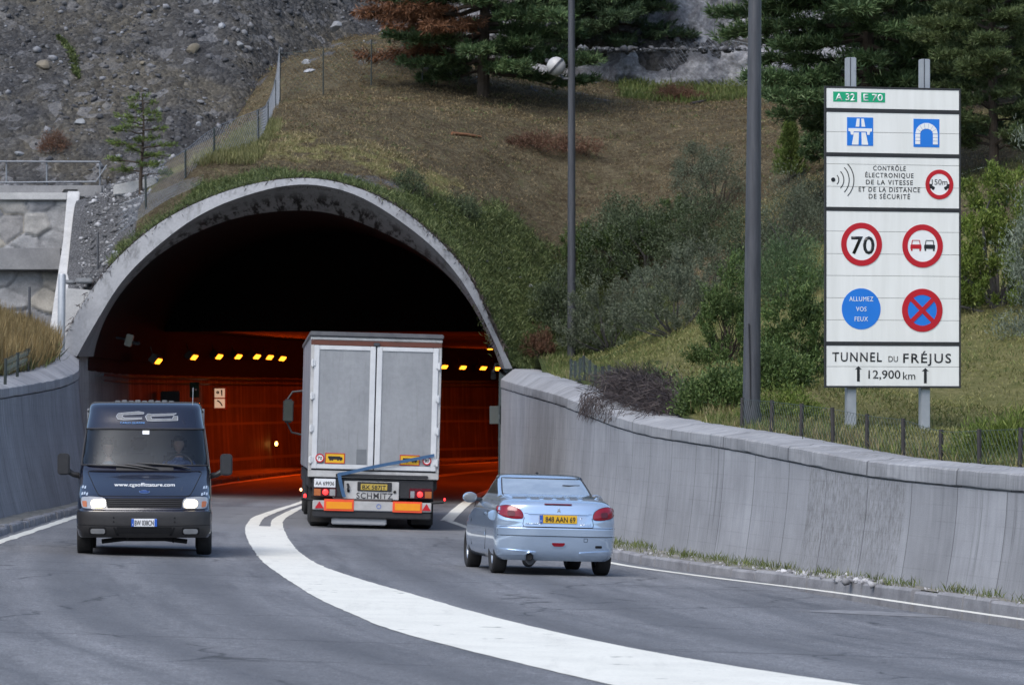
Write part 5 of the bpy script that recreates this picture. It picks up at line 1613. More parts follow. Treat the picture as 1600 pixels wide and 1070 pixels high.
# ------------------------------------------------------------------ dark blue van
def make_van():
    gx_, gy_ = ground(227, 866)
    root = empty('delivery_van', (gx_, gy_-0.15, float(road_z(gx_, gy_))), 'dark navy delivery van driving towards the viewer with lit headlamps', 'van', rot=(0, 0.004, R(4.3)))
    paint = carpaint('navy_paint', (0.0055, 0.0062, 0.016), 0.1, 0.2)
    bump = pmat('grey_bumper_plastic', (0.020, 0.019, 0.0195), (0.029, 0.0275, 0.027), 5, 0.5, bump=0.05, bscale=80)
    yA = 0.85   # front axle behind the wheels' contact; the nose is at y=-0.85
    n_ = -0.85
    B = Body([
        (0.27, 0.930, n_+0.10, 0.42, 3.4, 4.0, 0.1, 8),
        (0.33, 0.965, n_+0.04, 0.45, 3.4, 4.0, 0.1, 8),
        (0.45, 0.980, n_+0.00, 0.46, 3.4, 4.0, 0.1, 8),
        (0.60, 0.985, n_+0.00, 0.46, 3.4, 4.0, 0.1, 8),
        (0.655, 0.985, n_+0.015, 0.46, 3.4, 4.0, 0.1, 8),
        (0.675, 0.972, n_+0.06, 0.48, 3.2, 4.0, 0.1, 8),
        (0.76, 0.972, n_+0.085, 0.52, 3.0, 4.0, 0.1, 8),
        (0.86, 0.972, n_+0.15, 0.56, 2.9, 4.0, 0.1, 8),
        (0.92, 0.972, n_+0.26, 0.60, 2.8, 4.0, 0.1, 8),
        (1.02, 0.970, n_+0.48, 0.58, 2.8, 4.0, 0.1, 8),
        (1.12, 0.968, n_+0.73, 0.52, 2.8, 4.0, 0.1, 8),
        (1.20, 0.965, n_+0.93, 0.48, 2.9, 4.0, 0.1, 8),
        (1.25, 0.962, n_+1.02, 0.46, 2.9, 4.0, 0.1, 8)])
    zs = np.concatenate([np.linspace(0.27, 0.65, 11), [0.657, 0.666, 0.676], np.linspace(0.70, 1.25, 18)])
    body = B.mesh(zs, TH, 16)['body'].build('body', paint, root, sm=True, ang=50)
    arches = MB()
    for yc in (0.15, 3.0):
        for sx in (-1, 1):
            arches.lathe_x([(-0.28, 0.001), (-0.28, 0.39), (0.2, 0.39), (0.2, 0.001)], (sx*0.95, yc, 0.34), 36)
    boolean_cut(body, arches)
    surf = lambda x, z: B.A(x, z)
    U = Body([
        (1.22, 0.965, n_+0.98, 0.46, 2.9, 4.0, 0.1, 8),
        (1.27, 0.958, n_+1.03, 0.46, 2.9, 4.0, 0.1, 8),
        (1.45, 0.940, n_+1.17, 0.46, 2.9, 4.0, 0.1, 8),
        (1.65, 0.915, n_+1.33, 0.46, 2.9, 4.0, 0.1, 8),
        (1.86, 0.885, n_+1.50, 0.46, 2.9, 4.0, 0.1, 8),
        (1.92, 0.875, n_+1.55, 0.46, 2.8, 4.0, 0.1, 8),
        (2.06, 0.850, n_+1.66, 0.46, 2.7, 4.0, 0.1, 8),
        (2.16, 0.838, n_+1.77, 0.44, 2.8, 4.0, 0.1, 8),
        (2.215, 0.815, n_+1.88, 0.40, 2.7, 3.98, 0.1, 8),
        (2.24, 0.785, n_+2.05, 0.30, 2.5, 3.95, 0.1, 8),
        (2.25, 0.73, n_+2.2, 0.20, 2.4, 3.9, 0.1, 8)])
    zu = np.concatenate([[1.22, 1.26, 1.30], np.linspace(1.34, 1.84, 9), np.linspace(1.88, 2.16, 8), [2.19, 2.215, 2.23, 2.24, 2.247, 2.25]])
    nT = len(TH); ns = 16
    def cls(i, j, q):
        zm = sum(p[2] for p in q)/4
        if 1.30 < zm < 1.842:
            if 3 <= j < nT-4: return None
            if nT-1+1 <= j < nT+4: return 'side_window'
            if 2*nT+2*ns-2-5 <= j < 2*nT+2*ns-4: return 'side_window_far'
        return 'body'
    parts = U.mesh(zu, TH, ns, cls, True, False)
    parts['body'].build('cab_shell', paint, root, sm=True, ang=50)
    parts['side_window'].build('side_window', glassmat('van_side_glass', (0.3, 0.32, 0.34), 0.08), root, sm=True)
    parts['side_window_far'].build('side_window', glassmat('van_side_glass', (0.3, 0.32, 0.34), 0.08), root, sm=True)
    us = lambda x, z: U.A(x, z)
    def xw(th_, z): r = U.row(z); return r['w']*math.sin(R(th_))**(2/r['na'])
    zz = np.linspace(1.31, 1.845, 14)
    # the glass is one sheet set in a dark seal
    glass = patch('windscreen', [(-xw(76, z), z) for z in zz]+[(xw(76, z), z) for z in zz[::-1]], us, -0.006, glassmat('van_windscreen', (0.97, 0.98, 0.98), 0.0, 0.30), root, 0.07, 0.004)
    edge = [(-xw(75.5, z), z) for z in zz]+[(xw(75.5, z), z) for z in zz[::-1]]; edge.append(edge[0])
    seam('windscreen_seal', edge, us, MT['interior'], root, 0.014, 0.002)
    patch('sticker', rect(-0.04, 0.06, 1.765, 1.82), us, 0.0, MT['plate_w'], glass, 0.05, 0.004)
    # cabin interior
    MB().box(-0.88, 0.88, 0.35, 0.95, 1.14, 1.27).build('dashboard', pmat('dashboard_grey', (0.06, 0.065, 0.075), (0.05, 0.055, 0.06), 5, 0.8), root, bevel=0.05)
    for x, w_, z in ((-0.30, 0.20, 1.285), (-0.16, 0.17, 1.292), (0.24, 0.18, 1.285)):
        MB().box(x-w_/2, x+w_/2, 0.32, 0.52, z-0.01, z+0.01).build('paper', MT['white_print'], root)
    for x in (-0.55, -0.1, 0.50):
        s_ = MB().box(x-0.23, x+0.23, 1.55, 1.70, 0.75, 1.50).build('seat', pmat('seat_cloth_grey', (0.055, 0.06, 0.07), (0.045, 0.05, 0.055), 9, 0.9), root, bevel=0.05)
        MB().box(x-0.12, x+0.12, 1.56, 1.67, 1.53, 1.72).build('headrest', MT['interior'], s_, bevel=0.04)
    MB().box(-0.88, 0.88, 1.95, 1.98, 0.5, 2.15).build('bulkhead', pmat('cab_bulkhead', (0.26, 0.27, 0.29), (0.22, 0.23, 0.25), 3, 0.8), root)
    st = MB()
    for k in range(24):
        pass
    c = Vector((0.50, 1.02, 1.30)); M = Matrix.Translation(c) @ Matrix.Rotation(R(-35), 4, 'X')
    pts = [tuple(M @ Vector((0.20*math.cos(a), 0, 0.20*math.sin(a)))) for a in np.linspace(0, 2*math.pi, 29)]
    st.tube(pts, 0.017, 8); st.tube([tuple(M @ Vector((-0.19, 0, 0))), tuple(M @ Vector((0.19, 0, 0)))], 0.018, 6); st.tube([tuple(c), (0.5, 0.75, 1.15)], 0.03, 6)
    st.build('steering_wheel', MT['plastic'], root, sm=True)
    # bonnet with its shut lines, lettering and oval badge
    bon = [(-0.845, 1.225), (0.845, 1.225), (0.72, 0.98), (0.655, 0.87), (-0.655, 0.87), (-0.72, 0.98)]
    hood = patch('bonnet', rounded(bon, 0.05), surf, 0.010, paint, root, 0.06, 0.02)
    seam('shut_line', rounded(bon, 0.05)+[rounded(bon, 0.05)[0]], surf, MT['gap'], hood, 0.006, 0.004)
    def skin_text(body_, wd, hh, x, z, m, parent, sf, off=0.012, bold=0.02, name='lettering'):
        o = text_mesh(body_, wd, hh, name, m, parent, T(x, 0, z), 0.003, bold)
        for v in o.data.vertices: v.co.y = v.co.y+float(sf(v.co.x, v.co.z))-off
        return o
    skin_text('www.cgsoffittature.com', 0.88, 0.052, 0.0, 1.035, MT['white_print'], hood, surf, 0.016, 0.012)
    el = [(0.078*math.cos(a), 0.935+0.030*math.sin(a)) for a in np.linspace(0, 2*math.pi, 28, endpoint=False)]
    bd = patch('oval_badge', el, surf, 0.020, MT['chrome'], hood, 0.02, 0.012)
    el = [(0.066*math.cos(a), 0.935+0.020*math.sin(a)) for a in np.linspace(0, 2*math.pi, 24, endpoint=False)]
    patch('badge_field', el, surf, 0.024, pmat('badge_blue', (0.02, 0.05, 0.20), (0.02, 0.05, 0.18), 5, 0.2), bd, 0.02, 0.004)
    skin_text('Ford', 0.075, 0.022, 0.0, 0.936, MT['chrome'], bd, surf, 0.031, 0.0)
    # scuttle panel, wipers
    sc_ = patch('scuttle', rounded(rect(-0.42, 0.42, 1.236, 1.285), 0.01), us, 0.008, MT['plastic'], root, 0.06, 0.01)
    for pts in ([(-0.02, 1.262), (-0.35, 1.30), (-0.86, 1.315)], [(0.20, 1.262), (0.0, 1.29), (-0.28, 1.325)], [(0.68, 1.255), (0.45, 1.305), (-0.12, 1.345)], ):
        P_ = cr(pts, 8)
        MB().tube([(x, float(us(x, z))-0.035, z) for x, z in P_], [0.008+0.010*math.sin(math.pi*k/(len(P_)-1)) for k in range(len(P_))], 6).build('wiper', MT['plastic'], root, sm=True)
    # headlamps
    for sx in (-1, 1):
        poly = [(sx*0.555, 0.70), (sx*0.80, 0.69), (sx*0.90, 0.70), (sx*0.925, 0.80), (sx*0.915, 0.855), (sx*0.78, 0.865), (sx*0.585, 0.85), (sx*0.555, 0.80)]
        hl = patch('headlamp', rounded(poly, 0.03), surf, 0.010, MT['clearlamp'], root, 0.04, 0.03)
        patch('main_beam', rounded([(sx*0.575, 0.72), (sx*0.605, 0.70), (sx*0.735, 0.70), (sx*0.775, 0.74), (sx*0.775, 0.79), (sx*0.735, 0.825), (sx*0.605, 0.825), (sx*0.575, 0.79)], 0.05), surf, 0.020, MT['headlit'], hl, 0.03, 0.012)
        patch('indicator', rounded([(sx*0.83, 0.71), (sx*0.89, 0.715), (sx*0.905, 0.80), (sx*0.835, 0.80)], 0.02), surf, 0.016, MT['amberglass'], hl, 0.03, 0.01)
    # grille
    gr = patch('grille', rounded([(-0.535, 0.70), (0.535, 0.70), (0.56, 0.835), (-0.56, 0.835)], 0.02), surf, 0.006, MT['gap'], root, 0.05, 0.01)
    for z in (0.715, 0.742, 0.769, 0.796, 0.82):
        MB().tube(on_skin([(x, z) for x in np.linspace(-0.52, 0.52, 12)], surf, 0.012), 0.005, 5).build('slat', MT['plastic'], gr, sm=True)
    patch('grille_rim', rounded(rect(-0.60, 0.60, 0.838, 0.866), 0.01), surf, 0.016, paint, gr, 0.05, 0.02)
    patch('grille_rim', rounded(rect(-0.56, 0.56, 0.672, 0.697), 0.01), surf, 0.014, paint, gr, 0.05, 0.02)
    # bumper cladding
    bp = patch('bumper', rounded([(-0.955, 0.275), (0.955, 0.275), (0.98, 0.45), (0.98, 0.648), (-0.98, 0.648), (-0.98, 0.45)], 0.03), surf, 0.012, bump, root, 0.05, 0.03)
    patch('intake', rounded(rect(-0.40, 0.40, 0.335, 0.425), 0.02), surf, 0.017, MT['gap'], bp, 0.05, 0.004)
    seam('crease', [(-0.95, 0.455), (-0.5, 0.445), (0.5, 0.445), (0.95, 0.455)], surf, MT['gap'], bp, 0.005, 0.011)
    for sx in (-1, 1):
        patch('fog_lamp_recess', rounded(rect(sx*0.545, sx*0.80, 0.315, 0.42) if sx > 0 else rect(-0.80, -0.545, 0.315, 0.42), 0.03), surf, 0.0165, MT['gap'], bp, 0.04, 0.004)
        patch('fog_lamp', rounded(rect(0.565, 0.775, 0.325, 0.40) if sx > 0 else rect(-0.775, -0.565, 0.325, 0.40), 0.035), surf, 0.024, MT['clearlamp'], bp, 0.03, 0.01)
        for z in (0.50, 0.56):
            MB().tube([(sx*0.44, float(surf(0.44, z))-0.016, z), (sx*0.44, float(surf(0.44, z))-0.008, z)], 0.013, 10).build('bumper_plug', MT['gap'], bp)
        patch('splash_edge', rounded([(sx*0.36, 0.30), (sx*0.42, 0.42), (sx*0.45, 0.42), (sx*0.40, 0.30)], 0.01), surf, 0.0175, MT['gap'], bp, 0.04, 0.004)
    pl = MB().box(-0.185, 0.185, -0.012, 0, -0.057, 0.057).build('number_plate', MT['plate_w'], bp, bevel=0.003, loc=(0.0, float(surf(0, 0.49))-0.016, 0.49))
    MB().box(-0.185, -0.148, -0.0165, -0.0125, -0.055, 0.055).build('euro_band', MT['plate_b'], pl)
    MB().box(0.148, 0.185, -0.0165, -0.0125, -0.055, 0.055).build('euro_band', MT['plate_b'], pl)
    text_mesh('BW 038CN', 0.275, 0.075, 'plate_lettering', MT['black'], pl, T(0.0, -0.013, 0), 0.003, 0.012)
    text_mesh('I', 0.006, 0.022, 'plate_country', MT['white_print'], pl, T(-0.167, -0.017, -0.03), 0.002, 0.01)
    # under the bumper: axle beam and arms
    un = MB(); un.tube([(-0.62, -0.1, 0.20), (-0.3, -0.15, 0.24), (0.3, -0.15, 0.24), (0.62, -0.1, 0.20)], 0.035, 8); un.tube([(-0.25, -0.3, 0.26), (-0.25, 0.2, 0.22)], 0.02, 6); un.tube([(0.42, -0.3, 0.19), (0.42, -0.25, 0.27)], 0.012, 6)
    un.build('axle_beam', MT['plastic'], root, sm=True)
    MB().box(-0.72, 0.72, -0.3, 3.6, 0.28, 0.40).build('underbody', MT['gap'], root, bevel=0.03)
    for yc in (0.15, 3.0):
        for sx in (-1, 1): wheel(root, sx*0.87, yc, 0.335, 0.225, sx, MT['galv'], 10)
    # mirrors
    for sx in (-1, 1):
        mm = MB().prism(rounded(rect(sx*1.20-0.09, sx*1.20+0.09, 1.16, 1.48), 0.06), 0.60, 0.78).build('mirror', MT['plastic'], root, bevel=0.02)
        MB().tube([(sx*0.95, 0.75, 1.15), (sx*1.06, 0.70, 1.17), (sx*1.14, 0.70, 1.22)], [0.05, 0.04, 0.045], 10).build('mirror_arm', MT['plastic'], mm, sm=True)
        patch_ = MB().box(sx*1.20-0.045, sx*1.20+0.045, 0.776, 0.787, 1.22, 1.42).build('mirror_glass', MT['chrome'], mm, bevel=0.004)
    # small decals on the front wings
    dg = pmat('decal_grey', (0.40, 0.47, 0.55), (0.34, 0.40, 0.48), 4, 0.4)
    for sx in (-1, 1):
        for (x0, z0, w_) in ((0.90, 1.00, 0.03), (0.865, 0.995, 0.028), (0.905, 0.905, 0.03), (0.87, 0.912, 0.03), (0.835, 0.90, 0.03)):
            patch('decal', [(sx*x0-w_/2, z0-0.022), (sx*x0+w_*0.4, z0-0.018), (sx*x0+w_/2, z0+0.02), (sx*x0-w_*0.2, z0+0.016)], surf, 0.006, dg, root, 0.03, 0.006)
    # roof emblem: two hooked outlines with torn upper edge, small lettering below
    dec = pmat('decal_silver', (0.17, 0.175, 0.185), (0.10, 0.105, 0.11), 14, 0.5); dl = pmat('decal_outline', (0.42, 0.44, 0.47), (0.34, 0.36, 0.39), 5, 0.4)
    for pts, nm in (([(-0.02,2.085),(-0.10,2.10),(-0.28,2.085),(-0.40,2.075),(-0.43,2.03),(-0.40,1.985),(-0.30,1.975),(-0.05,1.99),(-0.05,2.01),(-0.30,2.005),(-0.34,2.02),(-0.33,2.05),(-0.03,2.065)], 'emblem'),
                    ([(0.46,2.075),(0.10,2.06),(0.04,2.07),(0.0,2.03),(0.03,1.965),(0.12,1.96),(0.48,1.97),(0.48,2.035),(0.42,2.04),(0.40,1.995),(0.10,1.99),(0.08,2.03),(0.40,2.045)], 'emblem')):
        e_ = patch(nm, pts, us, 0.006, dec, root, 0.05, 0.006)
        seam('emblem_outline', pts+[pts[0]], us, dl, e_, 0.005, 0.008)
    skin_text('CARLO GUARINI', 0.36, 0.032, -0.19, 1.935, pmat('decal_blue', (0.12, 0.30, 0.62), (0.10, 0.26, 0.55), 4, 0.4), root, us, 0.008, 0.005)
    # roof fittings and aerial
    rr_ = MB()
    for k in range(9): rr_.box(-0.46+0.10*k, -0.375+0.10*k, 1.35+0.05*(k % 3), 1.7, 2.235, 2.268+0.009*(k % 2))
    rr_.build('roof_fittings', dec, root, bevel=0.01)
    MB().tube([(0.70, 0.75, 2.20), (0.705, 0.74, 2.46)], 0.006, 6).build('aerial', MT['galv'], root)
    for sx in (-1, 1):
        MB().box(sx*0.838-0.03, sx*0.838+0.03, 1.22, 1.34, 2.085, 2.12).build('marker_lamp', MT['plastic'], root, bevel=0.01)
    # door seams on the visible flanks
    for sx in (-1, 1):
        w1 = float(B.f['w'](0.9))+0.002
        MB().tube([(sx*w1, 0.55, 0.5), (sx*w1, 0.55, 1.2)], 0.006, 6).build('door_seam', MT['gap'], root)
    return root
van = make_van()

# ------------------------------------------------------------------ people in the van
def person(root_loc, label, shirt, skin, hair_c, arm_pose, seed, turn=0.0):
    rg = np.random.default_rng(seed)
    e = empty('person', root_loc, label, 'person', rot=(0, 0, turn))
    # body: one skinned figure, seated, facing -y
    J = [((0,0,0), .13), ((0,0.03,0.22), .135), ((0,0.02,0.42), .15), ((0,0.0,0.50), .10), ((0,-0.01,0.57), .058), ((0,-0.02,0.64), .055)]
    E = [(0,1),(1,2),(2,3),(3,4),(4,5)]
    def ch(par, pts):
        p = par
        for q, r_ in pts:
            J.append((q, r_)); E.append((p, len(J)-1)); p = len(J)-1
    for sx in (-1, 1):
        ch(0, [((sx*0.10, -0.06, 0.0), .11), ((sx*0.14, -0.42, 0.02), .075), ((sx*0.14, -0.50, -0.35), .05), ((sx*0.14, -0.60, -0.40), .04)])
        a = arm_pose(sx)
        ch(2, [((sx*0.19, 0.0, 0.45), .075), (a[0], .052), (a[1], .036), (a[2], .034)])
    me = bpy.data.meshes.new('person')
    me.from_pydata([j[0] for j in J], E, [])
    o = bpy.data.objects.new('body', me); col.objects.link(o)
    sk = o.modifiers.new('skin', 'SKIN'); 
    for i, (q, r_) in enumerate(J): me.skin_vertices[0].data[i].radius = (r_, r_)
    me.skin_vertices[0].data[0].use_root = True
    sub = o.modifiers.new('sub', 'SUBSURF'); sub.levels = 2; sub.render_levels = 2
    bpy.context.view_layer.update()
    m2 = bpy.data.meshes.new_from_object(o.evaluated_get(bpy.context.evaluated_depsgraph_get()))
    bpy.data.objects.remove(o, do_unlink=True)
    bm = bmesh.new(); bm.from_mesh(m2)
    # head with a face
    hv = []
    nu, nv = 28, 22
    for i in range(nv+1):
        r_ = []
        for j in range(nu):
            th = math.pi*i/nv; ph = 2*math.pi*j/nu
            x = 0.076*math.sin(th)*math.sin(ph); y = -0.098*math.sin(th)*math.cos(ph); z = -0.122*math.cos(th)
            f = max(0, -y/0.098)
            if z < -0.02: x *= 1-0.30*min(1, (-z-0.02)/0.09); y *= 1-0.10*min(1, (-z-0.02)/0.09)
            nose = math.exp(-((x/0.014)**2))*math.exp(-(((z+0.022)/0.026)**2))*f; y -= 0.026*nose
            eye = sum(math.exp(-(((x-s*0.031)/0.016)**2)) for s in (-1, 1))*math.exp(-(((z-0.012)/0.012)**2))*f; y += 0.010*eye
            lip = math.exp(-((x/0.026)**2))*math.exp(-(((z+0.066)/0.008)**2))*f; y -= 0.006*lip
            ear = math.exp(-(((y-0.012)/0.016)**2))*math.exp(-(((z-0.0)/0.026)**2))*(1 if abs(x) > 0.06 else 0); x += math.copysign(0.016*ear, x)
            chin = math.exp(-((x/0.03)**2))*math.exp(-(((z+0.105)/0.018)**2))*f; y -= 0.01*chin
            r_.append(bm.verts.new((x, y-0.035, z+0.755)))
        hv.append(r_)
    for i in range(nv):
        for j in range(nu):
            l = (j+1) % nu
            try: bm.faces.new((hv[i][j], hv[i][l], hv[i+1][l], hv[i+1][j]))
            except ValueError: pass
    bmesh.ops.recalc_face_normals(bm, faces=bm.faces)
    bm.to_mesh(m2); bm.free()
    m2.polygons.foreach_set('use_smooth', [True]*len(m2.polygons))
    # clothing takes the torso and upper arms: a shell just outside the body
    bo = link_mesh('body', m2, skin, e)
    bm = bmesh.new(); bm.from_mesh(m2)
    kill = [f for f in bm.faces if f.calc_center_median().z > 0.555 or (f.calc_center_median().z < -0.16) or (f.calc_center_median().y < -0.26)]
    bmesh.ops.delete(bm, geom=kill, context='FACES')
    bm.normal_update()
    for v in bm.verts: v.co += v.normal*0.010
    m3 = bpy.data.meshes.new('shirt'); bm.to_mesh(m3); bm.free()
    m3.polygons.foreach_set('use_smooth', [True]*len(m3.polygons))
    link_mesh('shirt', m3, shirt, e)
    # hair cap
    hm = MB(); P_ = []
    for i in range(9):
        th = math.pi*0.5*i/8
        P_.append([(0.083*math.cos(th)*math.sin(ph), -0.035-0.104*math.cos(th)*math.cos(ph)+ (0.016 if math.cos(ph) > 0.3 else 0.0), 0.755+0.035*(1+ (0.55 if math.cos(ph) > 0.2 else -0.9)*math.cos(th))+0.100*math.sin(th)) for ph in np.linspace(0, 2*math.pi, 25)])
    hm.grid(P_).build('hair', hair_c, e, sm=True, ang=80)
    # hands: palm with five fingers
    for sx in (-1, 1):
        a = arm_pose(sx); w0 = Vector(a[2]); d = (Vector(a[2])-Vector(a[1])).normalized()
        side = d.cross(Vector((0, 0, 1))).normalized(); up = side.cross(d)
        hd = MB()
        hd.tube([tuple(w0), tuple(w0+d*0.05), tuple(w0+d*0.085)], [0.030, 0.038, 0.032], 8)
        for k, (off, ln) in enumerate(((-0.027, .060), (-0.009, .072), (0.010, .068), (0.028, .052))):
            b0 = w0+d*0.08+side*off
            hd.tube([tuple(b0), tuple(b0+d*ln*0.5-up*0.006), tuple(b0+d*ln*0.75-up*0.03), tuple(b0+d*ln*0.7-up*0.05)], [0.0095, 0.009, 0.008, 0.006], 7)
        b0 = w0+d*0.03-side*sx*0.034
        hd.tube([tuple(b0), tuple(b0-side*sx*0.03+d*0.02), tuple(b0-side*sx*0.03+d*0.055-up*0.01)], [0.012, 0.011, 0.008], 7)
        hd.build('hand', skin, e, sm=True, ang=70)
    return e
sk1 = pmat('skin_light', (0.50, 0.33, 0.25), (0.44, 0.28, 0.21), 12, 0.55)
ht = pmat('dark_hair', (0.03, 0.022, 0.016), (0.02, 0.015, 0.01), 30, 0.7)
vl = van.matrix_basis
drive = lambda sx: ((sx*0.27, -0.10, 0.24), (sx*0.22, -0.36, 0.36), (sx*0.19, -0.42, 0.39))
rest = lambda sx: ((sx*0.27, -0.02, 0.22), (sx*0.20, -0.24, 0.12), (sx*0.16, -0.34, 0.10))
person(vl @ Vector((0.50, 1.48, 0.86)), 'driver in a blue checked shirt with both hands on the steering wheel', pmat('blue_check_shirt', (0.05, 0.09, 0.22), (0.16, 0.22, 0.40), 16, 0.9, lo=0.45, hi=0.55), sk1, ht, drive, 3)
pas = person(vl @ Vector((-0.55, 1.48, 0.80)), 'passenger in a pale crew neck shirt and seat belt', pmat('pale_shirt', (0.42, 0.44, 0.45), (0.34, 0.36, 0.37), 6, 0.9), sk1, ht, rest, 4)
belt = MB()
belt.tube([(-0.20, -0.05, 0.56), (-0.16, -0.155, 0.46), (-0.02, -0.185, 0.28), (0.14, -0.14, 0.08)], 0.022, 6)
belt.build('seat_belt', MT['plastic'], pas, sm=True)

# ------------------------------------------------------------------ articulated lorry
def make_lorry():
    gx_, gy_ = ground(581, 826)
    gy_ -= 0.0
    root = empty('articulated_lorry', (gx_, gy_, float(road_z(gx_, gy_))), 'white articulated lorry entering the tunnel, rear doors towards the viewer', 'lorry', rot=(0, math.atan(FALL)*0.95, R(3.3)))
    fr_ = pmat('white_frame_paint', (0.62, 0.63, 0.63), (0.50, 0.51, 0.52), 3, 0.45)
    def doormat():
        k = NT('dirty_door_panel'); v = k.coord('Object')
        n1 = k.noise(k.coord('Object', (1, 1, 0.4)), 1.4, 7, 0.65); n2 = k.noise(v, 9, 6, 0.7)
        c = k.ramp(n1, [(0.3, (0.22, 0.23, 0.24)), (0.65, (0.29, 0.30, 0.31))])
        c = k.mix(1.0, c, k.ramp(n2, [(0.25, 0.86), (0.6, 1.03)]), 'MULTIPLY')
        st = k.noise(k.coord('Object', (7, 1, 0.4)), 2.5, 5, 0.7)
        c = k.mix(k.ramp(st, [(0.56, 0.0), (0.72, 0.45)]), c, (0.13, 0.128, 0.125))
        k.base(c); k.set(Roughness=0.5); return k.m
    dm = doormat()
    tarp = pmat('trailer_side_tarpaulin', (0.16, 0.16, 0.17), (0.30, 0.30, 0.32), 0.6, 0.6)
    whitep = pmat('dirty_white_paint', (0.52, 0.52, 0.51), (0.34, 0.335, 0.32), 3.5, 0.55)
    rust = pmat('rust_red_header', (0.13, 0.038, 0.022), (0.09, 0.03, 0.018), 4, 0.6)
    W2 = 1.255; Lr = 13.6
    cb = MB().box(-W2, W2, 0.07, Lr, 1.10, 3.70).build('cargo_box', tarp, root, bevel=0.02)
    MB().box(-W2-0.01, W2+0.01, -0.02, 0.10, 3.60, 3.66).build('roof_rail', whitep, cb, bevel=0.01)
    MB().box(-W2-0.03, W2+0.03, -0.06, Lr, 3.665, 3.76).build('roof_edge', pmat('roof_edge_grey', (0.07, 0.072, 0.08), (0.12, 0.12, 0.125), 8, 0.5), cb, bevel=0.02)
    MB().box(-W2, W2, -0.015, 0.08, 3.50, 3.597).build('header', rust, cb, bevel=0.006)
    for sx in (-1, 1):
        MB().box(min(sx*W2, sx*(W2-0.065)), max(sx*W2, sx*(W2-0.065)), -0.01, 0.12, 1.0, 3.60).build('corner_post', whitep, cb, bevel=0.008)
    MB().box(-W2, W2, -0.02, 0.3, 0.97, 1.10).build('rear_sill', whitep, cb, bevel=0.01)
    MB().box(-0.72, 1.05, -0.05, 0.1, 0.985, 1.045).build('dock_buffer', MT['plastic'], cb, bevel=0.01)
    # two rear doors
    for sx in (-1, 1):
        x0, x1 = (-1.195, -0.012) if sx < 0 else (0.012, 1.195)
        z0, z1 = 1.13, 3.495
        d = MB().box(x0+0.06, x1-0.06, -0.022, 0.07, z0+0.05, z1-0.05).build('rear_door', dm, root)
        f = MB(); t = 0.105
        f.box(x0, x0+t, -0.042, 0.0, z0, z1); f.box(x1-t, x1, -0.042, 0.0, z0, z1)
        f.box(x0+t, x1-t, -0.040, 0.0, z1-t*0.8, z1-0.002); f.box(x0+t, x1-t, -0.040, 0.0, z0+0.002, z0+t*0.85)
        f.build('door_frame', fr_, d, bevel=0.008)
        for z in (1.30, 1.90, 2.52, 3.15):
            h = MB().box(sx*1.20-0.05, sx*1.20+0.035, -0.06, -0.02, z-0.055, z+0.055); h.tube([(sx*1.215, -0.055, z-0.075), (sx*1.215, -0.055, z+0.075)], 0.022, 8)
            h.build('hinge', fr_, d, bevel=0.006)
        # speed disc
        cx = sx*1.035 if sx < 0 else 1.02
        cz = 1.335
        MB().tube([(cx, -0.048, cz), (cx, -0.042, cz)], 0.085, 28).build('speed_disc', MT['white_print'], d)
        MB().ring(cx, cz, 0.062, 0.085, -0.054, -0.0485, 32).build('disc_rim', MT['red'], d)
        text_mesh('70' if sx < 0 else '80', 0.085, 0.065, 'disc_number', MT['black'], d, T(cx, -0.0485, cz), 0.003, 0.02)
        # yellow vehicle plates
        px0, px1 = (-0.935, -0.555) if sx < 0 else (0.50, 0.88)
        MB().box(px0, px1, -0.030, -0.022, 1.235, 1.435).build('marking_plate', MT['plate_y'], d)
        MB().box(px0, px1, -0.034, -0.0305, 1.235, 1.25).build('plate_border', MT['red'], d); MB().box(px0, px1, -0.034, -0.0305, 1.42, 1.435).build('plate_border', MT['red'], d)
        MB().box(px0, px0+0.014, -0.034, -0.0305, 1.2505, 1.4195).build('plate_border', MT['red'], d); MB().box(px1-0.014, px1, -0.034, -0.0305, 1.2505, 1.4195).build('plate_border', MT['red'], d)
        tr = MB(); cx_ = (px0+px1)/2
        tr.prism([(cx_-0.13, 1.34), (cx_-0.13, 1.375), (cx_+0.10, 1.375), (cx_+0.10, 1.365), (cx_+0.14, 1.36), (cx_+0.145, 1.315), (cx_-0.10, 1.315)], -0.035, -0.031)
        for xx in (-0.09, -0.05, 0.06, 0.11): tr.tube([(cx_+xx, -0.036, 1.312), (cx_+xx, -0.031, 1.312)], 0.019, 12)
        tr.build('lorry_pictogram', MT['black'], d)
    MB().box(-0.335, -0.145, -0.03, -0.02, 1.235, 1.52).build('label_plate', pmat('grey_label', (0.18, 0.19, 0.20), (0.14, 0.15, 0.16), 5, 0.5), root)
    MB().box(-0.06, 0.06, -0.06, 0.0, 3.50, 3.57).build('lock_catch', MT['darksteel'], root, bevel=0.01)
    # blue strap hanging over the doors
    stp = [(1.16, -0.075, 1.44), (0.60, -0.085, 1.32), (0.0, -0.085, 1.19), (-0.45, -0.08, 1.075), (-0.68, -0.075, 1.03)]
    mb = MB(); P_ = cr(stp, 6)
    mb.grid([[(x, y, z-0.032) for x, y, z in P_], [(x, y-0.004, z+0.032) for x, y, z in P_]])
    mb.grid([[(x, y-0.006, z+0.032) for x, y, z in P_], [(x, y-0.006, z-0.032) for x, y, z in P_]])
    P2 = cr([(-0.66, -0.08, 1.04), (-0.62, -0.10, 0.85), (-0.55, -0.10, 0.60)], 6)
    mb.grid([[(x-0.035, y, z) for x, y, z in P2], [(x+0.035, y, z) for x, y, z in P2]])
    mb.build('strap', pmat('blue_strap', (0.045, 0.11, 0.22), (0.035, 0.09, 0.18), 9, 0.8), root)
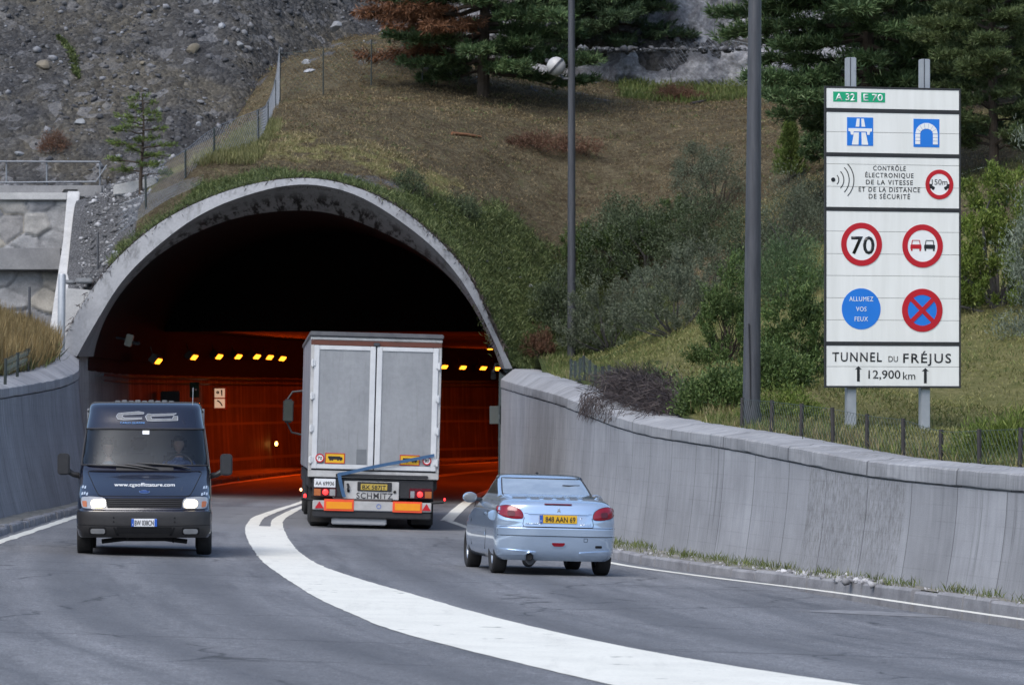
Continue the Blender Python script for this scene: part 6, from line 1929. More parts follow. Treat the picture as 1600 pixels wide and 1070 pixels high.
    # lamp beam and maker's panel
    rb = MB().box(-1.16, 1.16, 0.02, 0.18, 0.60, 0.95).build('lamp_beam', MT['plastic'], root, bevel=0.01)
    pn = MB().box(-0.555, 0.50, -0.02, 0.019, 0.565, 0.91).build('maker_panel', whitep, rb, bevel=0.008)
    text_mesh('SCHMITZ', 0.70, 0.115, 'maker_lettering', pmat('maker_grey', (0.035, 0.036, 0.04), (0.05, 0.05, 0.055), 6, 0.5), pn, T(0.035, -0.021, 0.64), 0.004, 0.006, 1.12)
    pf = MB().box(-0.30, 0.36, -0.04, -0.021, 0.725, 0.90).build('plate_holder', MT['plastic'], pn, bevel=0.008)
    np_ = MB().box(-0.235, 0.275, -0.052, -0.041, 0.745, 0.862).build('number_plate', MT['plate_y2'], pf, bevel=0.003)
    text_mesh('BX 587JT', 0.45, 0.078, 'plate_lettering', MT['black'], np_, T(0.02, -0.053, 0.803), 0.003, 0.012)
    for x in (-0.47, 0.42):
        MB().tube([(x, -0.035, 0.72), (x, -0.02, 0.72)], 0.028, 12).build('coupling', MT['gap'], pn)
    MB().tube([(-0.49, -0.05, 0.86), (-0.47, -0.06, 0.79), (-0.485, -0.05, 0.74)], 0.022, 8).build('coupling_hose', MT['plastic'], pn, sm=True)
    for sx in (-1, 1):
        x0, x1 = (-1.13, -0.70) if sx < 0 else (0.70, 1.13)
        lp = MB().box(x0, x1, -0.03, 0.019, 0.60, 0.76 if sx < 0 else 0.80).build('tail_lamp', MT['redlamp_dk'], rb, bevel=0.012)
        MB().ball((-0.91 if sx < 0 else 0.905, -0.035, 0.685), (0.055, 0.018, 0.055), 16, 10).build('lit_bulb', MT['redlit'], lp, sm=True)
        MB().box(x0+ (0.0 if sx < 0 else 0.30), x0+(0.13 if sx < 0 else 0.43), -0.036, -0.031, 0.615, 0.745).build('amber_lens', MT['amberglass'], lp, bevel=0.004)
        MB().box((-0.83 if sx < 0 else 0.72), (-0.72 if sx < 0 else 0.80), -0.036, -0.031, 0.615, 0.745).build('white_lens', MT['clearlamp'], lp, bevel=0.004)
    rp = MB().box(-1.13, -0.72, -0.025, 0.019, 0.775, 0.94).build('registration_panel', MT['plate_w'], rb, bevel=0.006)
    text_mesh('AA 69936', 0.36, 0.075, 'panel_lettering', MT['black'], rp, T(-0.925, -0.026, 0.855), 0.003, 0.01)
    # bumper bar with reflectors and triangles
    bar = MB().box(-1.15, 1.13, -0.04, 0.08, 0.345, 0.525).build('bumper_bar', pmat('dirty_white_bar', (0.46, 0.46, 0.45), (0.36, 0.36, 0.35), 5, 0.5), root, bevel=0.01)
    og = pmat('reflector_red_orange', (0.85, 0.10, 0.035), (0.78, 0.085, 0.03), 5, 0.35); yl = pmat('reflector_yellow', (0.85, 0.33, 0.01), (0.80, 0.28, 0.01), 5, 0.35)
    for sx in (-1, 1):
        x0, x1 = (-0.93, -0.36) if sx < 0 else (0.385, 0.95)
        rfl = MB().box(x0, x1, -0.055, -0.041, 0.33, 0.555 if sx < 0 else 0.54).build('reflector', og, bar, bevel=0.004)
        MB().box(x0+0.045, x1-0.035, -0.062, -0.0555, 0.37, 0.505).build('reflector_field', yl, rfl)
        cx = -1.02 if sx < 0 else 1.035
        MB().prism([(cx-0.085, 0.375), (cx+0.085, 0.375), (cx, 0.51)], -0.055, -0.041).build('triangle_reflector', MT['red'], bar)
    MB().ring(0.12, 0.435, 0.035, 0.045, -0.046, -0.0405, 20).build('round_mark', MT['plate_b'], bar)
    MB().box(-1.15, 1.13, -0.02, 0.1, 0.20, 0.335).build('underrun_guard', MT['plastic'], root, bevel=0.02)
    MB().box(-0.78, 0.28, 0.05, 0.10, 0.07, 0.205).build('mud_screen', pmat('pale_screen', (0.40, 0.41, 0.42), (0.33, 0.34, 0.35), 5, 0.5), root, bevel=0.02)
    for sx in (-1, 1):
        MB().box(sx*0.97-0.21, sx*0.97+0.21, 0.35, 0.37, 0.10, 0.60).build('mudflap', MT['rubber'], root, bevel=0.005)
        for yc in (1.3, 2.6, 3.9):
            wheel(root, sx*1.0, yc, 0.52, 0.38, sx, MT['darksteel'], 8, rim_r=0.58)
        MB().tube([(sx*1.10, 0.0, 0.52), (sx*1.36, -0.05, 0.55)], [0.02, 0.03], 8).build('marker_arm', MT['rubber'], root)
        MB().ball((sx*1.38, -0.07, 0.60 if sx > 0 else 0.72), (0.022, 0.02, 0.03), 10, 6).build('marker_lamp', MT['redlit'] if sx > 0 else MT['amberlit'], root, sm=True)
    MB().ball((-1.30, -0.02, 0.60), (0.03, 0.02, 0.045), 10, 6).build('marker_lamp', MT['redlit'], root, sm=True)
    MB().box(-1.24, 1.24, 0.3, Lr-0.3, 0.75, 1.08).build('chassis', MT['plastic'], root, bevel=0.03)
    for sx in (-1, 1):
        MB().box(min(sx*1.18, sx*1.245), max(sx*1.18, sx*1.245), 4.8, 9.6, 0.42, 0.98).build('side_guard', MT['plastic'], root, bevel=0.02)
    # tractor unit in front
    cab = MB().box(-1.22, 1.22, Lr+0.4, Lr+2.7, 0.95, 3.55).build('tractor_cab', pmat('tractor_paint', (0.12, 0.12, 0.14), (0.09, 0.09, 0.1), 4, 0.4), root, bevel=0.12)
    MB().box(-1.1, 1.1, Lr-2.2, Lr+2.6, 0.6, 0.94).build('tractor_frame', MT['plastic'], cab, bevel=0.03)
    for sx in (-1, 1):
        for yc in (Lr-1.3, Lr+1.9): wheel(root, sx*1.02, yc, 0.5, 0.32, sx, MT['darksteel'], 8, rim_r=0.58)
        m = MB().box(sx*1.54-0.12, sx*1.54+0.12, Lr+2.3, Lr+2.45, 2.02, 2.55).build('mirror', MT['plastic'], cab, bevel=0.04)
        MB().box(sx*1.54-0.10, sx*1.54+0.10, Lr+2.285, Lr+2.299, 2.06, 2.51).build('mirror_glass', pmat('dim_mirror', (0.10, 0.11, 0.10), (0.08, 0.09, 0.08), 4, 0.15, 0.5), m)
        MB().tube([(sx*1.2, Lr+2.4, 2.75), (sx*1.45, Lr+2.4, 2.72), (sx*1.56, Lr+2.4, 2.55)], 0.022, 8).build('mirror_arm', MT['plastic'], m, sm=True)
        MB().tube([(sx*1.2, Lr+2.4, 1.75), (sx*1.45, Lr+2.4, 1.80), (sx*1.56, Lr+2.4, 2.02)], 0.022, 8).build('mirror_arm', MT['plastic'], m, sm=True)
    return root
make_lorry()
# ================================================================== ROAD SIGN
def make_sign():
    Ys = 70.0; k_ = Ys/F                       # metres per photo pixel at the sign
    yaw = R(15); cx = 1394.0; c_ = math.cos(yaw)
    base = at(cx, 606, Ys)
    root = empty('direction_sign', (base.x, Ys, base.z-1.0), 'tall white tunnel information board on two galvanised posts behind the right wall', 'road sign', rot=(0, 0, yaw))
    X = lambda px: (px-cx)*k_/c_
    Z = lambda py: (606-py)*k_+1.0
    W0, W1 = X(1285.5), X(1503)
    boards = [(137, 174.1), (174.3, 243.1), (243.3, 327.9), (328.1, 537.1), (537.3, 606)]
    planks = {3: [362.5, 397.5, 431.5, 466, 500.5], 1: [208], 2: [258, 293], 4: [573], 0: []}
    fr = pmat('sign_edge_black', (0.02, 0.02, 0.022), (0.03, 0.03, 0.03), 4, 0.5)
    bl = []
    for i, (a, b) in enumerate(boards):
        mb = MB(); zs = [Z(a)-0.028]+[Z(p) for p in planks[i]]+[Z(b)+0.028]
        for t0, t1 in zip(zs[:-1], zs[1:]):
            mb.box(W0+0.028, W1-0.028, -0.03, 0.0, t1+0.0025, t0-0.0025)
        o = mb.build('board', MT['white_sign'], root, bevel=0.002)
        f = MB()
        f.box(W0, W1, -0.036, 0.004, Z(a)-0.0275, Z(a)); f.box(W0, W1, -0.036, 0.004, Z(b), Z(b)+0.0275)
        f.box(W0, W0+0.0275, -0.035, 0.004, Z(b)+0.0278, Z(a)-0.0278); f.box(W1-0.0275, W1, -0.035, 0.004, Z(b)+0.0278, Z(a)-0.0278)
        f.build('board_edge', fr, o)
        MB().box(W0+0.01, W1-0.01, 0.006, 0.03, Z(b)+0.01, Z(a)-0.01).build('backing', pmat('sign_back_grey', (0.16, 0.165, 0.17), (0.13, 0.135, 0.14), 3, 0.6), o)
        bl.append(o)
    def rectp(x0, x1, y0, y1): return [(X(x0), Z(y1)), (X(x1), Z(y1)), (X(x1), Z(y0)), (X(x0), Z(y0))]
    L1, L2, L3 = (-0.034, -0.0303), (-0.038, -0.0343), (-0.042, -0.0383)
    def lay(name, polys, lv, m, par):
        mb = MB()
        for p in polys: mb.prism(p, lv[0], lv[1])
        return mb.build(name, m, par)
    def disc(px, py, r, n=48): return [(X(px)+r*k_*math.cos(2*math.pi*i/n), Z(py)+r*k_*math.sin(2*math.pi*i/n)) for i in range(n)]
    def txt(s, px, py, wpx, hpx, m, par, lv=L1, bold=0.0, name='lettering', space=1.0):
        return text_mesh(s, wpx*k_/c_, hpx*k_, name, m, par, T(X(px), lv[1], Z(py)), 0.0035, bold, space)
    # 1: route shields
    for s, x0, x1 in (('A 32', 1299, 1337), ('E 70', 1343.5, 1381.5)):
        g = lay('route_shield', [rectp(x0, x1, 145.5 if s[0] == 'A' else 146, 161)], L1, MT['green'], bl[0])
        txt(s, (x0+x1)/2, 153.3, 31, 11, MT['white_print'], bl[0], L2, 0.012, 'route_number')
    # 2: motorway and tunnel squares
    lay('motorway_square', [rectp(1321, 1362.5, 185, 229)], L1, MT['blue'], bl[1])
    q = lambda pts: [(X(a), Z(b)) for a, b in pts]
    lay('motorway_symbol', [q([(1336.5,187),(1340.8,187),(1340.3,199.5),(1334.5,199.5)]), q([(1343.5,187),(1347.5,187),(1349.8,199.5),(1344,199.5)]),
        q([(1323,202),(1360.5,202),(1360.5,206.5),(1357.5,207),(1356.5,212),(1353,212),(1352.5,207),(1331.5,207),(1331,212),(1327,212),(1326,207),(1323,206.5)]),
        q([(1332,208.5),(1339.8,208.5),(1339,227.5),(1328.5,227.5)]), q([(1343.7,208.5),(1350.5,208.5),(1354.5,227.5),(1344.2,227.5)])], L2, MT['white_print'], bl[1])
    lay('tunnel_square', [rectp(1427, 1468.5, 185.5, 229.5)], L1, MT['blue'], bl[1])
    outer = []; inner = []
    for t in np.linspace(180, 0, 8): outer.append((1447.8+18.3*math.cos(R(t)), 208.5-17.5*math.sin(R(t)))); inner.append((1447.8+10*math.cos(R(t)), 208.5-7.5*math.sin(R(t))))
    polys = []
    for i in range(7):
        a = np.array(outer[i]); b = np.array(outer[i+1]); c = np.array(inner[i+1]); d = np.array(inner[i]); m_ = (a+b+c+d)/4
        polys.append(q([tuple(m_+(p-m_)*0.92) for p in (a, b, c, d)]))
    for sx in (-1, 1):
        for z0 in (209.2, 214.7, 220.2): polys.append(q([(1447.8+sx*10.3, z0), (1447.8+sx*18, z0), (1447.8+sx*18, z0+4.9), (1447.8+sx*10.3, z0+4.9)]))
    lay('tunnel_symbol', polys, L2, MT['white_print'], bl[1])
    # 3: radar warning and distance rule
    lay('radar_dot', [disc(1299, 282.5, 3.4, 20)], L1, MT['black'], bl[2])
    arcs = []
    for r_, half in ((9.5, 48), (17.5, 47), (26, 46), (33.5, 46)):
        a = [(1299+r_*math.cos(R(t)), 282.5+r_*math.sin(R(t))*1.05) for t in np.linspace(-half, half, 15)]
        b = [(1299+(r_-1.3)*math.cos(R(t)), 282.5+(r_-1.3)*math.sin(R(t))*1.05) for t in np.linspace(half, -half, 15)]
        for i in range(14): arcs.append(q([a[i], a[i+1], b[13-i], b[14-i]]))
    lay('radar_waves', arcs, L1, MT['black'], bl[2])
    for s, py, wd in (('CONTRÔLE', 263.2, 52), ('ÉLECTRONIQUE', 274.2, 77), ('DE LA VITESSE', 285.2, 75), ('ET DE LA DISTANCE', 296.5, 98), ('DE SÉCURITÉ', 307.2, 66)):
        txt(s, 1388.5, py, wd, 7.6, MT['black'], bl[2], L1, 0.008, space=1.22)
    def prohib(px, py, r, par, rin=0.735, inner=None):
        lay('sign_disc', [disc(px, py, r*0.98)], L1, inner or MT['white_print'], par)
        MB().ring(X(px), Z(py), r*rin*k_, r*k_, L2[0], L2[1], 56).build('red_ring', MT['red'], par)
    prohib(1468.5, 287.5, 23.2, bl[2], 0.72)
    txt('150m', 1468.8, 283.5, 25, 9, MT['black'], bl[2], L2, 0.0)
    for sx in (-1, 1):
        lay('car_symbol', [q([(1468.5+sx*a, b) for a, b in ((16.2, 286.5), (12.5, 287), (11, 290), (7.5, 291.5), (7.5, 294), (15.5, 294), (16.2, 290))]), disc(1468.5+sx*10.2, 294.2, 2.1, 14)], L2, MT['black'], bl[2])
    # 4: four round signs
    prohib(1344, 382.5, 33.7, bl[3]); txt('70', 1346, 383, 37, 28, MT['black'], bl[3], L2, 0.014)
    prohib(1441.5, 384, 33.7, bl[3])
    for x, m in ((1430.8, MT['red']), (1452.7, MT['black'])):
        lay('car_symbol', [q([(x-8.8, 383), (x-7.5, 381.8), (x+7.5, 381.8), (x+8.8, 383), (x+8.8, 388.5), (x-8.8, 388.5)]),
            q([(x-8, 388.6), (x-5.5, 388.6), (x-5.5, 391.8), (x-8, 391.8)]), q([(x+5.5, 388.6), (x+8, 388.6), (x+8, 391.8), (x+5.5, 391.8)]),
            q([(x-7.4, 381.7), (x-6.4, 376.0), (x-5.2, 376.0), (x-6.2, 381.7)]), q([(x+6.2, 381.7), (x+5.2, 376.0), (x+6.4, 376.0), (x+7.4, 381.7)]), q([(x-6.4, 375.9), (x+6.4, 375.9), (x+6.0, 374.9), (x-6.0, 374.9)])], L2, m, bl[3])
    lay('blue_disc', [disc(1343.5, 483, 32)], L1, MT['blue'], bl[3])
    for s, py, wd in (('ALLUMEZ', 467.3, 38), ('VOS', 483, 16.5), ('FEUX', 498.5, 21)): txt(s, 1343.5, py, wd, 7.4, MT['white_print'], bl[3], L2, 0.0, space=1.12)
    prohib(1441, 484.5, 33.7, bl[3], 0.715, MT['blue'])
    s2 = 22.5*0.735
    for a in (1, -1):
        d = 3.4
        lay('red_cross', [q([(1441-s2-d*0.7, 484.5-a*(s2-d*0.7)), (1441-s2+d*0.7, 484.5-a*(s2+d*0.7)), (1441+s2+d*0.7, 484.5+a*(s2-d*0.7)), (1441+s2-d*0.7, 484.5+a*(s2+d*0.7))])], L2 if a > 0 else L3, MT['red'], bl[3])
    # 5: name and length
    txt('TUNNEL', 1337, 557.5, 79, 15, MT['black'], bl[4], L1, 0.012, space=1.2); txt('DU', 1394.5, 560.5, 15, 9.5, MT['black'], bl[4], L1, 0.0); txt('FRÉJUS', 1449, 559, 77, 15, MT['black'], bl[4], L1, 0.012, space=1.2)
    txt('12,900', 1380.5, 584.5, 51, 13.5, MT['black'], bl[4], L1, 0.006); txt('km', 1420, 586.5, 19.5, 12.5, MT['black'], bl[4], L1, 0.0)
    for x, y in ((1339, 584), (1446, 586.5)):
        lay('arrow', [q([(x-5.6, y-6.5), (x, y-12), (x+5.6, y-6.5), (x+2.2, y-7.2), (x+2.2, y+12), (x-2.2, y+12), (x-2.2, y-7.2)])], L1, MT['black'], bl[4])
    # posts
    for px in (1331, 1449):
        mb = MB(); x = X(px)
        mb.box(x-0.075, x+0.075, 0.031, 0.17, -0.5, Z(91))
        po = mb.build('post', MT['galv'], root, bevel=0.012)
        MB().box(x-0.032, x-0.020, 0.024, 0.0305, Z(136), Z(91)-0.004).build('post_groove', MT['darksteel'], po)
make_sign()
# ================================================================== VEGETATION
def unit(v): return v/np.maximum(1e-9, np.linalg.norm(v, axis=-1, keepdims=True))
def leaves(C, D, L, W, bend=0.0):
    """rhombic leaves: base C, direction D, length L, width W -> verts, quad indices"""
    n = len(C); D = unit(D)
    Rn = unit(RNG.normal(0, 1, (n, 3))); P_ = unit(np.cross(D, Rn))
    L = np.broadcast_to(np.asarray(L, float), (n,))[:, None]; W = np.broadcast_to(np.asarray(W, float), (n,))[:, None]
    mid = C+D*L*0.5
    if bend: mid = mid+np.cross(D, P_)*L*bend
    V = np.stack([C, mid+P_*W*0.5, C+D*L, mid-P_*W*0.5], 1).reshape(-1, 3)
    I = (np.arange(n)[:, None]*4+np.arange(4)[None])
    return V, I
def leaf_object(name, parts, m, parent=None, loc=None):
    V = np.concatenate([p[0] for p in parts]); off = 0; I = []
    for v, i in parts: I.append(i+off); off += len(v)
    return np_mesh(name, V, np.concatenate(I), 4, m, parent, False, loc)

MT['bark'] = concrete_mat('bark', (0.085, 0.065, 0.05), (0.035, 0.028, 0.022), 5)
MT['bark_g'] = concrete_mat('bark_grey', (0.10, 0.095, 0.09), (0.05, 0.046, 0.043), 5)
MT['twig'] = concrete_mat('dead_twigs', (0.075, 0.062, 0.062), (0.04, 0.033, 0.035), 9)
LF = {
 'pine': leafmat('pine_needles', (0.047, 0.085, 0.038), (0.095, 0.157, 0.061), (0.177, 0.236, 0.107), 0.15),
 'pine_dk': leafmat('dark_pine_needles', (0.032, 0.055, 0.027), (0.065, 0.105, 0.050), (0.111, 0.161, 0.078), 0.12),
 'dead': leafmat('dead_needles', (0.10, 0.045, 0.022), (0.17, 0.075, 0.035), (0.23, 0.115, 0.06), 0.15),
 'larch': leafmat('larch_needles', (0.058, 0.086, 0.035), (0.106, 0.144, 0.054), (0.163, 0.202, 0.086), 0.2),
 'grey': leafmat('grey_green_leaves', (0.069, 0.087, 0.055), (0.121, 0.142, 0.092), (0.190, 0.210, 0.142), 0.2),
 'greydk': leafmat('dull_green_leaves', (0.043, 0.061, 0.033), (0.084, 0.110, 0.057), (0.140, 0.174, 0.095), 0.2),
 'green': leafmat('green_leaves', (0.042, 0.075, 0.021), (0.087, 0.138, 0.039), (0.158, 0.210, 0.068), 0.25),
 'yellow': leafmat('yellow_green_leaves', (0.069, 0.106, 0.020), (0.150, 0.206, 0.037), (0.250, 0.294, 0.075), 0.3),
 'silver': leafmat('silver_leaves', (0.104, 0.130, 0.092), (0.176, 0.207, 0.157), (0.279, 0.310, 0.239), 0.2),
 'cypress': leafmat('young_conifer_needles', (0.073, 0.113, 0.029), (0.137, 0.192, 0.048), (0.210, 0.265, 0.077), 0.2),
 'creeper': leafmat('creeper_leaves', (0.044, 0.063, 0.023), (0.097, 0.130, 0.044), (0.200, 0.225, 0.092), 0.2),
 'straw': leafmat('straw', (0.16, 0.13, 0.06), (0.27, 0.22, 0.11), (0.38, 0.32, 0.18), 0.25),
 'dry': leafmat('dry_tuft', (0.122, 0.088, 0.049), (0.199, 0.149, 0.077), (0.314, 0.245, 0.135), 0.2),
 'grass': leafmat('grass_blades', (0.075, 0.105, 0.025), (0.13, 0.165, 0.045), (0.21, 0.22, 0.085), 0.25),
 'mown': leafmat('mown_grass', (0.132, 0.138, 0.043), (0.209, 0.201, 0.071), (0.308, 0.282, 0.123), 0.25),
 'dead_bush': leafmat('dead_bush_twigs', (0.030, 0.023, 0.023), (0.050, 0.039, 0.039), (0.085, 0.067, 0.060), 0.05),
 'brownred': leafmat('rusty_brush', (0.085, 0.042, 0.026), (0.14, 0.072, 0.045), (0.20, 0.12, 0.075), 0.15),
}

def limbs(name, base, tips, r0, m, parent, sag=0.0, fork=0.35):
    """tapered stems from the base towards the clump centres"""
    mb = MB()
    for t in tips:
        t = Vector(t); b = Vector(base)
        mid = b.lerp(t, fork)+Vector((random.uniform(-1, 1), random.uniform(-1, 1), random.uniform(-0.5, 1)))*(t-b).length*0.10
        m2 = mid.lerp(t, 0.5)+Vector((random.uniform(-1, 1), random.uniform(-1, 1), random.uniform(-0.6, 0.6)))*(t-b).length*0.07
        r_ = r0*random.uniform(0.5, 1.0)
        mb.tube([tuple(b), tuple(mid), tuple(m2), tuple(t)], [r_, r_*0.7, r_*0.45, r_*0.15], 6, cap=False)
    return mb.build(name, m, parent, sm=True, weld=False)

def shrub(base, rx, ry, rz, mat, label, cat='shrub', group=None, name='shrub', nclump=60, per=60, leaf=(0.09, 0.03), clump=0.22, seed=1, up=0.5, hollow=0.45, lean=0.0, bark='bark_g', spiky=0.0, top_mat=None):
    global RNG
    RNG = np.random.default_rng(seed); random.seed(seed)
    e = empty(name, base, label, cat, group)
    per = int(per*1.4)
    U = unit(RNG.normal(0, 1, (nclump, 3))); U[:, 2] = np.abs(U[:, 2])*0.95-0.08
    fr = hollow+(1-hollow)*RNG.uniform(0, 1, nclump)**0.6
    lump = 1+0.38*(vnoise(U[:, 0]*1.7+seed, U[:, 1]*1.7+U[:, 2], 1.0, seed)-0.5)*2
    C = U*np.array([rx, ry, rz])*(fr*lump)[:, None]
    C[:, 0] += lean*C[:, 2]
    C[:, 2] = np.maximum(C[:, 2], 0.04)
    cr_ = clump*RNG.uniform(0.6, 1.35, nclump)
    n = nclump*per
    ci = np.repeat(np.arange(nclump), per)
    off = RNG.normal(0, 0.5, (n, 3))*cr_[ci][:, None]
    outd = unit(C*np.array([1, 1, 0.7])+np.array([0, 0, 0.15*rz]))[ci]
    if spiky:
        t = RNG.uniform(0, 1, n)[:, None]; dirs = unit(outd+RNG.normal(0, 0.35, (nclump, 3))[ci]+np.array([0, 0, up]))
        off = off*0.35+dirs*t*cr_[ci][:, None]*spiky
    D = outd*0.6+RNG.normal(0, 0.7, (n, 3))+np.array([0, 0, up])
    L_ = 0.82*leaf[0]*RNG.uniform(0.6, 1.3, n); W_ = 0.8*leaf[1]*RNG.uniform(0.7, 1.3, n)
    leaf_object('crown', [leaves(C[ci]+off, D, L_, W_)], mat, e)
    k = min(nclump, 14)
    limbs('stems', (0, 0, -0.15), C[RNG.permutation(nclump)[:k]], max(0.012, 0.022*rz), MT[bark], e)
    return e

def needles_tufts(C, D, per, L, W, spread=0.75):
    n = len(C)*per
    ci = np.repeat(np.arange(len(C)), per)
    d = unit(D)[ci]+RNG.normal(0, spread, (n, 3))*0.75
    start = C[ci]+unit(D)[ci]*(RNG.uniform(-0.5, 0.35, n)*L)[:, None]
    return leaves(start, d, L*RNG.uniform(0.7, 1.25, n), W)

def pine(base, H, R0, zlow, label, mat, seed, nbr=46, trunk_r=0.17, tuft=0.16, per=15, lean=0.0, dead_side=None, droop=0.2, name='pine_tree', tw=0.030, sub=7, cat='tree', group='conifers on the hillside', side_bias=None, ntw=1.0):
    """trunk with branches in loose whorls; foliage in needle tufts along the outer part of each branch"""
    global RNG
    RNG = np.random.default_rng(seed); random.seed(seed)
    e = empty(name, base, label, cat, group)
    tp = [(lean*t*H+0.04*math.sin(5*t+seed), 0.04*math.cos(4*t+seed), H*t-0.3*(t == 0)) for t in np.linspace(0, 1, 12)]
    MB().tube(tp, [trunk_r*(1-0.88*t)+0.01 for t in np.linspace(0, 1, 12)], 10).build('trunk', MT['bark'], e, sm=True)
    br = MB(); C = []; D = []; dead = []
    for k in range(nbr):
        t = zlow+(0.98-zlow)*(k+random.uniform(0, 0.8))/nbr
        az = k*2.399+random.uniform(-0.4, 0.4)
        if side_bias is not None and random.random() < 0.5: az = side_bias+random.uniform(-0.8, 0.8)
        ln = R0*(1-((t-zlow)/(1.02-zlow))**1.25)**0.85*random.uniform(0.6, 1.12)*(0.62+0.38*min(1, (t-zlow)/0.25))+0.15
        o = Vector((lean*t*H, 0, t*H)); d = Vector((math.cos(az), math.sin(az), 0))
        pts = []
        for q in np.linspace(0, 1, 6):
            p = o+d*(ln*q)+Vector((0, 0, ln*(-droop*q+0.28*droop*2*q*q)+random.uniform(-0.03, 0.03)*ln))
            pts.append(p)
        r_ = 0.012+0.018*ln
        br.tube([tuple(p) for p in pts], [r_*(1-0.8*q) for q in np.linspace(0, 1, 6)], 5, cap=False)
        isdead = dead_side is not None and dead_side(az, t, ln)
        side = d.cross(Vector((0, 0, 1)))
        m = max(5, int(1.9*sub*ln*ntw))
        for j in range(m):
            q = random.uniform(0.16, 1.0)**0.8
            i0 = min(4, int(q*5)); p = pts[i0].lerp(pts[i0+1], q*5-i0)
            tl = ln*0.36*(1.1-q)*random.uniform(0.5, 1.2)+0.12
            sd = (d*random.uniform(0.5, 1.0)+side*random.choice((-1, 1))*random.uniform(0.3, 1.0)+Vector((0, 0, random.uniform(-0.12, 0.32)))).normalized()
            br.tube([tuple(p), tuple(p+sd*tl)], [0.007, 0.003], 4, cap=False)
            nt_ = max(2, int(tl/(tuft*0.75)))
            for s_ in range(nt_):
                f = (s_+0.8)/nt_
                C.append(tuple(p+sd*tl*f+Vector((random.gauss(0, 1), random.gauss(0, 1), random.gauss(0, 0.7)))*tuft*0.35)); D.append(tuple(sd+Vector((0, 0, 0.55)))); dead.append(isdead)
    br.build('branches', MT['bark'], e, sm=False, weld=False)
    C = np.array(C); D = np.array(D); dead = np.array(dead, bool)
    if (~dead).any(): leaf_object('crown', [needles_tufts(C[~dead], D[~dead], per, tuft, tw)], mat, e)
    if dead.any():
        Dd = D[dead].copy(); Dd[:, 2] -= 1.1
        leaf_object('dead_foliage', [needles_tufts(C[dead], Dd, int(per*0.7), tuft*1.15, tw)], LF['dead'], e)
    return e

# ---- ground covers: creeper, straw, mown grass (uncountable)
def scatter(n, x0, x1, y0, y1, fn, seed):
    rg = np.random.default_rng(seed)
    X = rg.uniform(x0, x1, n); Y = rg.uniform(y0, y1, n)
    return X, Y
def cover(name, X, Y, Z, per, L, W, mat, spread=0.8, upw=0.5, jit=0.08, seed=3, lift=0.0):
    global RNG
    RNG = np.random.default_rng(seed)
    n = len(X)*per; ci = np.repeat(np.arange(len(X)), per)
    C = np.stack([X, Y, Z], 1)[ci]+RNG.normal(0, jit, (n, 3))*np.array([1, 1, 0.25])+np.array([0, 0, lift])
    D = RNG.normal(0, spread, (n, 3)); D[:, 2] = np.abs(D[:, 2])*0.5+upw
    o = leaf_object(name, [leaves(C, D, L*RNG.uniform(0.5, 1.4, n), W, 0.12)], mat)
    return tag(o, kind='stuff')
# creeper over the ring and on its right flank
X, Y = scatter(16000, -10.3, 4.2, YT, 129, None, 41); Z = hill_z(X, Y); g, yl_, gr = zone_masks(X, Y, Z)
k = g > np.random.default_rng(1).uniform(0.15, 0.9, len(X)); 
cover('creeper', X[k], Y[k], Z[k], 14, 0.15, 0.017, LF['creeper'], 0.75, 0.45, 0.13, 42)
k = k & (np.random.default_rng(8).uniform(0, 1, len(X)) < 0.22)
cover('creeper_leaves', X[k], Y[k], Z[k], 8, 0.09, 0.032, LF['creeper'], 0.8, 0.3, 0.13, 43)
# creeper hanging over the edge of the ring
rg = np.random.default_rng(77)
ii = rg.integers(3, len(eO)-1, 1300); wsel = rg.uniform(0, 1, 1300)
C = []; D = []
for i, ww in zip(ii, wsel):
    p = eO[i].lerp(eO[i-1], ww); dens_ = 1.0 if i > 30 else 0.5
    if i < 26 and rg.uniform() < 0.0: continue
    side_right = i < 40
    if (not side_right) and rg.uniform() < 0.45: continue
    n_ = 4 if side_right else 2
    ln = rg.uniform(0.03, 0.34 if side_right else 0.16)*(0.4+1.2*float(vnoise(np.array([p.x*1.3]), np.array([p.z*1.3]), 1.0, 44)[0]))
    for q in range(n_):
        C.append((p.x+rg.normal(0, 0.05), p.y+0.03-rg.uniform(0, 0.06), p.z+0.03)); D.append((rg.normal(0, 0.25)-(0.15 if side_right else 0), -0.25, -ln*6+rg.normal(0, 0.2)))
C = np.array(C); D = np.array(D); RNG = np.random.default_rng(5)
o = leaf_object('hanging_creeper', [leaves(C, D, RNG.uniform(0.06, 0.34, len(C)), 0.026)], LF['dead_bush']); tag(o, kind='stuff')
# dry tufts and straw on the hill
X, Y = scatter(48000, -8.2, 13, YT, 150, None, 51); Z = hill_z(X, Y); g, yl_, gr = zone_masks(X, Y, Z)
u = np.random.default_rng(2).uniform(0, 1, len(X)); cl_ = vnoise(X, Y, 1.6, 14)
k = (g < 0.35) & (gr < 0.5) & (u < 0.35+0.9*np.clip(cl_-0.35, 0, 1)) & (yl_ <= 0.4)
cover('dry_grass', X[k], Y[k], Z[k], 6, 0.085, 0.020, LF['dry'], 0.9, 0.35, 0.10, 52)
k = (g < 0.35) & (yl_ > 0.4) & (u < 0.8)
cover('straw_grass', X[k], Y[k], Z[k], 6, 0.12, 0.02, LF['straw'], 0.8, 0.5, 0.10, 53)
k = (g < 0.4) & (gr < 0.4) & (cl_ > 0.64) & (u < 0.22)
cover('green_tufts', X[k], Y[k], Z[k], 5, 0.10, 0.025, LF['creeper'], 0.8, 0.4, 0.12, 54)
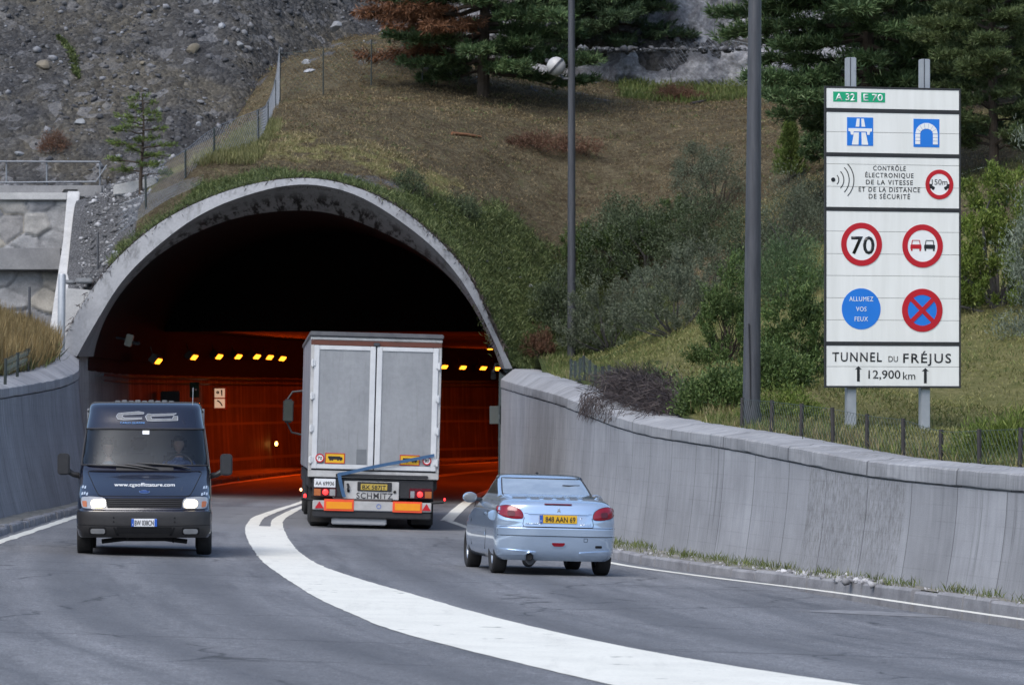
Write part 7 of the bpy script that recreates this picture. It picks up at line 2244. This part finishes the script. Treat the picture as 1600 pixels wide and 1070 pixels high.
# mown slope behind the right wall
X, Y = scatter(60000, 0.4, 14, 56, YT, None, 61); Xw = wall_back(Y)
k = (X > Xw+0.05) & (X < 3.0+0.16*(Y-40)+2.5); X, Y = X[k], Y[k]; Z = hill_f(X, Y)+0.05
u = np.random.default_rng(3).uniform(0, 1, len(X)); cl_ = vnoise(X*0.6+Y*0.25, Y*0.35, 1.1, 15)
k = u < 0.35+0.8*(cl_-0.3)
cover('mown_grass', X[k], Y[k], Z[k], 4, 0.085, 0.016, LF['mown'], 0.7, 0.7, 0.07, 62)
k = (u > 0.86) & (cl_ > 0.45)
cover('green_grass', X[k], Y[k], Z[k], 5, 0.10, 0.018, LF['grass'], 0.6, 0.8, 0.08, 63)
# tall weeds along the top of the right wall
rg = np.random.default_rng(71)
Y = np.concatenate([rg.uniform(50, 71.5, 800), rg.uniform(71.5, 113, 1100)]); X = wall_back(Y)+0.12+np.abs(rg.normal(0, 0.35, len(Y))); Z = np.maximum(hill_f(X, Y), topR(Y)-0.1)
cl_ = vnoise(Y*0.6, X*0.0, 0.7, 16); k = cl_+rg.uniform(-0.2, 0.2, len(Y)) > 0.42
cover('weeds', X[k], Y[k], Z[k], 7, 0.20, 0.014, LF['grass'], 0.42, 1.0, 0.07, 72)
k2 = ~k
cover('dry_weeds', X[k2], Y[k2], Z[k2], 6, 0.19, 0.012, LF['straw'], 0.4, 1.0, 0.07, 73)
# dry tall grass behind the left wall
rg = np.random.default_rng(81)
Y = rg.uniform(72, 114, 5200); X = wbL(np.minimum(Y, 114))-0.02-np.abs(rg.normal(0, 1.1, len(Y))); Z = bench_z(X, Y)
k = (X > -14.8); X, Y, Z = X[k], Y[k], Z[k]
cover('dry_tall_grass', X, Y, Z, 7, 0.62, 0.022, leafmat('tall_dry_grass', (0.13, 0.09, 0.035), (0.23, 0.165, 0.07), (0.33, 0.26, 0.13), 0.25), 0.22, 1.0, 0.08, 82)
k = rg.uniform(0, 1, len(X)) < 0.4
cover('low_green_weeds', X[k], Y[k], Z[k], 6, 0.34, 0.03, LF['creeper'], 0.4, 0.8, 0.1, 83)
# grass strip below the left fence
X, Y = scatter(5000, -9.3, -6.6, 117.5, 127, None, 91); Z = hill_z(X, Y)
k = (X > -8.7+0.13*(Y-117)) & (X < -7.0+0.06*(Y-117)) & (Y > 118.8); X, Y, Z = X[k], Y[k], Z[k]
cover('fence_grass', X, Y, Z, 7, 0.20, 0.020, leafmat('pale_long_grass', (0.12, 0.13, 0.045), (0.20, 0.20, 0.08), (0.29, 0.27, 0.13), 0.25), 0.35, 1.0, 0.1, 92)
# grass on the upper right by the rock net
rg = np.random.default_rng(93); X = rg.uniform(3.5, 12, 2600); Y = rg.uniform(141, 149, 2600); Z = hill_z(X, Y)
cover('upper_grass', X, Y, Z, 6, 0.26, 0.03, LF['grass'], 0.45, 0.9, 0.12, 94)
# weeds in the pavement at the foot of the right wall
rg = np.random.default_rng(95); Y = rg.uniform(46, 84, 420); tX = rg.uniform(0, 1, 420)**2
X = wallR(Y)-0.03-tX*(wallR(Y)-kerbR(Y)-0.1); Z = road_z(X, Y)+0.12
cl_ = vnoise(Y, X*0, 0.9, 18); k = cl_ > 0.42
cover('pavement_weeds', X[k], Y[k], Z[k], 7, 0.13, 0.011, LF['grass'], 0.5, 0.9, 0.05, 96)
rg = np.random.default_rng(98); n = 800; Y = rg.uniform(46, 110, n); X = kerbR(Y)+0.1+rg.uniform(0, 1, n)*(wallR(Y)-kerbR(Y)-0.1); S = np.clip(0.009*(1/rg.uniform(0.03, 1, n))**0.5, 0.008, 0.05)
RNG = np.random.default_rng(99)
o = stones(np.stack([X, Y, road_z(X, Y)+0.135], 1), S, MT['stones_w'], 'pavement_gravel'); tag(o, kind='stuff')
# crumbled concrete at the foot of the stained panel
n = 130; Y = rg.uniform(57.5, 61.5, n); X = wallR(Y)-0.05-rg.uniform(0, 0.5, n)
o = stones(np.stack([X, Y, road_z(X, Y)+0.14], 1), rg.uniform(0.015, 0.07, n), MT['stones_w'], 'concrete_crumbs'); tag(o, kind='stuff')

# ---- the trees
def hz(px, py): Y_, X_, Z_ = hill_hit(px, py); return Vector((X_, Y_, Z_))
def bz(px, py): Y_, X_, Z_ = bank_hit(px, py); return Vector((X_, Y_, Z_))
b = hz(757, 152)
pine(b, 9.0, 5.0, 0.075, 'large pine with rust brown dead branches on its left side, on the brown slope', LF['pine'], 5, nbr=84, trunk_r=0.20, tuft=0.20, per=15, droop=0.16, sub=9,
     dead_side=lambda az, t, ln: math.cos(az) < -0.15 and math.sin(az) < 0.75 and 0.15 < t < 0.55 and (int(az*7) % 5 != 0))
pine(hz(958, 122), 9.5, 3.7, 0.10, 'dark pine with bare lower trunk, right of the thin lamp post', LF['pine_dk'], 8, nbr=80, trunk_r=0.19, tuft=0.20, per=14, sub=9)
pine(hz(927, 128)+Vector((0, 1.2, 0)), 9.0, 3.4, 0.16, 'second pine trunk standing close behind the thin lamp post', LF['pine'], 9, nbr=42, trunk_r=0.15, tuft=0.20, per=13, sub=8)
pine(hz(1045, 120)+Vector((0.2, 1.5, 0)), 9.0, 3.3, 0.22, 'pine overhanging the pale rock above the rusty brushwood', LF['pine_dk'], 10, nbr=44, trunk_r=0.13, tuft=0.20, per=13, sub=8)
# the dense group on the right
pR = Vector((9.0, 114.0, float(hill_f(9.0, 114.0))))
pine(pR, 14.0, 4.9, 0.16, 'big dense pine filling the upper right corner behind the sign', LF['pine'], 12, nbr=110, trunk_r=0.24, tuft=0.22, per=15, sub=10, droop=0.20)
pine(Vector((11.3, 131.0, float(hill_z(11.3, 131.0)))), 12.0, 4.2, 0.12, 'dark pine standing behind the big pine at the upper right', LF['pine_dk'], 13, nbr=76, trunk_r=0.2, tuft=0.24, per=14, sub=9, droop=0.2)
pine(Vector((13.2, 126.0, float(hill_z(13.2, 126.0)))), 13.0, 3.6, 0.08, 'dark conifer rising at the right border behind the larch', LF['pine_dk'], 14, nbr=76, trunk_r=0.2, tuft=0.24, per=14, sub=9, droop=0.25)
pine(Vector((15.5, 119.0, float(hill_z(15.5, 119.0)))), 13.0, 3.6, 0.06, 'dark conifer at the right border, partly hidden by the larch', LF['pine_dk'], 19, nbr=80, trunk_r=0.2, tuft=0.24, per=14, sub=9, droop=0.2)
pine(Vector((11.6, 108.0, float(hill_f(11.6, 108.0)))), 11.0, 2.1, 0.06, 'feathery green larch at the right border above the yellow green tree', LF['larch'], 15, nbr=120, trunk_r=0.12, tuft=0.15, per=15, sub=17, droop=-0.28, name='larch_tree', tw=0.020)
pine(hz(1292, 262), 1.3, 0.75, 0.15, 'little dark pine bush peeping out left of the sign', LF['pine'], 16, nbr=20, trunk_r=0.04, tuft=0.14, per=14, sub=12, name='pine_sapling')
# young pine on the left terrace
b = at(222, 298, 121.0)
pine(b, 2.62, 1.12, 0.14, 'thin young pine standing alone on the left above the portal', LF['cypress'], 17, nbr=24, trunk_r=0.045, tuft=0.11, per=11, sub=8, droop=-0.15, name='young_pine', ntw=0.75, tw=0.018)
# small cypress-like conifer between lamp post and sign
def cone_tree(base, H, r, label, seed):
    global RNG
    RNG = np.random.default_rng(seed); random.seed(seed)
    e = empty('young_conifer', base, label, 'tree', 'conifers on the hillside')
    MB().tube([(0, 0, -0.2), (0.01, 0, H*0.5), (0, 0, H*0.97)], [0.045, 0.03, 0.008], 8).build('trunk', MT['bark'], e, sm=True)
    n = 900
    t = RNG.uniform(0.10, 1.0, n)**0.9; az = RNG.uniform(0, 6.283, n); rr_ = r*(1-t)**0.75*RNG.uniform(0.35, 1.1, n)*(1+0.25*np.sin(az*5+t*9))
    C = np.stack([rr_*np.cos(az), rr_*np.sin(az), t*H], 1); D = np.stack([np.cos(az)*0.5, np.sin(az)*0.5, np.full(n, 0.9)], 1)
    leaf_object('crown', [needles_tufts(C, D, 12, 0.12, 0.018, 0.5)], LF['cypress'], e)
    return e
cone_tree(hz(1234, 286), 1.85, 0.50, 'small pointed bright green conifer between the thick lamp post and the sign', 18)

# ---- shrubs on the bank, each one a thing
G = 'shrubs on the bank right of the portal'
def S(px, py, wpx, hpx, mat, label, seed, dY=0.0, **kw):
    b = bz(px, py); b.y += dY; k_ = b.y/F*1.12; kw['nclump'] = int(kw.get('nclump', 60)*1.45)
    return shrub(b, wpx*k_/2, wpx*k_/2*0.8, hpx*k_, LF[mat], label, group=G, seed=seed, **kw)
S(955, 545, 150, 118, 'grey', 'grey green shrub beside the foot of the thin lamp post', 101, nclump=120, per=75, leaf=(0.10, 0.022), clump=0.26, spiky=1.0)
S(1055, 520, 165, 128, 'grey', 'broad grey leaved shrub above the mown grass strip', 102, nclump=130, per=75, leaf=(0.10, 0.022), clump=0.28, spiky=1.0)
S(1010, 440, 230, 130, 'greydk', 'dull green thicket in the middle of the bank, above the two grey shrubs', 103, nclump=150, per=70, leaf=(0.11, 0.035), clump=0.3)
S(930, 435, 120, 90, 'green', 'green thicket right behind the thin lamp post', 104, nclump=90, per=70, leaf=(0.12, 0.03), clump=0.28, spiky=0.8)
S(1120, 345, 130, 120, 'grey', 'tall open grey shrub with dark bare stems, left of the thick lamp post', 105, nclump=70, per=80, leaf=(0.08, 0.022), clump=0.24, hollow=0.62, up=0.25, bark='bark')
S(1085, 275, 60, 55, 'grey', 'flat topped grey shrub high on the slope left of the thick lamp post', 106, nclump=34, per=90, leaf=(0.07, 0.02), clump=0.2, hollow=0.6, up=0.2, bark='bark')
S(1110, 400, 150, 100, 'greydk', 'dull grey green bush left behind the thick lamp post', 107, nclump=100, per=70, leaf=(0.09, 0.026), clump=0.26)
S(1240, 400, 120, 125, 'grey', 'rounded grey shrub between the thick lamp post and the sign', 108, nclump=100, per=85, leaf=(0.07, 0.02), clump=0.26)
S(1270, 335, 80, 55, 'grey', 'small grey shrub beside the left edge of the sign', 109, nclump=44, per=80, leaf=(0.07, 0.02), clump=0.22)
S(1230, 470, 130, 105, 'pine', 'dark green needle bush right of the thick lamp post', 110, nclump=90, per=90, leaf=(0.13, 0.016), clump=0.26)
S(1135, 570, 95, 175, 'green', 'upright yellowish green bush with bare lower twigs, left of the thick lamp post', 111, nclump=90, per=75, leaf=(0.085, 0.03), clump=0.22, hollow=0.5, spiky=1.3, bark='bark')
S(1255, 590, 130, 160, 'green', 'big leafy green bush just left of the sign board', 112, nclump=120, per=75, leaf=(0.09, 0.034), clump=0.24, spiky=1.1)
S(1205, 610, 120, 70, 'green', 'low green brambles at the foot of the thick lamp post', 113, nclump=80, per=65, leaf=(0.09, 0.035), clump=0.2, up=0.3)
S(1120, 640, 110, 55, 'green', 'low leafy weeds between the dead bush and the thick lamp post', 114, nclump=60, per=60, leaf=(0.09, 0.035), clump=0.18, up=0.5)
S(1230, 655, 120, 40, 'yellow', 'low yellow green weeds right of the thick lamp post on the wall top', 115, nclump=50, per=60, leaf=(0.08, 0.022), clump=0.15, up=0.7)
S(1095, 470, 120, 95, 'grey', 'grey shrub with silvery tips between the broad grey shrub and the thick lamp post', 126, nclump=80, per=75, leaf=(0.09, 0.022), clump=0.26, spiky=1.0)
S(1050, 400, 130, 80, 'green', 'green thorny thicket below the tall open grey shrub', 127, nclump=80, per=70, leaf=(0.10, 0.03), clump=0.26, spiky=0.8)
S(1185, 420, 110, 95, 'greydk', 'dark bush hidden behind the thick lamp post, below the pointed conifer', 128, nclump=70, per=70, leaf=(0.09, 0.026), clump=0.26)
S(975, 380, 110, 70, 'greydk', 'dull low thicket at the upper edge of the bank right of the thin lamp post', 129, nclump=60, per=70, leaf=(0.10, 0.028), clump=0.24)
S(870, 520, 70, 105, 'greydk', 'dark bush between the portal and the thin lamp post', 116, nclump=60, per=70, leaf=(0.10, 0.03), clump=0.24)
S(838, 562, 46, 40, 'brownred', 'brownish dry bush at the right foot of the portal ring', 117, nclump=44, per=60, leaf=(0.12, 0.014), clump=0.2, spiky=1.0)
b = hz(640, 300); shrub(b, 0.42, 0.36, 0.72, LF['greydk'], 'small dark bush on top of the portal, right of its crown', group=G, seed=118, nclump=34, per=60, leaf=(0.09, 0.02), clump=0.16, up=0.6)
b = hz(722, 335); shrub(b, 0.62, 0.5, 0.62, LF['greydk'], 'grey green bush on the creeper slope right of the portal crown', group=G, seed=119, nclump=44, per=60, leaf=(0.09, 0.02), clump=0.18, up=0.6)
# dead dark brush hanging over the wall
def dead_bush():
    global RNG
    RNG = np.random.default_rng(120); random.seed(120)
    Yc = 79.3; b = Vector((float(wall_back(Yc))+0.1, Yc, float(topR(Yc))+0.02))
    e = empty('dead_bush', b, 'dark dead bush hanging over the edge of the retaining wall', 'shrub', G)
    n = 8000; C = np.zeros((n, 3)); s = RNG.uniform(-1, 1, n)
    ang = -0.52
    C[:, 0] = -s*0.10*4.0+RNG.normal(0, 0.25, n)+0.25; C[:, 1] = s*4.2+RNG.normal(0, 0.3, n)
    yv = Yc+C[:, 1]
    C[:, 0] = wall_back(yv)-b.x+RNG.normal(-0.10, 0.26, n)
    C[:, 2] = topR(yv)-b.z+RNG.uniform(0, 1, n)**1.2*0.62*(1-0.55*s*s)
    D = np.stack([RNG.normal(-0.55, 0.7, n), RNG.normal(-0.2, 0.5, n), RNG.normal(0.05, 0.55, n)], 1)
    A = leaves(C, D, RNG.uniform(0.12, 0.34, n), 0.012)
    m = 1000; s = RNG.uniform(-0.35, 0.95, m); yv = Yc+s*4.2-0.3
    Xh = wall_back(yv)-0.75-RNG.uniform(0, 0.12, m); C2 = np.stack([Xh-b.x, yv-b.y, topR(yv)-b.z-RNG.uniform(-0.15, 0.22, m)], 1)
    D2 = np.stack([RNG.normal(-0.25, 0.3, m), RNG.normal(-0.1, 0.3, m), RNG.normal(-1.0, 0.3, m)], 1)
    B_ = leaves(C2, D2, RNG.uniform(0.08, 0.30, m)*np.clip(0.35+s, 0.3, 1.1), 0.010)
    leaf_object('twigs', [A, B_], LF['dead_bush'], e)
    n = 700; s = RNG.uniform(-1, 1, n); yv = Yc+s*4
    C3 = np.stack([wall_back(yv)+0.35+RNG.normal(0, 0.2, n)-b.x, yv-b.y, topR(yv)-b.z+RNG.uniform(0.1, 0.65, n)*(1-0.5*s*s)], 1)
    leaf_object('leaves', [leaves(C3, RNG.normal(0, 0.6, (n, 3))+np.array([0, 0, 0.6]), 0.10, 0.028)], LF['green'], e)
    limbs('stems', (0.1, 0, -0.1), [tuple(c) for c in C[:14]], 0.02, MT['twig'], e)
dead_bush()
# the bushes on the right border
bY = bz(1560, 420)
shrub(bz(1560, 480), 1.3, 0.95, 3.4, LF['yellow'], 'yellow green leafy tree at the right of the sign', 'tree', None, 'small_tree', nclump=220, per=85, leaf=(0.11, 0.036), clump=0.25, seed=121, hollow=0.35, spiky=1.0)
shrub(bz(1632, 520), 0.80, 0.6, 5.2, LF['silver'], 'silvery willow at the very right border', 'tree', None, 'willow', nclump=150, per=60, leaf=(0.12, 0.022), clump=0.26, seed=122, hollow=0.35)
shrub(bz(1590, 720), 0.9, 0.6, 0.65, LF['yellow'], 'yellow green weeds at the right border on top of the wall', 'shrub', G, 'shrub', nclump=60, per=60, leaf=(0.16, 0.018), clump=0.2, seed=123, up=1.0)
# rusty brushwood heaps on the hill
for px, py, wpx, hpx, lb, sd_ in ((850, 235, 170, 30, 'long heap of rusty cut brushwood behind the thin lamp post', 124), (1062, 160, 85, 26, 'heap of rusty brushwood below the pale rock', 125)):
    b = hz(px, py); k_ = b.y/F
    shrub(b, wpx*k_/2, 0.7, hpx*k_, LF['brownred'], lb, 'brushwood', 'heaps of cut brushwood', 'brushwood', nclump=90, per=50, leaf=(0.17, 0.018), clump=0.2, seed=sd_, up=0.2)
p0 = hz(706, 212); p1 = hz(752, 217)
o = MB().tube([(0, 0, 0.06), tuple((p1-p0)*0.5+Vector((0, 0, 0.07))), tuple(p1-p0+Vector((0, 0, 0.05)))], [0.05, 0.045, 0.03], 8).build('log', concrete_mat('cut_log', (0.26, 0.12, 0.06), (0.16, 0.08, 0.045), 4), None, sm=True, loc=p0); tag(o, 'thin reddish cut log lying on the brown slope', 'log')
p0 = hz(1080, 166); p1 = hz(1122, 155)
o = MB().tube([(0, 0, 0.08), tuple((p1-p0)*0.5+Vector((0, 0, 0.05))), tuple(p1-p0+Vector((0, 0, 0.12)))], [0.05, 0.04, 0.03], 8).build('log', MT['bark'], None, sm=True, loc=p0); tag(o, 'bent bare branch lying beside the rusty brushwood', 'log')
# moss streak and dark shrub on the scree
Ys_ = scree_hit(113, 90); Cm = []
rg = np.random.default_rng(131)
for t in rg.uniform(0, 1, 900):
    px = 90+40*t+6*math.sin(t*5)+rg.normal(0, 2.6*(0.4+t*(1-t)*3)); py = 58+66*t
    Y_ = scree_hit(px, py); q = at(px, py, Y_); Cm.append((q.x, q.y, q.z))
Cm = np.array(Cm); RNG = np.random.default_rng(132)
o = leaf_object('moss_streak', [leaves(Cm, RNG.normal(0, 0.7, Cm.shape)+np.array([0, -0.3, 0.5]), 0.13, 0.05)], LF['creeper']); tag(o, 'narrow dark green strip of moss running down the scree', 'moss')
q = at(85, 236, scree_hit(85, 236)); shrub(q, 0.42, 0.4, 0.62, LF['brownred'], 'dark brown dead shrub on the scree above the guard rail', 'shrub', None, 'dead_shrub', nclump=40, per=50, leaf=(0.14, 0.014), clump=0.18, seed=133)

# ------------------------------------------------------------------ FENCES
MT['wire'] = pmat('fence_wire', (0.22, 0.24, 0.27), (0.16, 0.18, 0.20), 4, 0.5, 0.3)
MT['wire_g'] = pmat('green_wire', (0.06, 0.085, 0.08), (0.045, 0.065, 0.06), 4, 0.6)
MT['stake_g'] = pmat('green_stake', (0.03, 0.04, 0.038), (0.02, 0.028, 0.026), 4, 0.6)
MT['stake_d'] = pmat('dark_stake', (0.022, 0.02, 0.02), (0.035, 0.03, 0.028), 4, 0.7)
def net(name, bottom, top, mesh, wid, m, parent, org, curve=0.0):
    """diamond netting hung between two polylines (thin flat wires)"""
    Bt = cr(bottom, 8); Tp = cr(top, 8)
    n = len(Bt); ln = np.concatenate([[0], np.cumsum(np.linalg.norm(np.diff(Bt, axis=0), axis=1))])
    H_ = np.linalg.norm(Tp-Bt, axis=1).mean()
    def pt(u, v):
        x = np.array([np.interp(u, ln, Bt[:, k]) for k in range(3)]).T; y = np.array([np.interp(u, ln, Tp[:, k]) for k in range(3)]).T
        vv = (v/H_)[..., None]
        p = x*(1-vv)+y*vv
        p[..., 1] += curve*np.sin(np.pi*np.clip(vv[..., 0], 0, 1)); return p
    V = []; I = []; seg = 6
    for sgn in (1, -1):
        for u0 in np.arange(-H_ if sgn > 0 else 0, ln[-1] if sgn > 0 else ln[-1]+H_, mesh):
            t = np.linspace(0, 1, seg+1)*H_; u = u0+sgn*t
            ok = (u >= 0) & (u <= ln[-1])
            for a in range(seg):
                if not (ok[a] and ok[a+1]): continue
                p = pt(np.array([u[a], u[a+1]]), np.array([t[a], t[a+1]]))
                k = len(V)
                h = np.array([0, 0, wid/2]); h2 = np.array([wid/2, 0, 0])
                V += [p[0]-h2, p[1]-h2, p[1]+h2, p[0]+h2]; I.append((k, k+1, k+2, k+3))
    V = np.array(V)-np.array(org)
    return np_mesh(name, V, np.array(I), 4, m, parent)
def fence(label, posts, hts, mesh, wid, wire, stake, pr, group=None, name='wire_fence', netH=0.95, lines=True, curve=0.0):
    org = Vector(posts[0]); e = empty(name, org, label, 'fence', group)
    for p, h in zip(posts, hts):
        q = Vector(p)-org
        MB().tube([tuple(q+Vector((0, 0, -0.15))), tuple(q+Vector((random.uniform(-0.02, 0.02), random.uniform(-0.02, 0.02), h)))], pr, 8).build('post', MT[stake], e, sm=True)
    top = [tuple(Vector(p)+Vector((0, 0, h*netH))) for p, h in zip(posts, hts)]
    bot = [tuple(Vector(p)+Vector((0, 0, 0.02))) for p in posts]
    net('netting', bot, top, mesh, wid, MT[wire], e, org, curve)
    if lines:
        T_ = [tuple(Vector(t)-org) for t in cr(top, 4)]
        MB().tube(T_, wid*0.8, 5).build('top_wire', MT[wire], e)
    return e
# low fence along the right wall, nearer stretch and the stretch near the portal
def wall_post(Y, dx=0.15): return (float(wall_back(Y))+dx, Y, float(max(topR(Y)-0.05, hill_f(np.array([wall_back(Y)+dx]), np.array([Y]))[0])))
rg = random.Random(5)
ps = [wall_post(Y, 0.06) for Y in (70.0, 68.0, 66.2, 64.4, 62.7, 61.0, 59.4, 57.8, 56.2, 54.6, 53.0, 51)]
fence('low wire fence with dark stakes on the wall top below the sign', ps, [rg.uniform(0.44, 0.54) for _ in ps], 0.15, 0.004, 'wire_g', 'stake_d', 0.03, 'wire fences', curve=0.03)
ps = [wall_post(Y, 0.04) for Y in (98.5, 96.8, 95.2, 93.6, 92.0, 90.3, 88.6, 87.0, 85.2, 83.4)]
fence('low green wire fence on the wall top in front of the mown grass', ps, [0.50+rg.uniform(-0.05, 0.05) for _ in ps], 0.2, 0.004, 'wire_g', 'stake_g', 0.032, 'wire fences')
# low fence in the dry grass behind the left wall
ps = []
for px, py, Y in ((8, 588, 84), (27, 577, 90), (44, 569, 96), (57, 560, 102), (70, 552, 108), (84, 546, 113)):
    p = at(px, py, Y); ps.append((p.x, p.y, p.z))
fence('low dark fence half buried in dry grass behind the left wall', ps, [0.34]*len(ps), 0.26, 0.004, 'wire_g', 'stake_g', 0.03, 'wire fences')
# tall fence climbing the left shoulder of the hill
def hp(px, py, dy=0): Y_, X_, Z_ = hill_hit(px, py); return (X_, Y_, Z_)
pp = [at(228, 318, 117.0), at(290, 293, 118.5), at(334, 268, 119.6), at(404, 246, 122.0), at(418, 240, 126.0), at(430, 205, 131.0), at(437, 150, 137.0)]
ps = [(p.x, p.y, p.z) for p in pp]
fence('tall wire fence climbing the left shoulder of the tunnel mound', ps, [0.75, 1.0, 1.15, 1.3, 1.45, 1.5, 1.5], 0.14, 0.008, 'wire', 'stake_g', 0.028, 'wire fences', netH=1.0)
pp = [at(437, 152, 137.0), at(505, 140, 136.5), at(580, 126, 136.2), at(660, 118, 136.6)]
ps = [(p.x, p.y, p.z) for p in pp]
fence('sagging wire fence running right across the upper brown slope to the pine', ps, [1.4, 1.3, 1.25, 1.2], 0.16, 0.006, 'wire_g', 'stake_g', 0.02, 'wire fences')
# rock netting
def rocknet(label, bottom, top, mesh=0.26, wid=0.009):
    org = Vector(bottom[0]); e = empty('rock_net', org, label, 'net', 'rock nets')
    net('netting', bottom, top, mesh, wid, MT['wire'], e, org)
    MB().tube([tuple(Vector(t)-org) for t in cr(top, 4)], wid, 6).build('top_cable', MT['wire'], e)
    return e
rocknet('grey rock net hanging before the pale rock at the top right', [tuple(at(x, y, Y)) for x, y, Y in ((1020, 108, 146), (1090, 128, 145), (1160, 135, 144.5), (1262, 136, 143))],
        [tuple(at(x, y, Y)) for x, y, Y in ((1060, 52, 148), (1110, 60, 147.5), (1165, 68, 147), (1235, 92, 145))])
rocknet('creeper covered net draped over the left shoulder of the portal ring', [tuple(at(x, y, Y)) for x, y, Y in ((178, 370, 116.0), (214, 345, 116.0), (262, 312, 116.2), (318, 288, 116.4))],
        [tuple(at(x, y, Y)) for x, y, Y in ((186, 320, 118.5), (222, 306, 118.6), (276, 280, 119), (330, 262, 119.3))], 0.16, 0.010)
# pale rock outcrop behind the upper trees
def outcrop():
    gxs = np.linspace(-1.5, 11.5, 110); gts = np.linspace(0, 1, 60)
    A, B_ = np.meshgrid(gxs, gts)
    Yo = 147.0+1.6*B_; Zo = hill_z(np.clip(A, -12, 25), np.full_like(A, 147.0))-0.4+(2.6+2.4*np.clip((A-2)/3, 0, 1))*B_*(0.55+0.75*vnoise(A, B_, 0.4, 91))
    Yo = Yo+1.0*(vnoise(A, Zo, 0.9, 92)-0.5)+0.5*(vnoise(A, Zo, 2.4, 93)-0.5)
    V = np.stack([A, Yo, Zo], 2).reshape(-1, 3); cc = 110
    a = (np.arange(59)[:, None]*cc+np.arange(cc-1)[None]).ravel()
    k = NT('pale_rock'); v = k.coord('Object')
    n1 = k.noise(v, 1.6, 8, 0.75); n2 = k.noise(v, 7, 6, 0.75)
    c = k.ramp(n1, [(0.32, (0.11, 0.11, 0.12)), (0.5, (0.21, 0.21, 0.22)), (0.66, (0.44, 0.44, 0.45))])
    c = k.mix(1.0, c, k.ramp(n2, [(0.3, 0.45), (0.6, 1.15)]), 'MULTIPLY'); k.base(c); k.set(Roughness=0.95); k.bump(n2, 0.8, 0.08)
    o = np_mesh('rock_outcrop', V, np.stack([a, a+1, a+cc+1, a+cc], 1), 4, k.m, None, False)
    tag(o, 'pale rock outcrop behind the pines at the top', 'rock')
outcrop()
